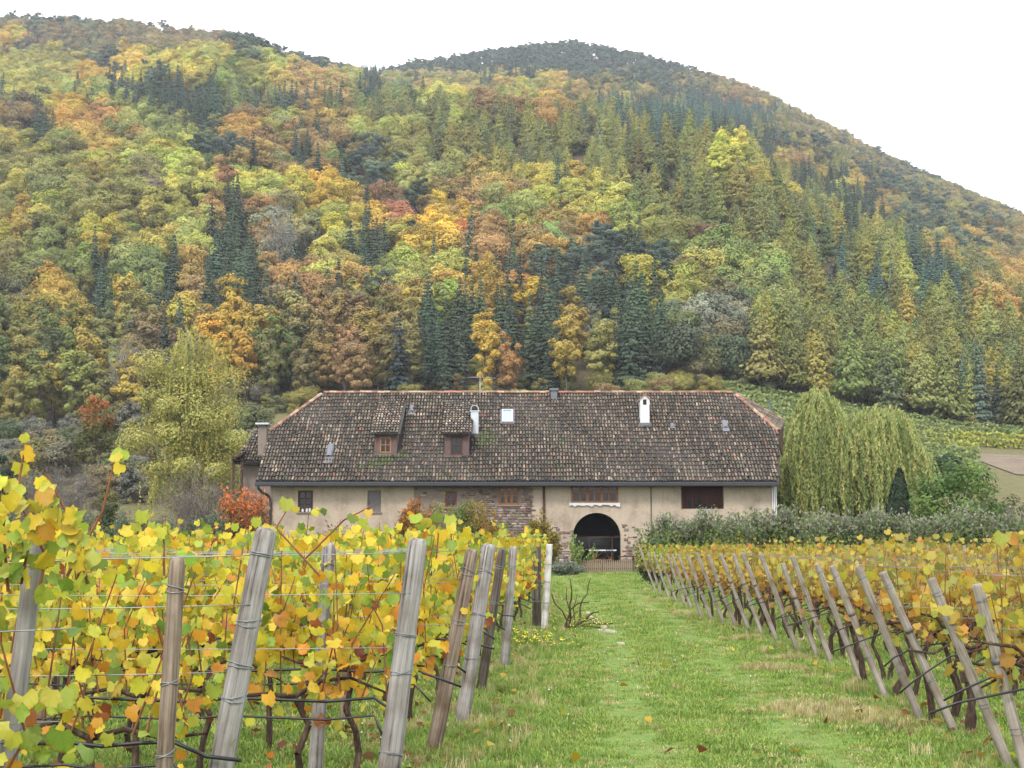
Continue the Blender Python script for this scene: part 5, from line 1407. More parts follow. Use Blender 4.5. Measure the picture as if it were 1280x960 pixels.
def twigs(rng, w, h, n0, levels=3, spread=.7, r0=.05, kids=5):
    """bare branching shrub"""
    segs = []
    def grow(p, d, L, r, lev):
        e = p + d * L
        m = (p + e) / 2 + rng.normal(0, .06 * L, 3)
        segs.extend(chain([p, m, e], r, r * .55))
        if lev == 0: return
        for k in range(kids):
            t = rng.uniform(.35, 1.0); s = p + (e - p) * t
            nd = d + rng.normal(0, spread, 3); nd[2] += .12; nd /= np.linalg.norm(nd)
            grow(s, nd, L * rng.uniform(.42, .66), max(r * .5, .006), lev - 1)
    for i in range(n0):
        a = i * 6.283 / n0 + rng.normal(0, .3); sp = rng.uniform(.15, .75)
        d = np.array([math.cos(a) * sp * w / h, math.sin(a) * sp * w / h, 1]); d /= np.linalg.norm(d)
        grow(np.array([math.cos(a) * .2, math.sin(a) * .2, -.1]), d, h * rng.uniform(.45, .6), r0, levels)
    return segs
def strands(rng, tops, lens, nl_per_m, size, pal, sway=.12, asp=3.2, out=None, kk=1.0):
    P = []; D = []; idx = []
    for j, (p, L) in enumerate(zip(tops, lens)):
        n = max(4, int(L * nl_per_m)); t = np.sort(rng.random(n))
        sw = rng.normal(0, sway, 2); ph = rng.random() * 6
        o_ = np.zeros(2) if out is None else out[j]
        x = p[0] + o_[0] * np.minimum(t * 1.6, 1) ** .7 + sw[0] * t * L * .3 + .05 * np.sin(t * L * 2 + ph)
        y = p[1] + o_[1] * np.minimum(t * 1.6, 1) ** .7 + sw[1] * t * L * .3
        z = p[2] - t * L + (0.25 * np.sin(np.minimum(t * 6, 3.14)) if out is not None else 0)
        P.append(np.stack([x, y, z], 1) + rng.normal(0, .05, (n, 3))); idx.append(np.full(n, rng.integers(len(pal))))
    P = np.concatenate(P); idx = np.concatenate(idx)
    D = np.tile([0, 0, -1.0], (len(P), 1)) + rng.normal(0, .35, P.shape)
    Nn = rng.normal(size=P.shape) * [1, 1, .4]
    V, Fq = leaf_quads(P, Nn, size * rng.uniform(.7, 1.3, len(P)), asp, rng, droop=D)
    return V, Fq, pal_col(pal, len(P), rng, idx, .18, k=kk)

# ---- weeping willow
rng = np.random.default_rng(70)
loc = at(1066, 101, 620)
sc = 101 / F
domes = [(-2.3, 0, 11.0, 1.5, 1.9), (-2.6, 0, 9.0, 2.3, 2.2), (-.4, .3, 8.8, 3.0, 1.9), (2.0, 0, 9.8, 2.3, 1.8), (-3.5, -.3, 6.2, 1.9, 2.2), (3.6, .2, 7.6, 1.9, 1.9), (.6, -.6, 8.4, 2.5, 1.8), (4.3, -.3, 4.6, 1.3, 2.0)]
tops = []; lens = []; outs = []; segs = chain([(0, 0, -.6), (.1, 0, 1.6), (-.1, 0, 3.0)], .45, .36)
for (cx_, cy_, cz_, r_, rz_) in domes:
    segs += chain([(-.1, 0, 2.8), (cx_ * .6, cy_ * .6, (3 + cz_) / 2 + .6), (cx_, cy_, cz_ + rz_ * .6)], .26, .05)
    for j in range(int(125 * r_)):
        a = rng.random() * 6.283; e = math.acos(rng.uniform(-.15, 1))
        rr = rng.uniform(.55, 1.0)
        p = np.array([cx_ + r_ * rr * math.sin(e) * math.cos(a), cy_ + r_ * rr * math.sin(e) * math.sin(a), cz_ + rz_ * rr * math.cos(e)])
        tops.append(p); outs.append(np.array([math.cos(a), math.sin(a)]) * rng.uniform(.2, 1.1))
        lens.append(min(rng.uniform(2.0, 5.5), p[2] - rng.uniform(.4, 2.4)))
        if j % 9 == 0: segs += chain([(cx_, cy_, cz_), (p + [cx_, cy_, cz_]) / 2 + [0, 0, .3], p], .05, .015)
V, Fq, col = strands(rng, tops, lens, 34, .085, [(138, 146, 88), (148, 152, 94), (128, 138, 80), (112, 124, 72), (152, 152, 92), (132, 142, 84)], out=outs)
plant('weeping_willow', loc, segs, V, Fq, col, M['bark'], 'large yellow-green weeping willow just beyond the right end of the farmhouse', wood_name='trunk', cat='tree', leaf_name='crown', sides=6)

# ---- weeping birch at the left
rng = np.random.default_rng(71)
loc = at(236, 103, 620)
segs = chain([(0, 0, -.6), (.15, 0, 5), (-.1, 0, 10), (.2, 0, 16.2)], .26, .04)
tops = []; lens = []; outs = []
for i in range(120):
    t = rng.uniform(.16, 1) ; z = 2.2 + t * 13.6; a = rng.random() * 6.283
    R_ = 4.5 * (1.03 - t ** 3.2) ** .5 * (.86 + .14 * math.sin(z * 1.3 + a * 2)) * rng.uniform(.55, 1.05)
    e = np.array([R_ * math.cos(a) + .5 * (t < .5), R_ * math.sin(a), z + 1.1 + rng.uniform(-.4, .7)])
    b0 = np.array([.1, 0, z - .8]); m = (b0 + e) / 2 + [0, 0, .5]
    segs += chain([b0, m, e], .06, .015)
    for k in range(15):
        s = rng.uniform(.25, 1.05); q = b0 + (e - b0) * s + [0, 0, .7 * math.sin(min(s, 1) * 3.14)]
        tops.append(q + rng.normal(0, .35, 3)); lens.append(rng.uniform(.7, 2.4)); outs.append(rng.normal(0, .3, 2))
keep_ = rng.permutation(len(tops))[:900]
tops = [tops[i] for i in keep_]; lens = [lens[i] for i in keep_]; outs = [outs[i] for i in keep_]
BP = [(160, 154, 86), (150, 148, 82), (166, 158, 84), (140, 142, 80), (154, 146, 86), (134, 140, 78)]
V, Fq, col = strands(rng, tops, lens, 28, .11, BP, asp=1.3, out=outs, sway=.35)
V2, F2, c2, C2 = crown_clumps(rng, 17, 4.7, 6.7, 9.3, 90, 460, .12, .4, cl=(.12, .22))
col2 = pal_col(BP, len(F2), rng, k=.9)
V, Fq, col = np.concatenate([V, V2]), np.concatenate([Fq, F2 + len(V)]), np.concatenate([col * .9, col2])
plant('birch_tree', loc, segs, V, Fq, col, M['bark_pale'], 'tall golden-green birch with drooping twigs left of the farmhouse', wood_name='trunk', cat='tree', leaf_name='crown')

# ---- dark cypress leaning
rng = np.random.default_rng(72)
loc = at(1116, 82)
n = 5200; t = rng.random(n); a = rng.random(n) * 6.283
R_ = .72 * np.interp(t, [0, .15, .45, .75, .92, 1], [.7, .95, 1, .72, .36, .08]) * rng.uniform(.7, 1.06, n)
P = np.stack([R_ * np.cos(a) + .45 * t, R_ * np.sin(a), .2 + t * 5.7], 1)
V, Fq = leaf_quads(P, np.stack([np.cos(a), np.sin(a), np.full(n, .3)], 1) + rng.normal(0, .4, (n, 3)), .2, 1.8, rng, droop=np.tile([0, 0, 1.0], (n, 1)) + rng.normal(0, .4, (n, 3)))
plant('cypress', loc, chain([(0, 0, -.3), (.2, 0, 3), (.45, 0, 5.4)], .1, .03), V, Fq, pal_col([(48, 62, 42), (56, 72, 46), (42, 54, 40)], n, rng), M['bark'], 'small dense dark green cypress in front of the weeping willow', cat='tree', wood_name='trunk', leaf_name='crown')

def clump_plant(name, u, d, seed, rx, rz, cz, pal, label, nclump=30, nleaf=110, size=.16, group=None, cat=None, colz=None, wood='bark', v=620, shell=.4, base_u=None, clr=(.16, .3)):
    rng = np.random.default_rng(seed)
    V, Fq, col, C_ = crown_clumps(rng, rz * 2, rx, rz, cz, nclump, nleaf, size, shell, cl=clr)
    n = len(Fq); ctr = V.reshape(-1, 4, 3).mean(1)
    ci = rng.integers(0, len(pal), nclump); d2 = ((ctr[:, None] - C_[None]) ** 2).sum(2).argmin(1)
    idx = np.where(rng.random(n) < .75, ci[d2], rng.integers(0, len(pal), n))
    c = pal_col(pal, n, rng, idx)
    if colz is not None:
        p2, z0_, z1_ = colz
        w = np.clip((ctr[:, 2] - z0_) / (z1_ - z0_), 0, 1)
        c2 = pal_col(p2, n, rng)
        c = np.where((rng.random(n) < w)[:, None], c2, c)
    segs = chain([(0, 0, -.4), (0, 0, max(.3, cz - rz * .6))], .1 + rx * .03, .08)
    for q in C_[:18]: segs += chain([np.array([0, 0, max(.2, cz - rz * .8)]), q * [.6, .6, .8], q], .06, .012)
    return plant(name, at(u, d, v), segs, V, Fq, c, M[wood], label, group, cat=cat, wood_name='trunk' if rz > 1.8 else 'stems')
clump_plant('shrub_tree', 1196, 88, 1, 2.9, 3.4, 4.0, [(96, 124, 60), (84, 112, 54), (112, 134, 62), (90, 110, 58)], 'round bright green shrub right of the dark cypress, behind the hedge', nclump=46, size=.19, cat='tree')
clump_plant('shrub_tree', 1246, 92, 2, 2.0, 2.4, 2.7, [(92, 108, 66), (104, 116, 72), (112, 106, 72)], 'dull green bush behind the hedge beside the ploughed strip', nclump=26, size=.18, cat='tree')
clump_plant('shrub_tree', 1188, 112, 3, 1.5, 1.9, 6.6, [(70, 90, 60), (64, 82, 58)], 'dark green small tree standing above the round green shrub', nclump=22, size=.22, cat='tree')
clump_plant('shrub_tree', 1162, 90, 4, 1.3, 2.3, 2.6, [(104, 126, 62), (120, 138, 64)], 'light green sapling between dark cypress and round shrub', nclump=16, size=.16, cat='tree')
clump_plant('red_bush_tree', 122, 170, 5, 2.9, 3.7, 7.0, [(96, 100, 52), (106, 106, 50), (88, 94, 50)], 'bush tree with orange-red top and green skirt left of the birch', colz=([(172, 104, 50), (158, 98, 46), (150, 92, 50)], 6.0, 9.5), size=.24, cat='tree', nclump=34)
clump_plant('yew_tree', 4, 118, 6, 1.3, 3.4, 4.6, [(46, 66, 46), (54, 74, 50)], 'dark evergreen at the far left edge behind the vineyard', nclump=30, size=.22, cat='tree')
clump_plant('ivy_thicket', 150, 96, 7, 2.0, 2.2, 2.2, [(74, 86, 50), (66, 80, 48), (88, 92, 54)], 'dark ivy-green thicket between bare thicket and birch', nclump=30, size=.18, cat='bush')
# blue spruce behind the roof
sp = PROTO['spruce_tree'][2]
o = empty('blue_spruce', (pix(963, 520, 180).x, 180, gz(pix(963, 520, 180).x, 180)), 'small blue spruce standing on the meadow above the roof’s right end'.replace('’', "'"), 'tree')
a_ = obj('trunk', sp['trunk'], o); b_ = obj('crown', sp['crown'], o); b_.color = K(104, 124, 120, k=.62)
o.scale = (.46, .46, .4)

# ---- bare grey thickets
rng = np.random.default_rng(73)
def bare(name, u, d, w, h, n0, label, wood='twig', kids=6, leaves=None, size=.12, r0=.05):
    segs = twigs(rng, w, h, n0, 3, .62, r0, kids)
    V = Fq = col = None
    if leaves:
        S_ = np.array(segs); ends = S_[rng.integers(0, len(S_), leaves[1]), 3:6]
        V, Fq = leaf_quads(ends + rng.normal(0, .12, ends.shape), rng.normal(size=ends.shape) + [0, -.2, .5], size, 1.3, rng)
        col = pal_col(leaves[0], len(ends), rng)
    return plant(name, at(u, d), segs, V, Fq, col, M[wood], label, wood_name='branches', cat='bush' if h < 7 else 'tree', sides=3)
bare('bare_thicket', 252, 91, 7.0, 6.9, 15, 'wide leafless grey-brown thicket in front of the birch', leaves=([(112, 100, 84), (124, 112, 96)], 1500))
bare('bare_thicket', 68, 100, 7.0, 8.2, 13, 'pale grey leafless thicket at left with twigs fanning upward', leaves=([(128, 118, 108), (112, 104, 92)], 900))
bare('bare_thicket', 30, 112, 5.0, 7.6, 9, 'brown leafless thicket beside the dark evergreen', wood='bark', leaves=([(108, 92, 66), (96, 96, 58)], 1500))
bare('bare_sapling', 918, 80, 3.4, 4.3, 8, 'pinkish leafless branches reaching up before the right wall', kids=5, leaves=([(150, 140, 60), (140, 128, 110)], 320), r0=.04)
bare('bare_sapling', 872, 79, 2.4, 3.9, 6, 'thin leafless sapling in front of the red-brown barn opening', kids=4, leaves=([(150, 134, 122), (120, 128, 70)], 300), r0=.03)
bare('slender_sapling', 551, 82, 1.8, 5.3, 4, 'slender sapling with sparse yellow-green leaves against the house wall', wood='bark', kids=4, leaves=([(150, 150, 62), (132, 140, 60)], 420), r0=.04)

# ---- hedge of orchard bushes along the right
rng = np.random.default_rng(74)
HP = [(100, 120, 62), (108, 124, 80), (92, 110, 64), (112, 124, 88), (108, 130, 58)]
GP = [(138, 142, 116), (146, 142, 128), (126, 134, 104), (140, 134, 120)]
HL = ['left of the barn opening', 'first under the barn opening, yellow-flecked', 'under the barn opening, pink-grey tips', "under the right wall's bare twigs", "under the right wall's pale end", 'at the house corner', "below willow's left edge", 'below the willow, lower and dark', 'below the middle of the willow', 'below willow with grey feathery tips', "below willow's right edge", 'left of the cypress foot', 'right of the cypress foot', 'below the round green shrub', 'below the dull green bush, silvery', 'before the ploughed strip', 'last at the right edge']
for i in range(17):
    u = 828 + i * 29 + rng.normal(0, 4); d = 73 - i * .35 + rng.normal(0, .6)
    tv_ = [640, 644, 634, 640, 636, 634, 642, 640, 638, 634, 640, 642, 640, 634, 640, 636, 640][i] + rng.uniform(-3, 3)
    h = (680 - tv_) / F * d + CAM_Z
    yel = rng.random() < .4
    yw = [(150, 146, 50), (136, 140, 52)] if yel else [(112, 128, 58)]
    tone = rng.uniform(.95, 1.25)
    def cf(t, r, bx, yw=yw, tone=tone):
        n = len(t); c = pal_col(HP, n, r); g = pal_col(GP, n, r); y = pal_col(yw, n, r)
        k = r.random(n)
        c = np.where((k < np.clip((t - .55) * 1.9, 0, .8))[:, None], g, c)
        return np.where(((k > .8) & (t < .7))[:, None], y, c) * tone
    s, V, Fq, col = shoots(rng, 2.1, h, 95, 60, .105, cf, lean=.25, dome=.3, wdep=2.4, jitter=.1, asp=1.8)
    plant('hedge_bush', at(u, d), s, V, Fq, col, M['twig'], 'grey-green bush of the tall hedge, ' + HL[i], 'bushes of the tall hedge', cat='bush')
# dark bush beside the picket fence
rng = np.random.default_rng(75)
cfd = lambda t, r, bx: pal_col([(84, 100, 66), (74, 90, 60), (100, 114, 84)], len(t), r)
s, V, Fq, col = shoots(rng, 1.25, 1.95, 70, 60, .09, cfd, dome=.5)
plant('dark_bush', at(814, 62), s, V, Fq, col, M['twig'], 'dark green bush beside the picket fence and the farthest right post', cat='bush')
s, V, Fq, col = shoots(rng, 2.0, .75, 60, 40, .08, lambda t, r, bx: pal_col([(122, 132, 112), (112, 124, 100), (136, 142, 126)], len(t), r), dome=.4)
plant('lavender_bush', at(708, 76), s, V, Fq, col, M['twig'], 'low grey-green lavender bush left of the picket fence', cat='bush')

# ---- garden bushes before the house
rng = np.random.default_rng(76)
def mixfn(pl, pr=None, top=None):
    def f(t, r, bx):
        n = len(t); c = pal_col(pl, n, r)
        if pr is not None: c = np.where((r.random(n) < np.clip(bx * 3 + .5, 0, 1))[:, None], pal_col(pr, n, r), c)
        if top is not None: c = np.where((r.random(n) < np.clip((t - .45) * 1.6, 0, .9))[:, None], pal_col(top, n, r), c)
        return c
    return f
def bush(u, d, vtop, wpx, fn, label, name='garden_bush', nsh=120, nl=120, size=.105, dome=.55, lean=.3, group=None, asp=1.7, curve=.1):
    h = (680 - vtop) / F * d + CAM_Z - gz(*at(u, d)[:2])
    s, V, Fq, col = shoots(rng, wpx / F * d * .85, h, nsh, nl, size, fn, lean=lean, dome=dome, asp=asp, curve=curve)
    return plant(name, at(u, d), s, V, Fq, col, M['twig'], label, group, cat='bush')
bush(303, 82, 598, 84, mixfn([(150, 96, 52), (168, 92, 50), (112, 104, 54)], None, [(228, 128, 62), (222, 120, 60), (234, 140, 70)]), 'flame-red spiky bush at the left corner of the farmhouse', name='red_bush', nsh=70, nl=70, lean=.15, dome=.3, asp=2.4)
bush(519, 80, 622, 66, mixfn([(148, 118, 46), (160, 112, 44), (134, 112, 46)], None, [(174, 106, 44), (160, 100, 44)]), 'round orange-brown bush against the beige wall, below the grey window', nsh=130)
bush(592, 80, 622, 88, mixfn([(104, 124, 66), (96, 116, 58), (128, 134, 62)], [(158, 128, 56), (170, 122, 54), (132, 126, 58)]), 'bush half green, half orange before the rubble wall', nsh=130)
bush(676, 79, 640, 52, mixfn([(136, 122, 48), (124, 114, 44), (146, 126, 50)]), 'olive-yellow bush at the foot of the dark downpipe', nsh=90)
bush(640, 78, 658, 60, mixfn([(130, 92, 72), (146, 108, 80), (116, 84, 66)]), 'low rusty-brown bush before the stacked boards', nsh=70, nl=30)
bush(420, 79, 650, 90, mixfn([(126, 92, 74), (120, 100, 84), (140, 112, 80)]), 'low dull brown bush under the beige wall', nsh=80, nl=24)
bush(722, 84.2, 664, 40, mixfn([(130, 152, 74), (144, 162, 82), (118, 140, 66)]), 'light green leafy sapling at the left of the archway', nsh=9, nl=46, size=.12, lean=1.2, dome=.3)
LBL = ['first from the left edge', 'second from the left edge', 'below the pale thicket', 'right of the pale thicket', 'below the ivy-green thicket', "below the birch's left side", 'below the birch trunk', 'below the grey-brown thicket', 'below the thicket, darker', 'beside the flame-red bush']
for i in range(10):
    bush(8 + i * 29 + rng.normal(0, 4), 76 + rng.normal(0, 1.2), 634 + rng.uniform(-3, 7), 44, mixfn([(92, 110, 76), (84, 102, 68), (106, 120, 88)], None, [(116, 128, 104), (104, 120, 90)]), 'low silver-green bush behind the left vineyard, ' + LBL[i], nsh=60, nl=50, size=.09, group='low silver-green bushes behind the left vineyard')

# ---- shrubs along the foot of the wood and left of the house
rng = np.random.default_rng(77)
SHRUB = []
for i in range(58):
    u = rng.uniform(330, 905); d = rng.uniform(156, 172); SHRUB.append((u, d, rng.uniform(2.5, 5.0), [(132, 126, 60), (150, 132, 58), (112, 118, 62), (140, 100, 62), (122, 122, 58), (96, 108, 66)][rng.integers(6)]))
for i in range(46):
    u = rng.uniform(860, 1290); d = rng.uniform(164, 170); SHRUB.append((u, d, rng.uniform(1.6, 3.2), [(98, 106, 70), (110, 112, 66), (90, 98, 66), (128, 116, 68)][rng.integers(4)]))
SHRUB.append((1116, 164, 6.0, (146, 124, 70)))
for i in range(80):
    u = rng.uniform(-30, 330); d = rng.uniform(118, 168); SHRUB.append((u, d, rng.uniform(3.0, 6.5), [(108, 94, 70), (118, 106, 84), (96, 98, 56), (88, 96, 54), (128, 104, 66), (104, 96, 80), (76, 90, 54)][rng.integers(7)]))
for i in range(14):
    u = rng.uniform(840, 935); d = rng.uniform(164, 178); SHRUB.append((u, d, rng.uniform(4, 6.5), [(88, 102, 70), (96, 108, 72), (104, 104, 76)][rng.integers(3)]))
groups_ = {}
SHRUB = [(u, DD(d), h, c) for u, d, h, c in SHRUB]
for s in SHRUB:
    u, d, h, c = s
    place = 'below the wood' if u < 330 else 'behind the roof' if u < 905 else 'above the sloping vineyard'
    near_ = min([(60, 'pale thicket'), (122, 'red-topped bush'), (236, 'birch'), (320, 'left chimney'), (405, "ridge's left end"), (482, 'left dormer'), (570, 'right dormer'), (635, 'skylight'), (692, 'ridge flue'), (745, 'arch'), (806, 'gabled chimney'), (870, "ridge's right end"), (963, 'blue spruce'), (1066, 'willow'), (1196, 'round green shrub'), (1270, 'ploughed strip')], key=lambda q: abs(q[0] - u))[1]
    groups_.setdefault(f'{colour_word(c)} shrub {place}, near the {near_}', []).append(s)
for lab, L in groups_.items():
    L.sort(key=lambda q: q[0])
    for j, (u, d, h, c) in enumerate(L):
        l2 = lab if len(L) == 1 else f'{lab}, ' + (['leftmost', 'rightmost'][j] if len(L) == 2 else f'{ORD[j]} from left')
        p = PROTO['broadleaf_tree'][rng.integers(6)]
        loc = at(u, d, 560); s_ = h / p['h'] * 1.05
        o = obj('shrub', p['whole'], None, (loc[0], loc[1], loc[2] - h * .16))
        o.scale = (s_ * 1.2, s_ * 1.2, s_); o.rotation_euler = (0, 0, rng.random() * 6); o.color = tree_col(c)
        tag(o, l2, 'shrub', 'shrubs along the foot of the wood')

# ---- sloping vineyard on the right, ploughed strip, low wall
rng = np.random.default_rng(78)
SV = ['topmost', 'second from the top', 'third from the top', 'fourth from the top', 'fifth from the top', 'sixth from the top', 'seventh from the top', 'eighth from the top', 'ninth from the top', 'tenth from the top', 'lowest']
for i in range(11):
    d = DD(163.5) - i * 7.6
    x0 = pix(900 + i * 9, 560, d).x; x1 = pix(1330 if i < 4 else 1222, 560, d).x
    n = int((x1 - x0) * 75)
    x = rng.uniform(x0, x1, n); y = d - (x - x0) * .02 + rng.normal(0, .35, n)
    z = terrain(x, y) + rng.uniform(.15, 1.5, n) * (1 + .1 * np.sin(x * 2.1 + i))
    u_ = 640 + F * x / y
    V, Fq = leaf_quads(np.stack([x, y, z], 1), rng.normal(size=(n, 3)) + [0, -.3, .7], .4 * rng.uniform(.7, 1.3, n), 1.2, rng)
    g = pal_col([(120, 136, 82), (128, 140, 86), (114, 130, 78), (136, 142, 88)], n, rng, k=.85)
    yl = pal_col([(164, 162, 64), (156, 156, 62)], n, rng, k=.85)
    c = np.where((rng.random(n) < np.clip((u_ - 1150) / 100, 0, .6) * (2 <= i < 5))[:, None], yl, g)
    o = obj('vine_row', np_mesh('vine_row', V, [Fq], c, [M['leaf_col']]))
    tag(o, f'green vine row across the slope beyond the willow, {SV[i]}', 'vine row', 'vine rows of the sloping vineyard')
def sheet(name, u0, u1, d0, d1, m, lift=.06, nx_=30, ny_=14, skew=0):
    xs_ = np.linspace(0, 1, nx_); dd = np.linspace(d0, d1, ny_)
    V = []
    for d in dd:
        for t in xs_:
            x = pix(u0 + (u1 - u0) * t, 590, (d0 + d1) / 2).x; V.append((x, d + t * skew, gz(x, d + t * skew) + lift))
    f = [(j * nx_ + i, j * nx_ + i + 1, (j + 1) * nx_ + i + 1, (j + 1) * nx_ + i) for j in range(ny_ - 1) for i in range(nx_ - 1)]
    o = obj(name, np_mesh(name, V, [np.array(f)], mats=[m], smooth=True)); tag(o, kind='structure'); return o
sheet('ploughed_field', 1232, 1480, 178, 201, noise_mat('ploughed_soil', [(.3, K(100, 86, 70)), (.55, K(134, 118, 98)), (.75, K(116, 112, 78))], scale=.6, bump=.5, stretch=(.5, 1.4, 1), scale2=5), lift=.12)
lw = MB()
xa, xb = pix(1148, 575, 116).x, pix(1172, 575, 116).x
lw.box(0, 0, -.3, xb - xa, .35, 1.0)
o = lw.build('low_wall', M['plaster_grey']); zz = gz(xa, 116); o.location = (xa, 116, pix(1157, 577, 116).z - .85)
o.data.transform(Matrix.Translation((0, 0, 0)))
wl_root = empty('low_wall', (xa, 116, zz), 'short pale garden wall between the willow and the round green shrub', 'wall')
o.name = 'wall_body'; o.parent = wl_root; o.location = (0, 0, max(0, pix(1157, 577, 116).z - .85 - zz))
MB().box(-.05, -.05, 1.003, xb - xa + .05, .4, 1.1).build('coping', M['plaster'], wl_root).location = o.location

# bare tall tree with a pale trunk among the lower wood
for (u, d, h, i, lab) in ((160, 238, 15.5, 0, 'tall bare grey tree with pale branching trunk above the red-topped bush'), (345, 330, 19, 1, 'thin tree with white bare trunk mid-slope above the left roof end')):
    p = PROTO['bare_tree'][i]; x = pix(u, 400, d).x
    o = empty('bare_tree', (x, d, gz(x, d)), lab, 'tree'); s_ = h / p['h']; o.scale = (s_ * 1.1, s_ * 1.1, s_)
    obj('trunk', p['trunk'], o); c_ = obj('crown', p['crown'], o); c_.color = K(134, 126, 108, k=.7)
# ------------------------------------------------------------------ the vineyard
# leaf shapes
OUT = [(.52, 0), (.37, .16), (.36, .33), (.2, .33), (.05, .48), (-.17, .4), (-.38, .27), (-.27, .05), (-.27, -.05), (-.38, -.27), (-.17, -.4), (.05, -.48), (.2, -.33), (.36, -.33), (.37, -.16)]
LOBE = np.array([(0, 0)] + OUT)
LOBE_T = np.array([(0, i, i % 15 + 1) for i in range(1, 16)])
LOBE_T = np.array([(0, i, (i % 15) + 1) for i in range(1, 16)])
HEX = np.array([(-.36, 0), (-.18, .43), (.2, .38), (.54, 0), (.2, -.38), (-.18, -.43)])
def leaf_frames(P, Nn, D):
    Nn = unit(Nn); t = unit(D - Nn * np.sum(D * Nn, 1, keepdims=True)); b = np.cross(Nn, t)
    return Nn, t, b
def lobed(P, Nn, D, s, rng):
    Nn, t, b = leaf_frames(P, Nn, D); n = len(P)
    cup = rng.uniform(-1.3, 1.3, (n, 1)); curl = rng.uniform(-1.2, .7, (n, 1)); tw = rng.normal(0, .5, (n, 1))
    L = np.broadcast_to(LOBE[None], (n, 16, 2)) * (1 + rng.normal(0, .075, (n, 16, 1)))
    h = cup * (L[..., 1] ** 2) + curl * L[..., 0] * np.abs(L[..., 0]) + tw * L[..., 0] * L[..., 1] + rng.normal(0, .025, (n, 16))
    V = P[:, None] + s[:, None, None] * (t[:, None] * L[..., :1] + b[:, None] * L[..., 1:] + Nn[:, None] * h[..., None])
    F_ = (np.arange(n) * 16)[:, None, None] + LOBE_T[None]
    return V.reshape(-1, 3), F_.reshape(-1, 3), 15
def hexleaf(P, Nn, D, s, rng):
    Nn, t, b = leaf_frames(P, Nn, D); n = len(P)
    fold = rng.uniform(-.6, .6, (n, 1))
    h = fold * np.abs(HEX[None, :, 1])
    V = P[:, None] + s[:, None, None] * (t[:, None] * HEX[None, :, :1] + b[:, None] * HEX[None, :, 1:] + Nn[:, None] * h[..., None])
    F_ = (np.arange(n) * 6)[:, None, None] + np.array([(0, 1, 2, 3), (3, 4, 5, 0)])[None]
    return V.reshape(-1, 3), F_.reshape(-1, 4), 2

YEL = [(236, 210, 64), (228, 198, 58), (220, 210, 76), (206, 202, 78), (236, 196, 60)]
GRN = [(168, 184, 70), (146, 168, 66), (182, 194, 76), (130, 154, 66)]
ORA = [(226, 160, 52), (214, 144, 50), (232, 176, 58)]
BRN = [(158, 88, 52), (138, 76, 52), (176, 104, 60)]
KL = .52
def leaf_cols(n, rng, z, mix, dull=0.0):
    """mix: weights of yellow, green, orange, brown; low leaves turn first"""
    w = np.array(mix, float); w = w / w.sum()
    P_ = np.tile(w, (n, 1)); low = np.clip((.95 - z) * 1.5, -.6, 1)[:, None]
    P_ *= np.concatenate([1 - .2 * low, 1 - .55 * low, 1 + .8 * low, 1 + 1.4 * low], 1); P_ = np.clip(P_, .001, None)
    P_ /= P_.sum(1, keepdims=True); k = (P_.cumsum(1) < rng.random(n)[:, None]).sum(1)
    out = np.zeros((n, 3))
    for j, pal in enumerate((YEL, GRN, ORA, BRN)):
        m = k == j; c = np.array([K(*q, k=KL)[:3] for q in pal])
        out[m] = c[rng.integers(0, len(pal), m.sum())]
    g = np.array(K(164, 142, 80, k=KL)[:3]); out = out + (g - out) * dull * rng.uniform(.4, 1.2, (n, 1))
    return np.clip(out * rng.normal(1, .12, (n, 1)) * rng.normal(1, .05, (n, 3)), .004, .85)

def vine_geo(rng, side, width=1.05, dens=1.0, top=1.78, low=.62, mix=(5, 3, 2, .6), shoots_over=2, size=.105):
    """wood, canes and leaf placement of one trained vine (row along x)"""
    trunk = []; canes = []
    zc = .78 if side == 'left' else .74
    r0 = .022 if side == 'left' else .027
    x0 = rng.normal(0, .08)
    p = [np.array([x0, 0, -.1])]
    for i in range(1, 6):
        p.append(np.array([x0 + rng.normal(0, .035), rng.normal(0, .03), zc * i / 5]))
    trunk += chain(p, r0 * 1.25, r0 * .75)
    arms = []
    for s in (-1, 1):
        a = [p[-1], p[-1] + [s * .15, rng.normal(0, .02), .06 + rng.normal(0, .03)], p[-1] + [s * width * .32, rng.normal(0, .03), .04 + rng.normal(0, .04)], p[-1] + [s * width * .52, rng.normal(0, .03), .0 + rng.normal(0, .05)]]
        trunk += chain(a, r0 * .7, r0 * .3); arms.append(a)
    P = []; nc = int(11 * width)
    for i in range(nc):
        x = -width / 2 + width * (i + rng.random()) / nc
        h = top * rng.uniform(.74, 1.02) if i >= shoots_over else top * rng.uniform(1.02, 1.16)
        b0 = np.array([x, rng.normal(0, .03), zc + rng.normal(0, .03)]); e = np.array([x + rng.normal(0, .14), rng.normal(0, .09), h]); m = (b0 + e) / 2 + rng.normal(0, .05, 3)
        canes += chain([b0, m, e], .0055, .003)
        n = int(dens * 29 * (h - zc) / 1.0)
        t = rng.random(n)
        q = np.where(t[:, None] < .5, b0 + (m - b0) * t[:, None] * 2, m + (e - m) * (t[:, None] - .5) * 2)
        P.append(q + rng.normal(0, 1, (n, 3)) * [.085, .1, .06])
    n = int(dens * (26 if side == 'left' else 9) * width)      # side shoots hanging under the cordon
    P.append(np.stack([rng.uniform(-width / 2, width / 2, n), rng.normal(0, .1, n), zc + .12 - np.abs(rng.normal(0, (zc - low) * .75 + .04, n))], 1))
    P = np.concatenate(P)
    Nn = rng.normal(size=P.shape) * [.55, .5, .45] + np.where(rng.random((len(P), 1)) < .78, [[0, -1.0, .25]], [[0, .9, .3]])
    D = rng.normal(0, .4, P.shape) + [0, -.1, -1]
    s = size * rng.uniform(.6, 1.25, len(P))
    return trunk, canes, P, Nn, D, s, leaf_cols(len(P), rng, P[:, 2], mix, .62 if side == 'right' else .0)

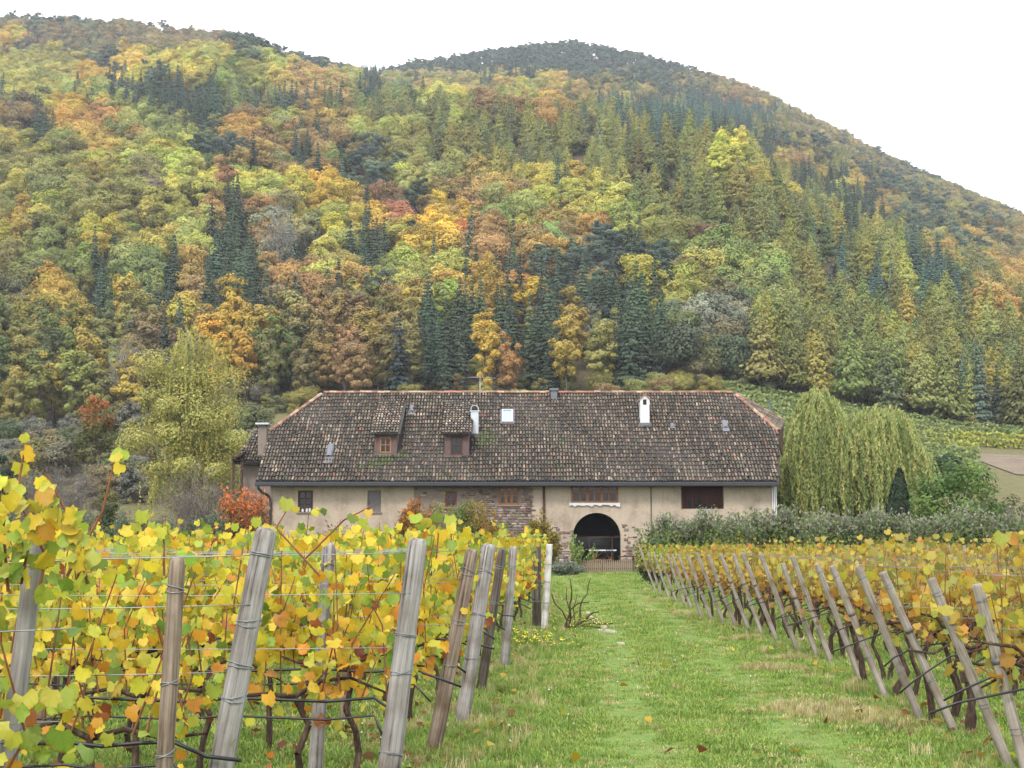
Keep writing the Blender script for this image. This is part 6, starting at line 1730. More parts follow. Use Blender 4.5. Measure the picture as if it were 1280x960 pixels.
def wood_mesh(name, segs, m, sides=5):
    V, F_ = tubes(np.array(segs), sides)
    return np_mesh(name, V, [F_], mats=[m], smooth=True)

def with_xy(me):
    n_ = len(me.vertices) // 16
    a = me.attributes.new('leafxy', 'FLOAT_VECTOR', 'POINT')
    q = np.zeros((n_, 16, 3), np.float32); q[:, :, :2] = LOBE[None]; a.data.foreach_set('vector', q.ravel())
    return me
VROOT = {}
def vine_variant(key, seed, lod, **kw):
    rng = np.random.default_rng(seed)
    tr, ca, P, Nn, D, s, c = vine_geo(rng, **kw)
    fn = lobed
    V, F_, k = fn(P, Nn, D, s, rng)
    VROOT.setdefault(key, []).append((wood_mesh('vine_trunk', tr, M['vine_wood'], 6 if lod == 0 else 5), wood_mesh('vine_canes', ca, M['cane'], 3), with_xy(np_mesh('vine_foliage', V, [F_], np.repeat(c, k, 0), [M['vine_foliage']]))))
for i in range(5):
    vine_variant('left', 300 + i, 1, side='left', top=1.68, mix=[(7, 3, 1.0, .4), (6, 4, .6, .3), (6, 2.2, 1.8, .6), (7, 3, .6, .3), (5, 4, .8, .4)][i], dens=.95, size=.105)
    vine_variant('left_far', 320 + i, 1, side='left', top=1.66, mix=[(5, 3.5, 1.4, .9), (5, 4, 1.2, 1.2), (5, 3, 2, 1.4), (6, 3, 1, .9), (4, 4, 1.5, 1)][i], dens=1.0, size=.115)
    vine_variant('right', 340 + i, 1, side='right', top=1.52, low=.7, mix=[(5, 1.5, 3, 1.4), (5, 1, 3, 2), (6, 2, 2, 1.2), (4, 1, 4, 1.6), (5, 2.2, 2, 1)][i], dens=.68, size=.1)
    vine_variant('right_far', 360 + i, 1, side='right', top=1.52, low=.7, mix=[(5, 1.4, 3, 2.2), (5, 1, 3, 2.6), (5, 1.6, 2, 2.4), (4, 1, 4, 2), (5, 2, 2, 2)][i], dens=.72, size=.1)

PLACED = []
def place_vine(*a): PLACED.append(a)
def place_vine_object(key, i, x, y, label, group, rz=0):
    tr, ca, fo = VROOT[key][i]
    o = empty('grapevine', (x, y, gz(x, y)), label, 'vine', group)
    o.rotation_euler = (0, 0, rz)
    obj('trunk', tr, o); obj('canes', ca, o); f = obj('foliage', fo, o); f['kind'] = 'stuff'
    o.scale = (1, 1, 1)
    return o

LEAF_MESH = []
rng = np.random.default_rng(400)
for i in range(10):
    V, F_, k = lobed(np.zeros((1, 3)), np.array([[0, 0, 1.0]]), np.array([[1.0, 0, 0]]), np.ones(1), rng)
    LEAF_MESH.append(with_xy(np_mesh('leaf', V, [F_], mats=[M['vine_leaf']])))
def near_vine(seed, x, y, label, group, nobj=220, side='left', yfront=-1, **kw):
    """a vine close to the camera: its largest leaves are objects of their own"""
    rng = np.random.default_rng(seed)
    tr, ca, P, Nn, D, s, c = vine_geo(rng, side=side, **kw)
    o = empty('grapevine', (x, y, gz(x, y)), label, 'vine', group)
    obj('trunk', wood_mesh('trunk', tr, M['vine_wood'], 7), o)
    obj('canes', wood_mesh('canes', ca, M['cane'], 4), o)
    sc = s * (1 - P[:, 1] * .6) * rng.uniform(.85, 1.15, len(P))
    order_ = np.argsort(-sc); big = order_[:nobj]; small = order_[nobj:]
    Nf, t, b = leaf_frames(P, Nn, D)
    for j in big:
        lo = bpy.data.objects.new('leaf', LEAF_MESH[rng.integers(10)])
        COL.objects.link(lo); lo.parent = o
        lo.matrix_local = Matrix.Translation(Vector(P[j])) @ Matrix((tuple(t[j]), tuple(b[j]), tuple(Nf[j]))).transposed().to_4x4() @ Matrix.Scale(s[j], 4)
        lo.color = (*c[j], 1)
    if len(small):
        V, F_, k = lobed(P[small], Nn[small], D[small], s[small], rng)
        f = obj('foliage', with_xy(np_mesh('foliage', V, [F_], np.repeat(c[small], k, 0), [M['vine_foliage']])), o); f['kind'] = 'stuff'
    return o

# rows left of the path
LROWS = [4.7, 6.5, 8.3, 10.2, 11.6, 13.5, 15.4, 17.2, 19.0, 20.8, 22.6, 24.4, 26.2, 28.0, 29.8, 31.8, 33.8, 35.8, 38, 40.2, 42.6, 45, 47.6, 50.2, 53]
def xe_left(d): return float(np.interp(d, [4.7, 6.5, 8.0, 11.5, 13.6, 17.3, 29, 46, 60], [-1.66, -1.5, -.8, -.62, -.45, -.38, .4, 1.0, 1.3]))
rng = np.random.default_rng(401)
LG, RG = 'grapevines of the left vineyard', 'grapevines of the right vineyard'
nv = 0
MIXN = [(5, 5, 2.2, .5), (5, 4, 1.6, .5), (5, 2.5, 3, .6), (5, 1.6, 3.6, .7), (6, 2.5, 2, .5)]
for r, d in enumerate(LROWS):
    xe = xe_left(d); half = .365 * d + .9; k = 0
    x = xe - .42
    while x > -half:
        row = 'front' if r == 0 else f'{ORD[r]} row back'
        lab = f'{"yellow-leaved" if (r + k) % 2 else "golden-leaved"} grapevine left of path, {"front row" if r == 0 else "row " + ORD[r] + " behind front"}, {ORD[min(k, 29)]} vine from path'
        if d < 9 and k < (3 if d < 7 else 4):
            if r == 0: near_vine(500 + r * 10 + k, x + .12, d - .16, lab, LG, 240, mix=(5, 6, 1, .4), top=1.7, low=.12, size=.084, dens=1.1, width=1.0, shoots_over=3)
            elif r == 1: near_vine(500 + r * 10 + k, x, d, lab, LG, 230, mix=[(7, 3.6, 1.2, .4), (7, 4, .8, .3), (6, 5, .8, .4)][min(k, 2)], top=1.62, low=.42, size=.08, dens=.7, width=1.0)
            else: near_vine(500 + r * 10 + k, x, d, lab, LG, 210, mix=[(6, 1.4, 3, .8), (6.5, 1.8, 2, .6), (6, 3, 1.2, .5), (5, 4, 1.2, .4)][k], top=1.62, low=.4, size=.083, dens=.84, width=1.0)
        else:
            place_vine('left' if d < 24 else 'left_far', rng.integers(5), x, d, lab, LG, rng.normal(0, .04) + (math.pi if rng.random() < .4 else 0))
        nv += 1; k += 1
        x -= 1.0
print('left vines', nv)
# rows right of the path: (u, v) of the foot and head of every end post
RP = [(1292, 1000, 1222, 730), (1262, 958, 1163, 723), (1195, 918, 1103, 715), (1152, 903, 1072, 707), (1108, 875, 1040, 707), (1078, 855, 1021, 705), (1040, 830, 990, 695), (1022, 822, 978, 704), (998, 815, 950, 692), (972, 803, 928, 691),
      (953, 795, 917, 693), (936, 788, 901, 693), (921, 785, 885, 694), (905, 780, 871, 691), (890, 776, 859, 693), (878, 773, 848, 693), (865, 763, 840, 693), (857, 759, 834, 692), (846, 754, 825, 692), (837, 749, 817, 690), (827, 746, 810, 690), (820, 741, 799, 683)]
NR = 0
RPOST = []
for r, (ub_, vb_, ut_, vt_) in enumerate(RP):
    q = pix(ub_, vb_, 1.0); d = CAM_Z / -(q.z - CAM_Z)
    base = pix(ub_, vb_, d); topp = pix(ut_, vt_, d)
    RPOST.append((d, base, topp))
drs = [p[0] for p in RPOST]; xrs = [p[1].x for p in RPOST]
for r, (d, base, topp) in enumerate(RPOST + [(50.5, Vector((5.0, 50.5, 0)), None), (53, Vector((5.1, 53, 0)), None), (55.5, Vector((5.2, 55.5, 0)), None), (58, Vector((5.3, 58, 0)), None)]):
    half = .365 * d + .9; k = 0; x = base.x + .25
    while x < half:
        lab = f'{"amber" if (r + k) % 2 else "yellow"} grapevine right of path, {ORD[r]} row counting from nearest post, {ORD[min(k, 29)]} vine along'
        if r < 2:
            near_vine(700 + r * 10 + k, x, d, lab, RG, 130, side='right', mix=(5, 1.6, 3, 1.2), top=1.5, low=.72, size=.105, dens=.6, shoots_over=1, width=1.0)
        else:
            place_vine('right' if d < 24 else 'right_far', rng.integers(5), x, d, lab, RG, rng.normal(0, .04) + (math.pi if rng.random() < .4 else 0))
        NR += 1; k += 1; x += 1.0
print('right vines', NR)

PLACED.sort(key=lambda q: q[3])
for q in PLACED[:270]: place_vine_object(*q)
VK = list(VROOT); src = []
for k_ in VK:
    for tr, ca, fo in VROOT[k_]:
        V = []; Q = []; base = 0; T3 = []; col_ = []
        bm_ = [(tr, (.045, .03, .022)), (ca, (.16, .07, .04)), (fo, None)]
        vs, fs3, fs4, cl3, cl4 = [], [], [], [], []
        for me_, cc in bm_:
            nv_ = len(me_.vertices); v_ = np.zeros(nv_ * 3, np.float32); me_.vertices.foreach_get('co', v_); vs.append(v_.reshape(-1, 3))
            nl_ = len(me_.loops); l_ = np.zeros(nl_, np.int32); me_.loops.foreach_get('vertex_index', l_)
            np_f = len(me_.polygons); k2_ = nl_ // np_f; f_ = l_.reshape(np_f, k2_) + base; base += nv_
            if cc is None:
                c_ = np.zeros(np_f * 4, np.float32); me_.attributes['col'].data.foreach_get('color', c_); c_ = c_.reshape(-1, 4)[:, :3]
            else: c_ = np.tile(cc, (np_f, 1))
            (fs3 if k2_ == 3 else fs4).append(f_); (cl3 if k2_ == 3 else cl4).append(c_)
        src.append(np_mesh('vine_source', np.concatenate(vs), fs4 + fs3, np.concatenate(cl4 + cl3), [M['vine_foliage']]))
Q_ = PLACED[270:]
gn_scatter('far_grapevines', src, [(q[2], q[3], gz(q[2], q[3])) for q in Q_], np.ones((len(Q_), 3)), [q[6] for q in Q_], [VK.index(q[0]) * 5 + q[1] for q in Q_], np.ones((len(Q_), 3)))
print('vines as objects', min(270, len(PLACED)), 'rest', len(Q_))

# tall shoots with single leaves rising above the front row
def shoot(name, pts, leaves, label, seed, size=.1, mix=(6, 3, .6, 0)):
    rng = np.random.default_rng(seed)
    b0 = Vector(pts[0]); o = empty(name, b0, label, 'vine shoot', 'long vine shoots above the rows')
    pp = [np.array(Vector(p) - b0) for p in pts]
    obj('cane', wood_mesh('cane', chain(pp, .006, .003), M['cane'], 5), o)
    for (t, s) in leaves:
        f = t * (len(pp) - 1); i = min(int(f), len(pp) - 2); p = pp[i] + (pp[i + 1] - pp[i]) * (f - i) + rng.normal(0, .02, 3)
        Nf, tt, bb = leaf_frames(None, (rng.normal(0, .45, (1, 3)) + [0, -1, .2]), rng.normal(0, .4, (1, 3)) + [0, 0, -1])
        lo = obj('leaf', LEAF_MESH[rng.integers(10)], o)
        lo.matrix_local = Matrix.Translation(Vector(p) + Vector((0, -.03, -s * .3))) @ Matrix((tuple(tt[0]), tuple(bb[0]), tuple(Nf[0]))).transposed().to_4x4() @ Matrix.Scale(s, 4)
        lo.color = (*leaf_cols(1, rng, np.array([1.6]), mix)[0], 1)
shoot('vine_shoot', [pix(60, 700, 4.7), pix(20, 620, 4.7), pix(34, 545, 4.75)], [(.5, 0.066), (.62, 0.079), (.75, 0.066), (.88, 0.066), (1, 0.040)], 'tall vine shoot with yellow leaves rising at the far left', 1)
shoot('vine_shoot', [pix(110, 730, 4.6), pix(88, 650, 4.6), pix(58, 592, 4.6)], [(.1, 0.079), (.25, 0.086), (.4, 0.079), (.55, 0.079), (.7, 0.073), (.85, 0.066), (1, 0.053)], 'arching vine shoot hung with yellow leaves over the front row', 2)
shoot('vine_shoot', [pix(84, 720, 4.8), pix(128, 640, 4.8), pix(146, 562, 4.8)], [(.86, 0.053), (.93, 0.053), (1, 0.066)], 'slender brown shoot tipped with three yellow leaves', 3)
for j_, (u0, v0, u1, v1, u2, v2, lab_) in enumerate(((10, 740, 4, 660, 12, 596, 'leafy shoot at the very left edge, lower than the tall one'), (48, 740, 62, 670, 66, 610, 'leafy upright shoot between the two tallest shoots at left'), (96, 740, 100, 680, 92, 634, 'short leafy shoot right of the first post at left'), (26, 730, 36, 680, 44, 628, 'short leafy shoot above the far left post'))):
    shoot('vine_shoot', [pix(u0, v0, 4.6), pix(u1, v1, 4.6), pix(u2, v2, 4.6)], [(t_ / 13, .062 + .018 * ((t_ * 7) % 3) / 2) for t_ in range(2, 14)], lab_, 20 + j_)
shoot('vine_shoot', [pix(400, 720, 7), pix(345, 660, 7), pix(362, 632, 7.05)], [(1, .085), (.55, .08)], 'shoot with one round yellow leaf before the house wall', 4)
shoot('vine_shoot', [pix(380, 700, 7.4), pix(430, 650, 7.4), pix(470, 630, 7.4)], [(.7, .07), (.9, .06)], 'thin brown shoot leaning right above the rows', 5, mix=(4, 4, 1, 0))
shoot('vine_shoot', [pix(545, 700, 9), pix(548, 668, 9), pix(541, 640, 9)], [(.3, .1), (.6, .1), (.9, .09)], 'leafy shoot standing beside the second weathered post', 6)
shoot('vine_shoot', [pix(205, 720, 7), pix(205, 680, 7), pix(203, 652, 7)], [(.9, .08), (.5, .07)], 'short leafy shoot above the middle of the left rows', 7)

# ---- posts
def wood_post_mat(name, c1, c2, crack):
    m, n, b = mat(name)
    tc = N(n, 'ShaderNodeTexCoord'); mp = N(n, 'ShaderNodeMapping'); mp.inputs['Scale'].default_value = (34, 34, 1.3)
    n.links.new(tc.outputs['Object'], mp.inputs['Vector'])
    t1 = N(n, 'ShaderNodeTexNoise'); t1.inputs['Scale'].default_value = 1.0; t1.inputs['Detail'].default_value = 7; t1.inputs['Roughness'].default_value = .7
    n.links.new(mp.outputs['Vector'], t1.inputs['Vector'])
    t2 = N(n, 'ShaderNodeTexNoise'); t2.inputs['Scale'].default_value = 3.5; t2.inputs['Detail'].default_value = 5
    n.links.new(tc.outputs['Object'], t2.inputs['Vector'])
    r = ramp(n, [(.36, crack), (.44, c1), (.64, c2)])
    n.links.new(t1.outputs['Fac'], r.inputs['Fac'])
    r2 = ramp(n, [(.35, (.6, .53, .46, 1)), (.55, (1.0, .98, .96, 1)), (.7, (1.1, 1.1, 1.1, 1))])
    n.links.new(t2.outputs['Fac'], r2.inputs['Fac'])
    mm = N(n, 'ShaderNodeMix', data_type='RGBA', blend_type='MULTIPLY'); mm.inputs['Factor'].default_value = 1
    n.links.new(r.outputs['Color'], mm.inputs['A']); n.links.new(r2.outputs['Color'], mm.inputs['B'])
    n.links.new(mm.outputs['Result'], b.inputs['Base Color']); b.inputs['Roughness'].default_value = .9
    bp = N(n, 'ShaderNodeBump'); bp.inputs['Strength'].default_value = .8; bp.inputs['Distance'].default_value = .012
    n.links.new(t1.outputs['Fac'], bp.inputs['Height']); n.links.new(bp.outputs['Normal'], b.inputs['Normal'])
    return m
M['post'] = wood_post_mat('weathered_post', K(146, 142, 140), K(190, 187, 184), K(84, 76, 70))
M['post_brown'] = wood_post_mat('brown_post', K(128, 112, 98), K(178, 162, 146), K(74, 60, 50))
M['post_dark'] = wood_post_mat('dark_post', K(86, 78, 72), K(132, 124, 116), K(48, 42, 38))
M['post_new'] = wood_post_mat('pale_round_post', K(160, 152, 141), K(194, 186, 175), K(126, 115, 103))
M['post_white'] = wood_post_mat('white_post', K(214, 212, 208), K(236, 236, 234), K(170, 165, 160))
def post(name, base, top, r0, r1, m, label, group, seed, ties=(), strap=None, knot=None, rounded=.6):
    rng = np.random.default_rng(seed)
    base, top = Vector(base), Vector(top); ax = (top - base); L = ax.length
    o = empty(name, base, label, 'post', group)
    q = ax.normalized().to_track_quat('Z', 'Y'); o.rotation_euler = q.to_euler()
    S = 18; hs = np.concatenate([np.linspace(-.3, L - .06, 14), [L - .035, L - .015, L]])
    ph = rng.random(4) * 6.28
    V = []
    for i, h in enumerate(hs):
        f = np.clip(h / L, 0, 1); r = r0 + (r1 - r0) * f
        if i >= 14: r *= [.97, .9, .68][i - 14] if rounded else [1, .99, .96][i - 14]
        a = np.arange(S) * 2 * math.pi / S
        rad = r * (1 + (.05 * np.sin(3 * a + ph[0] + h * .8) + .04 * np.sin(5 * a + ph[1] - h * 1.3) + .03 * np.sin(9 * a + ph[2]) + rng.normal(0, .015, S)) * (1 if rounded else .35))
        if knot is not None:
            kz, ka = knot; dd = np.exp(-((h - kz) / .1) ** 2) * np.exp(-(((a - ka + math.pi) % (2 * math.pi) - math.pi) / .5) ** 2); rad *= 1 - .2 * dd
        V.append(np.stack([rad * np.cos(a) + .012 * math.sin(h * 2 + ph[3]), rad * np.sin(a), np.full(S, h)], 1))
    V = np.concatenate(V); k = np.arange(S); k2 = (k + 1) % S
    F_ = np.concatenate([np.stack([k + i * S, k2 + i * S, k2 + (i + 1) * S, k + (i + 1) * S], 1) for i in range(len(hs) - 1)])
    body = obj('log', np_mesh('log', V, [F_, np.array([k + (len(hs) - 1) * S])], mats=[m], smooth=True), o)
    if knot is not None:
        kz, ka = knot; r = r0 + (r1 - r0) * kz / L; g_ = np.linspace(0, 2 * math.pi, 12)[:-1]
        kv = [(r * .93 * math.cos(ka + .34 * math.cos(t_)), r * .93 * math.sin(ka + .34 * math.cos(t_)), kz + .075 * math.sin(t_) * (1 + .2 * math.sin(3 * t_))) for t_ in g_]
        kc = [(r * .62 * math.cos(ka), r * .62 * math.sin(ka), kz)]
        obj('knothole', np_mesh('knothole', kv + kc, [np.array([(i, (i + 1) % 11, 11) for i in range(11)])], mats=[M['post_dark']]), o)
    for z in ties:
        r = r0 + (r1 - r0) * z / L
        for e in range(2):
            a = np.linspace(0, 2 * math.pi, 15); tl = rng.normal(0, .012)
            tw, tf = tube_path(np.stack([(r * 1.06) * np.cos(a) + .012 * math.sin(z * 2 + ph[3]), r * 1.06 * np.sin(a), z + e * .013 + tl * np.cos(a + e)], 1), .0028 if r > .03 else .002, 5, caps=False)
            obj('wire_tie', np_mesh('wire_tie', tw, tf, mats=[M['wire']]), o)
    if strap is not None:
        z, sm = strap; r = (r0 + (r1 - r0) * z / L) * 1.12
        tw, tf = tube_path([(0, 0, z - .02), (0, 0, z + .02)], r, 14)
        obj('strap', np_mesh('strap', tw, tf, mats=[sm]), o)
    return o
def lp(u, v, d): return pix(u, v, d)
def through(ut, vt, ul, vl, d, dl=None):
    """base on the ground of the straight post whose axis passes through two photo points"""
    t = pix(ut, vt, d); l = pix(ul, vl, dl or d)
    f = t.z / (t.z - l.z) if abs(t.z - l.z) > 1e-6 else 1
    return t + (l - t) * f, t
LP = [(46, 667, 16, 905, 4.75, .034, .031, 'post', 'weathered post half hidden by big leaves at the far left', (1.58, 1.02), None),
      (334, 660, 277, 955, 6.5, .058, .05, 'post', 'thick grey weathered end post in front, leaning right, with wire wraps', (1.62, 1.32, 1.12, .98), None),
      (523, 673, 487, 950, 8.0, .066, .055, 'post', 'grey end post with a hollow dark knothole and vine tendrils', (1.15, .95, .5), (1.22, -.9)),
      (221, 697, 206, 950, 6.22, .038, .034, 'post_brown', 'upright brownish middle post between leaning front posts', (1.45, 1.05, .75), None),
      (411, 678, 406, 760, 10.2, .052, .046, 'post', 'grey post top with a pale cap poking out of the yellow leaves', (1.5,), None),
      (591, 686, 546, 915, 11.5, .062, .054, 'post_brown', 'cracked brown-grey end post, third from the front, leaning right', (1.45, 1.05, .7), None),
      (612, 680, 580, 890, 13.4, .07, .064, 'post', 'smooth pale grey end post, widest of the cluster by the path', (1.4, 1.0, .6), None),
      (628, 686, 603, 850, 16.2, .055, .05, 'post_dark', 'dark narrow end post squeezed behind the smooth pale one', (1.4, 1.0), None),
      (642, 683, 634, 790, 19.2, .062, .055, 'post', 'grey end post farthest back of the leaning cluster', (1.35,), None),
      (704 - 266, 700, 436, 760, 13.5, .05, .045, 'post_brown', 'brown post deep among the yellow vines', (1.2,), None)]
PG = 'old wooden posts of the left vineyard'
for i, (ut, vt, ul, vl, d, r0, r1, mm, lab, ties, knot) in enumerate(LP):
    b_, t_ = through(ut, vt, ul, vl, d)
    post('vineyard_post', b_, t_, r0, r1, M[mm], lab, PG, 800 + i, ties, None, knot)
b_, t_ = through(671, 680, 671, 778, 29)
bx = empty('square_post', b_, 'dark square old beam standing beside the white post at the path', 'post', PG)
MB().box(-.09, -.09, -.2, .09, .09, t_.z).build('beam', M['post_dark'], bx, bevel=.012)
for z in (.5, .9, 1.3): MB().box(-.096, -.096, z, .096, .096, z + .012).build('wire_tie', M['wire'], bx)
b_, t_ = through(687, 680, 681, 776, 28.2)
wp = post('white_post', b_, t_, .07, .062, M['post_white'], 'white-painted post with a short white stub beside the path', PG, 850, (.5, .9, 1.25), None, None, 0)
MB().bar((.02, 0, .95), (.22, -.02, 1.52), .1, .09).build('stub', M['post_white'], wp)

RGP = 'leaning end posts of the right vineyard'
for i, (d, b_, t_) in enumerate(RPOST):
    place = ['cut off at the right edge', 'nearest, foot in the corner', 'third from the front', 'fourth from the front', 'fifth from the front'][i] if i < 5 else ('farthest, beside the dark bush' if i == len(RPOST) - 1 else f'{ORD[i]} from the front')
    L = (t_ - b_).length
    post('end_post', b_, t_, .038, .035, M['post_new'], f'pale round end post leaning over the path edge, {place}', RGP, 900 + i, (L * .92, L * .32) if d < 25 else (), (L * .64, M['wood_grey'] if i > 1 else M['lead']) if d < 30 else None, None, 0)
# inner posts of the right rows
rng = np.random.default_rng(410)
for i, (d, b_, t_) in enumerate(RPOST):
    x = b_.x + rng.uniform(4.5, 6.5)
    if x < .365 * d + .3:
        post('inner_post', (x, d, 0), (x - .02, d, 1.62), .04, .036, M['post_new'], f'upright pale post inside the right vines, in the {ORD[i]} row', 'upright posts inside the right vineyard', 950 + i, (), None, None, 0)
for i, d in enumerate(LROWS[4:20]):
    x = xe_left(d) - rng.uniform(3.2, 5.0)
    if x > -.365 * d:
        post('inner_post', (x, d, 0), (x + rng.normal(0, .05), d, 1.62 + rng.uniform(-.05, .04)), .046, .042, M['post_brown'], f'brown post inside the left vines, in row {ORD[i + 4]} from the front', 'upright posts inside the left vineyard', 980 + i, (), None, None)

# ---- wires and hoses
rng = np.random.default_rng(411)
def strung(name, pts, r, m, label, cat, group, sides=6):
    b0 = Vector(pts[0]); V, Fs = tube_path([Vector(p) - b0 for p in pts], r, sides)
    o = obj(name, np_mesh(name, V, Fs, mats=[m], smooth=True), None, b0)
    return tag(o, label, cat, group)
WZ = [1.08, 1.38, 1.6]
for r, d in enumerate(LROWS[:13]):
    xe = xe_left(d); x1 = -.37 * d - 1.0
    if r in (1, 2, 4, 5):
        b_, t_ = {1: through(334, 660, 277, 955, 6.5), 2: through(523, 673, 487, 950, 8.0), 4: through(591, 686, 546, 915, 11.5), 5: through(612, 680, 580, 890, 13.4)}[r]
    else: b_, t_ = Vector((xe, d, 0)), Vector((xe + .3, d, 1.65))
    for w, z in enumerate(WZ if d < 15 else WZ[1:]):
        xs_ = b_.x + (t_.x - b_.x) * z / t_.z
        n_ = 9; pts_ = [(xs_ + (x1 - xs_) * i / n_, d - .05 * (w % 2) - .01 + (b_.y - d) * (1 - i / n_), z - .02 * math.sin(math.pi * i / n_)) for i in range(n_ + 1)]
        strung('trellis_wire', pts_, .0022, M['wire'], f'{["lower", "middle", "top"][w if d < 15 else w + 1]} steel wire along left vineyard row {ORD[r]} from the front', 'wire', 'trellis wires of the left rows', 5)
    for h in range(2 if r in (1, 2, 3) else 1):
        zz = .77 - .1 * h; n_ = 12; over = rng.uniform(.18, .34) if h == 0 else rng.uniform(.05, .3)
        pts_ = [(xe + over, d - .1, zz - rng.uniform(.06, .14)), (xe + over * .5, d - .09, zz - .05)] + [(xe + (x1 - xe) * i / n_, d - .06 + rng.normal(0, .01), zz + .012 * math.sin(i * 2.1 + r)) for i in range(n_ + 1)]
        strung('irrigation_hose', pts_, .0095 if h == 0 else .007, M['hose'], f'{"thick" if h == 0 else "thin second"} black irrigation hose along left row {ORD[r]} from the front', 'hose', 'irrigation hoses of the left rows')
for r, (d, b_, t_) in enumerate(RPOST[:16]):
    x1 = .37 * d + 1.0
    for w, z in enumerate((1.1, 1.45)):
        xs_ = b_.x + (t_.x - b_.x) * z / t_.z
        strung('trellis_wire', [(xs_ + (x1 - xs_) * i / 6, d - .045, z - .015 * math.sin(math.pi * i / 6)) for i in range(7)], .0022, M['wire'], f'{["lower", "upper"][w]} steel wire along right vineyard row {ORD[r]} from the front', 'wire', 'trellis wires of the right rows', 5)
    ov = rng.uniform(.35, .75); zz = .74
    e_ = rng.uniform(.08, .34); pts_ = [(b_.x - ov * .95, d - .12, zz - e_ - rng.uniform(0, .06)), (b_.x - ov * .7, d - .11, zz - e_ * .82), (b_.x - ov * .4, d - .1, zz - e_ * .5), (b_.x - ov * .1, d - .08, zz - e_ * .2), (b_.x + .2, d - .07, zz - .01)] + [(b_.x + .5 + (x1 - b_.x) * i / 8, d - .06, zz + .03 * math.sin(i * 1.9 + r)) for i in range(9)]
    strung('irrigation_hose', pts_, 0.0085 if d < 20 else .008, M['hose'], f'black hose with loose drooping end at the foot of right row {ORD[r]} from the front', 'hose', 'irrigation hoses of the right rows')
    # old gnarled stock next to the end post
    if r < 14:
        g = np.random.default_rng(600 + r)
        o = empty('vine_stock', (b_.x + .05 + g.uniform(0, .25), d - .02, 0), f'dark gnarled old vine stock beside right end post {ORD[r]} from the front', 'vine', 'gnarled old stocks at the right row ends')
        segs = []
        for s in range(2 if r % 2 else 1):
            p = [np.array([s * .16, 0, -.05])]
            for i in range(5): p.append(p[-1] + [g.normal(-.01, .05), g.normal(0, .03), .17])
            segs.append((p, .031 - s * .006))
        for p, rr in segs:
            V, Fs = tube_path(p, [rr * (1.25 - .11 * i) * g.uniform(.85, 1.2) for i in range(6)], 9); obj('stem', np_mesh('stem', V, Fs, mats=[M['vine_wood']], smooth=True), o)
        p0 = segs[0][0][-1]
        sg = []
        for s in (-1, 1, 1):
            e = p0 + [s * g.uniform(.2, .5), g.normal(0, .05), g.uniform(-.1, .25)]
            sg += chain([p0, (p0 + e) / 2 + [0, 0, .08], e], .02, .008)
        for i in range(6): sg += chain([p0 + g.normal(0, .05, 3), p0 + [g.uniform(-.1, .6), g.normal(0, .08), g.uniform(.1, .5)]], .006, .003)
        obj('arms', wood_mesh('arms', sg, M['vine_wood'], 5), o)
# tangle of old vine wood beside the white post
g = np.random.default_rng(640)
b0 = pix(708, 782, 28.5); o = empty('gnarled_vine', (b0.x, 28.3, 0), 'bare looping tangle of old vine wood beside the white post', 'vine')
for i in range(11):
    s = g.choice([-1, 1, 1]); a0 = g.uniform(.15, 1.25); L_ = g.uniform(.6, 1.25); p = [np.array([g.normal(0, .06), g.normal(0, .06), -.05])]; th = math.pi / 2 - s * g.uniform(.05, .7)
    for k in range(8):
        th += g.normal(0, .3) - s * a0 * .12 * (k > 3) * g.uniform(.5, 2.2)
        p.append(p[-1] + np.array([math.cos(th), g.normal(0, .25), math.sin(th)]) * L_ / 8)
    r_ = g.uniform(.012, .026)
    V, Fs = tube_path(p, np.linspace(r_, r_ * .45, 9) * g.uniform(.85, 1.15, 9), 7); obj('branch', np_mesh('branch', V, Fs, mats=[M['vine_wood']], smooth=True), o)

# ------------------------------------------------------------------ grass, leaves, stones, flowers
def tuft(seed, n, h, spread, wdt=.006):
    rng = np.random.default_rng(seed); V = []; T3 = []
    for i in range(n):
        a = rng.random() * 6.283; r = spread * math.sqrt(rng.random()); p = np.array([r * math.cos(a), r * math.sin(a), 0])
        hh = h * rng.uniform(.45, 1.1); a2 = rng.random() * 6.283; ln = rng.uniform(.15, .8) * hh; d = np.array([math.cos(a2), math.sin(a2), 0]); s = np.array([-d[1], d[0], 0]) * wdt * rng.uniform(.7, 1.3)
        m = p + d * ln * .3 + [0, 0, hh * .62]; e = p + d * ln + [0, 0, hh * rng.uniform(.75, 1)]
        b = len(V); V += [p - s, p + s, m + s * .8, m - s * .8, e]
        T3.append((b, b + 1, b + 2, b + 3, b + 4))
    V = np.array(V); T3 = np.array(T3)
    col = var_col(len(T3), rng, .15)
    return np_mesh('tuft', V, [T3[:, [0, 1, 2, 3]], T3[:, [3, 2, 4]]], np.concatenate([col, col * 1.05]), [M['grass']])
GT = [tuft(1, 32, .038, .1, .0045), tuft(2, 28, .05, .09, .0045), tuft(3, 36, .03, .12, .0045), tuft(4, 32, .034, .11, .0045), tuft(5, 34, .24, .1, .004), tuft(6, 40, .2, .14, .004)]
rng = np.random.default_rng(420)
def grass_noise(x, y):
    return .5 * np.sin(x * 1.1 + .7 * y + 1) * np.sin(y * .55 - x * .4) + .35 * np.sin(x * 2.7 + 2) * np.sin(y * 1.9 + .5) + .25 * np.sin(x * 5.3 + y * 3.1)
P = []
for d0, d1, dens in ((7.5, 12, 200), (12, 17, 130), (17, 24, 80), (24, 36, 40), (36, 60, 15), (60, 84, 7)):
    area = (d1 - d0) * .76 * (d0 + d1) / 2; n = int(area * dens)
    y = rng.uniform(d0, d1, n); x = rng.uniform(-.38, .38, n) * y
    P.append(np.stack([x, y], 1))
P = np.concatenate(P)
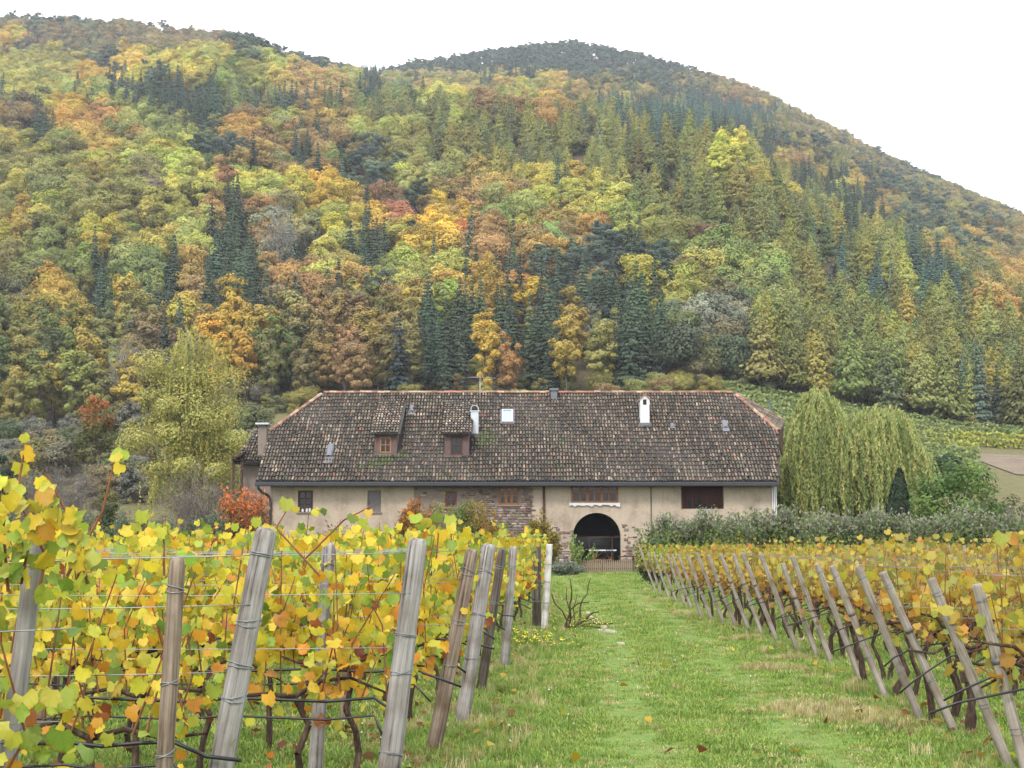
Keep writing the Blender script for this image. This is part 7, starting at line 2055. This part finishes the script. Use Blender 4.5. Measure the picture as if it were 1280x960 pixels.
pathc = np.interp(P[:, 1], [8, 12, 20, 30, 50], [1.6, 1.75, 2.2, 2.7, 3.2]); off_ = np.abs(P[:, 0] - pathc)
pn = grass_noise(P[:, 0], P[:, 1])
worn = np.exp(-((off_ - .75) / .3) ** 2)
keep = rng.random(len(P)) > worn * .55 * (pn > -.2)
P, pn, worn, off_ = P[keep], pn[keep], worn[keep], off_[keep]
n = len(P); size = rng.uniform(.7, 1.25, n) * (1 - .4 * worn) * np.where(off_ > 2.2, 1.25, 1.0) * np.interp(P[:, 1], [8, 20, 50, 84], [1, 1.25, 1.9, 2.4])
GPAL = np.array([K(*c, k=.66)[:3] for c in [(128, 152, 68), (116, 144, 64), (140, 160, 74), (150, 164, 86), (120, 148, 72)]])
DRY = np.array([K(*c, k=.6)[:3] for c in [(204, 188, 140), (188, 172, 120), (176, 170, 104)]])
tint = GPAL[rng.integers(0, 5, n)] * rng.normal(1, .1, (n, 1))
dryp = np.clip(.05 + .22 * (pn > .5) + .12 * worn, 0, .8)
isd = rng.random(n) < dryp
tint[isd] = DRY[rng.integers(0, 3, isd.sum())] * rng.normal(1, .1, (isd.sum(), 1))
idx = rng.integers(0, 4, n)
pos = np.stack([P[:, 0], P[:, 1], terrain(P[:, 0], P[:, 1]) - .005], 1); scl = np.stack([size, size, size * rng.uniform(.8, 1.2, n)], 1)
# straw mounds under the right row ends, dry fringes
mp, ms_, mt, mi = [], [], [], []
MOUND = [(1035, 888, .7, .4), (985, 825, .4, .2), (930, 800, .45, .25), (1130, 912, .4, .3), (965, 836, .5, .2), (835, 752, .6, .35), (860, 768, .5, .25), (1085, 900, .5, .3)]
for (u, v, rx_, ry_) in MOUND:
    q = pix(u, v, 1.0); d = CAM_Z / -(q.z - CAM_Z); x = pix(u, v, d).x; m_ = int(190 * rx_)
    rr = np.sqrt(rng.random(m_)); a = rng.random(m_) * 6.283
    mp.append(np.stack([x + rx_ * rr * np.cos(a), d + ry_ * 2 * rr * np.sin(a), np.full(m_, -.01)], 1)); s = rng.uniform(.4, .85, m_) * (1.1 - .6 * rr); ms_.append(np.stack([s, s, s], 1)); mt.append(DRY[rng.integers(0, 3, m_)] * rng.normal(1, .12, (m_, 1))); mi.append(rng.integers(4, 6, m_))
# taller green clumps along both vineyard edges
m_ = 2600; y = 9 + 40 * rng.random(m_) ** 1.6; side_ = rng.random(m_) < .6
x = np.where(side_, np.interp(y, [4.7, 6.5, 8.0, 11.5, 17.3, 29, 46], [-1.6, -1.4, -.7, -.5, -.2, .5, 1.1]) + rng.normal(.1, .45, m_), np.interp(y, drs, xrs) + rng.normal(0, .3, m_))
s = rng.uniform(.3, .75, m_); mp.append(np.stack([x, y, np.full(m_, -.01)], 1)); ms_.append(np.stack([s, s, s], 1)); mi.append(rng.integers(4, 6, m_))
tt = GPAL[rng.integers(0, 5, m_)]; dd_ = rng.random(m_) < .35; tt[dd_] = DRY[rng.integers(0, 3, dd_.sum())]; mt.append(tt * rng.normal(1, .1, (m_, 1)))
gn_scatter('grass', GT, np.concatenate([pos] + mp), np.concatenate([scl] + ms_), rng.random(n + sum(len(a) for a in mi)) * 6.283, np.concatenate([idx] + mi), np.clip(np.concatenate([tint] + mt), .005, .8))
print('tufts', n)
# fallen leaves
n = 2600
y = 7 + 42 * rng.random(n) ** 1.5; x = rng.uniform(-.37, .37, n) * y
q = np.interp(y, drs, xrs); ql = np.interp(y, [4.7, 6.5, 8.0, 11.5, 17.3, 29, 46], [-1.6, -1.4, -.7, -.5, -.2, .5, 1.1])
keep = (x > q - .6) | (x < ql + .4) | (rng.random(n) < .08)
x, y = x[keep], y[keep]; n = len(x)
V, F_, k = hexleaf(np.stack([x, y, rng.uniform(.03, .08, n)], 1), rng.normal(0, .5, (n, 3)) + [0, 0, 1], rng.normal(size=(n, 3)), rng.uniform(.06, .11, n), rng)
c = leaf_cols(n, rng, np.full(n, .2), (2, .6, 3, 4))
tag(obj('fallen_leaves', np_mesh('fallen_leaves', V, [F_], np.repeat(c, 2, 0), [M['vine_foliage']])), kind='stuff')
# pale stones of the old track
M['track_stone'] = noise_mat('pale_track_stone', [(.3, K(150, 142, 120)), (.7, K(196, 188, 166))], scale=9, bump=.4)
ST = [(776, 805, .07), (760, 790, .08), (755, 786, .06), (748, 780, .08), (743, 776, .07), (738, 772, .06), (766, 791, .06), (735, 768, .05), (751, 789, .05)]
for i, (u, v, r_) in enumerate(ST):
    q = pix(u, v, 1.0); d = CAM_Z / -(q.z - CAM_Z); x = pix(u, v, d).x; g = np.random.default_rng(660 + i)
    a = np.linspace(0, 2 * math.pi, 10)[:-1]; V = []
    for z, rr in ((-.02, 1.0), (.03, .92), (.05, .6)):
        V.append(np.stack([r_ * rr * 1.3 * np.cos(a) * (1 + g.normal(0, .12, 9)), r_ * rr * np.sin(a) * (1 + g.normal(0, .12, 9)) * 1.6, np.full(9, z) + g.normal(0, .005, 9)], 1))
    V = np.concatenate(V); k = np.arange(9); k2 = (k + 1) % 9
    o = obj('track_stone', np_mesh('track_stone', V, [np.concatenate([np.stack([k + 9 * j, k2 + 9 * j, k2 + 9 * (j + 1), k + 9 * (j + 1)], 1) for j in range(2)]), np.array([k + 18])], mats=[M['track_stone']], smooth=True), None, (x, d, gz(x, d)))
    tag(o, f'flat pale stone set in the grass track, {ORD[i]} ' + ('from the nearest of the trail' if i < 9 else 'near the right vines'), 'stone', 'pale stones in the grass track')
# wild flowers
def flowers(name, spots, pal, sz, label=None):
    Pp = []
    for (u, v, n_, s) in spots:
        q = pix(u, v, 1.0); d = CAM_Z / -(q.z - CAM_Z); x = pix(u, v, d).x
        Pp.append(np.stack([x + rng.normal(0, s, n_), d + rng.normal(0, s * 2, n_), rng.uniform(.08, .26, n_)], 1))
    Pp = np.concatenate(Pp); n_ = len(Pp)
    V, Fq = leaf_quads(Pp, rng.normal(0, .5, (n_, 3)) + [0, -.6, 1], sz * rng.uniform(.7, 1.3, n_), 1, rng)
    V2, F2 = tubes(np.concatenate([Pp * [1, 1, 0], Pp - [0, 0, .004], np.full((n_, 1), .0025), np.full((n_, 1), .002)], 1), 3)
    c = np.concatenate([pal_col(pal, n_, rng), pal_col([(110, 140, 62)], len(F2), rng)])
    tag(obj(name, np_mesh(name, np.concatenate([V, V2]), [Fq, F2 + len(V)], c, [M['leaf_col']])), kind='stuff')
flowers('yellow_wildflowers', [(668, 808, 150, .28), (735, 790, 60, .4), (725, 782, 40, .4), (690, 818, 20, .4)], [(226, 210, 60), (236, 224, 80)], .03)
flowers('white_wildflowers', [(690, 930, 8, .4), (860, 875, 5, .8), (470, 930, 6, .3)], [(228, 230, 226)], .022)

# ------------------------------------------------------------------ the hazy autumn air
hb = MB(); hb.box(-1600, -650, -2.0, 1600, 3600, float(GZ.max()) + 30)
hm = bpy.data.materials.new('hazy_air'); hm.use_nodes = True; hn = hm.node_tree; hn.nodes.clear()
ho = N(hn, 'ShaderNodeOutputMaterial'); hv = N(hn, 'ShaderNodeVolumePrincipled')
hv.inputs['Density'].default_value = 0.00012; hv.inputs['Color'].default_value = (.86, .9, 1.0, 1); hv.inputs['Anisotropy'].default_value = 0.2
hn.links.new(hv.outputs['Volume'], ho.inputs['Volume'])
tag(hb.build('haze', hm), kind='stuff')
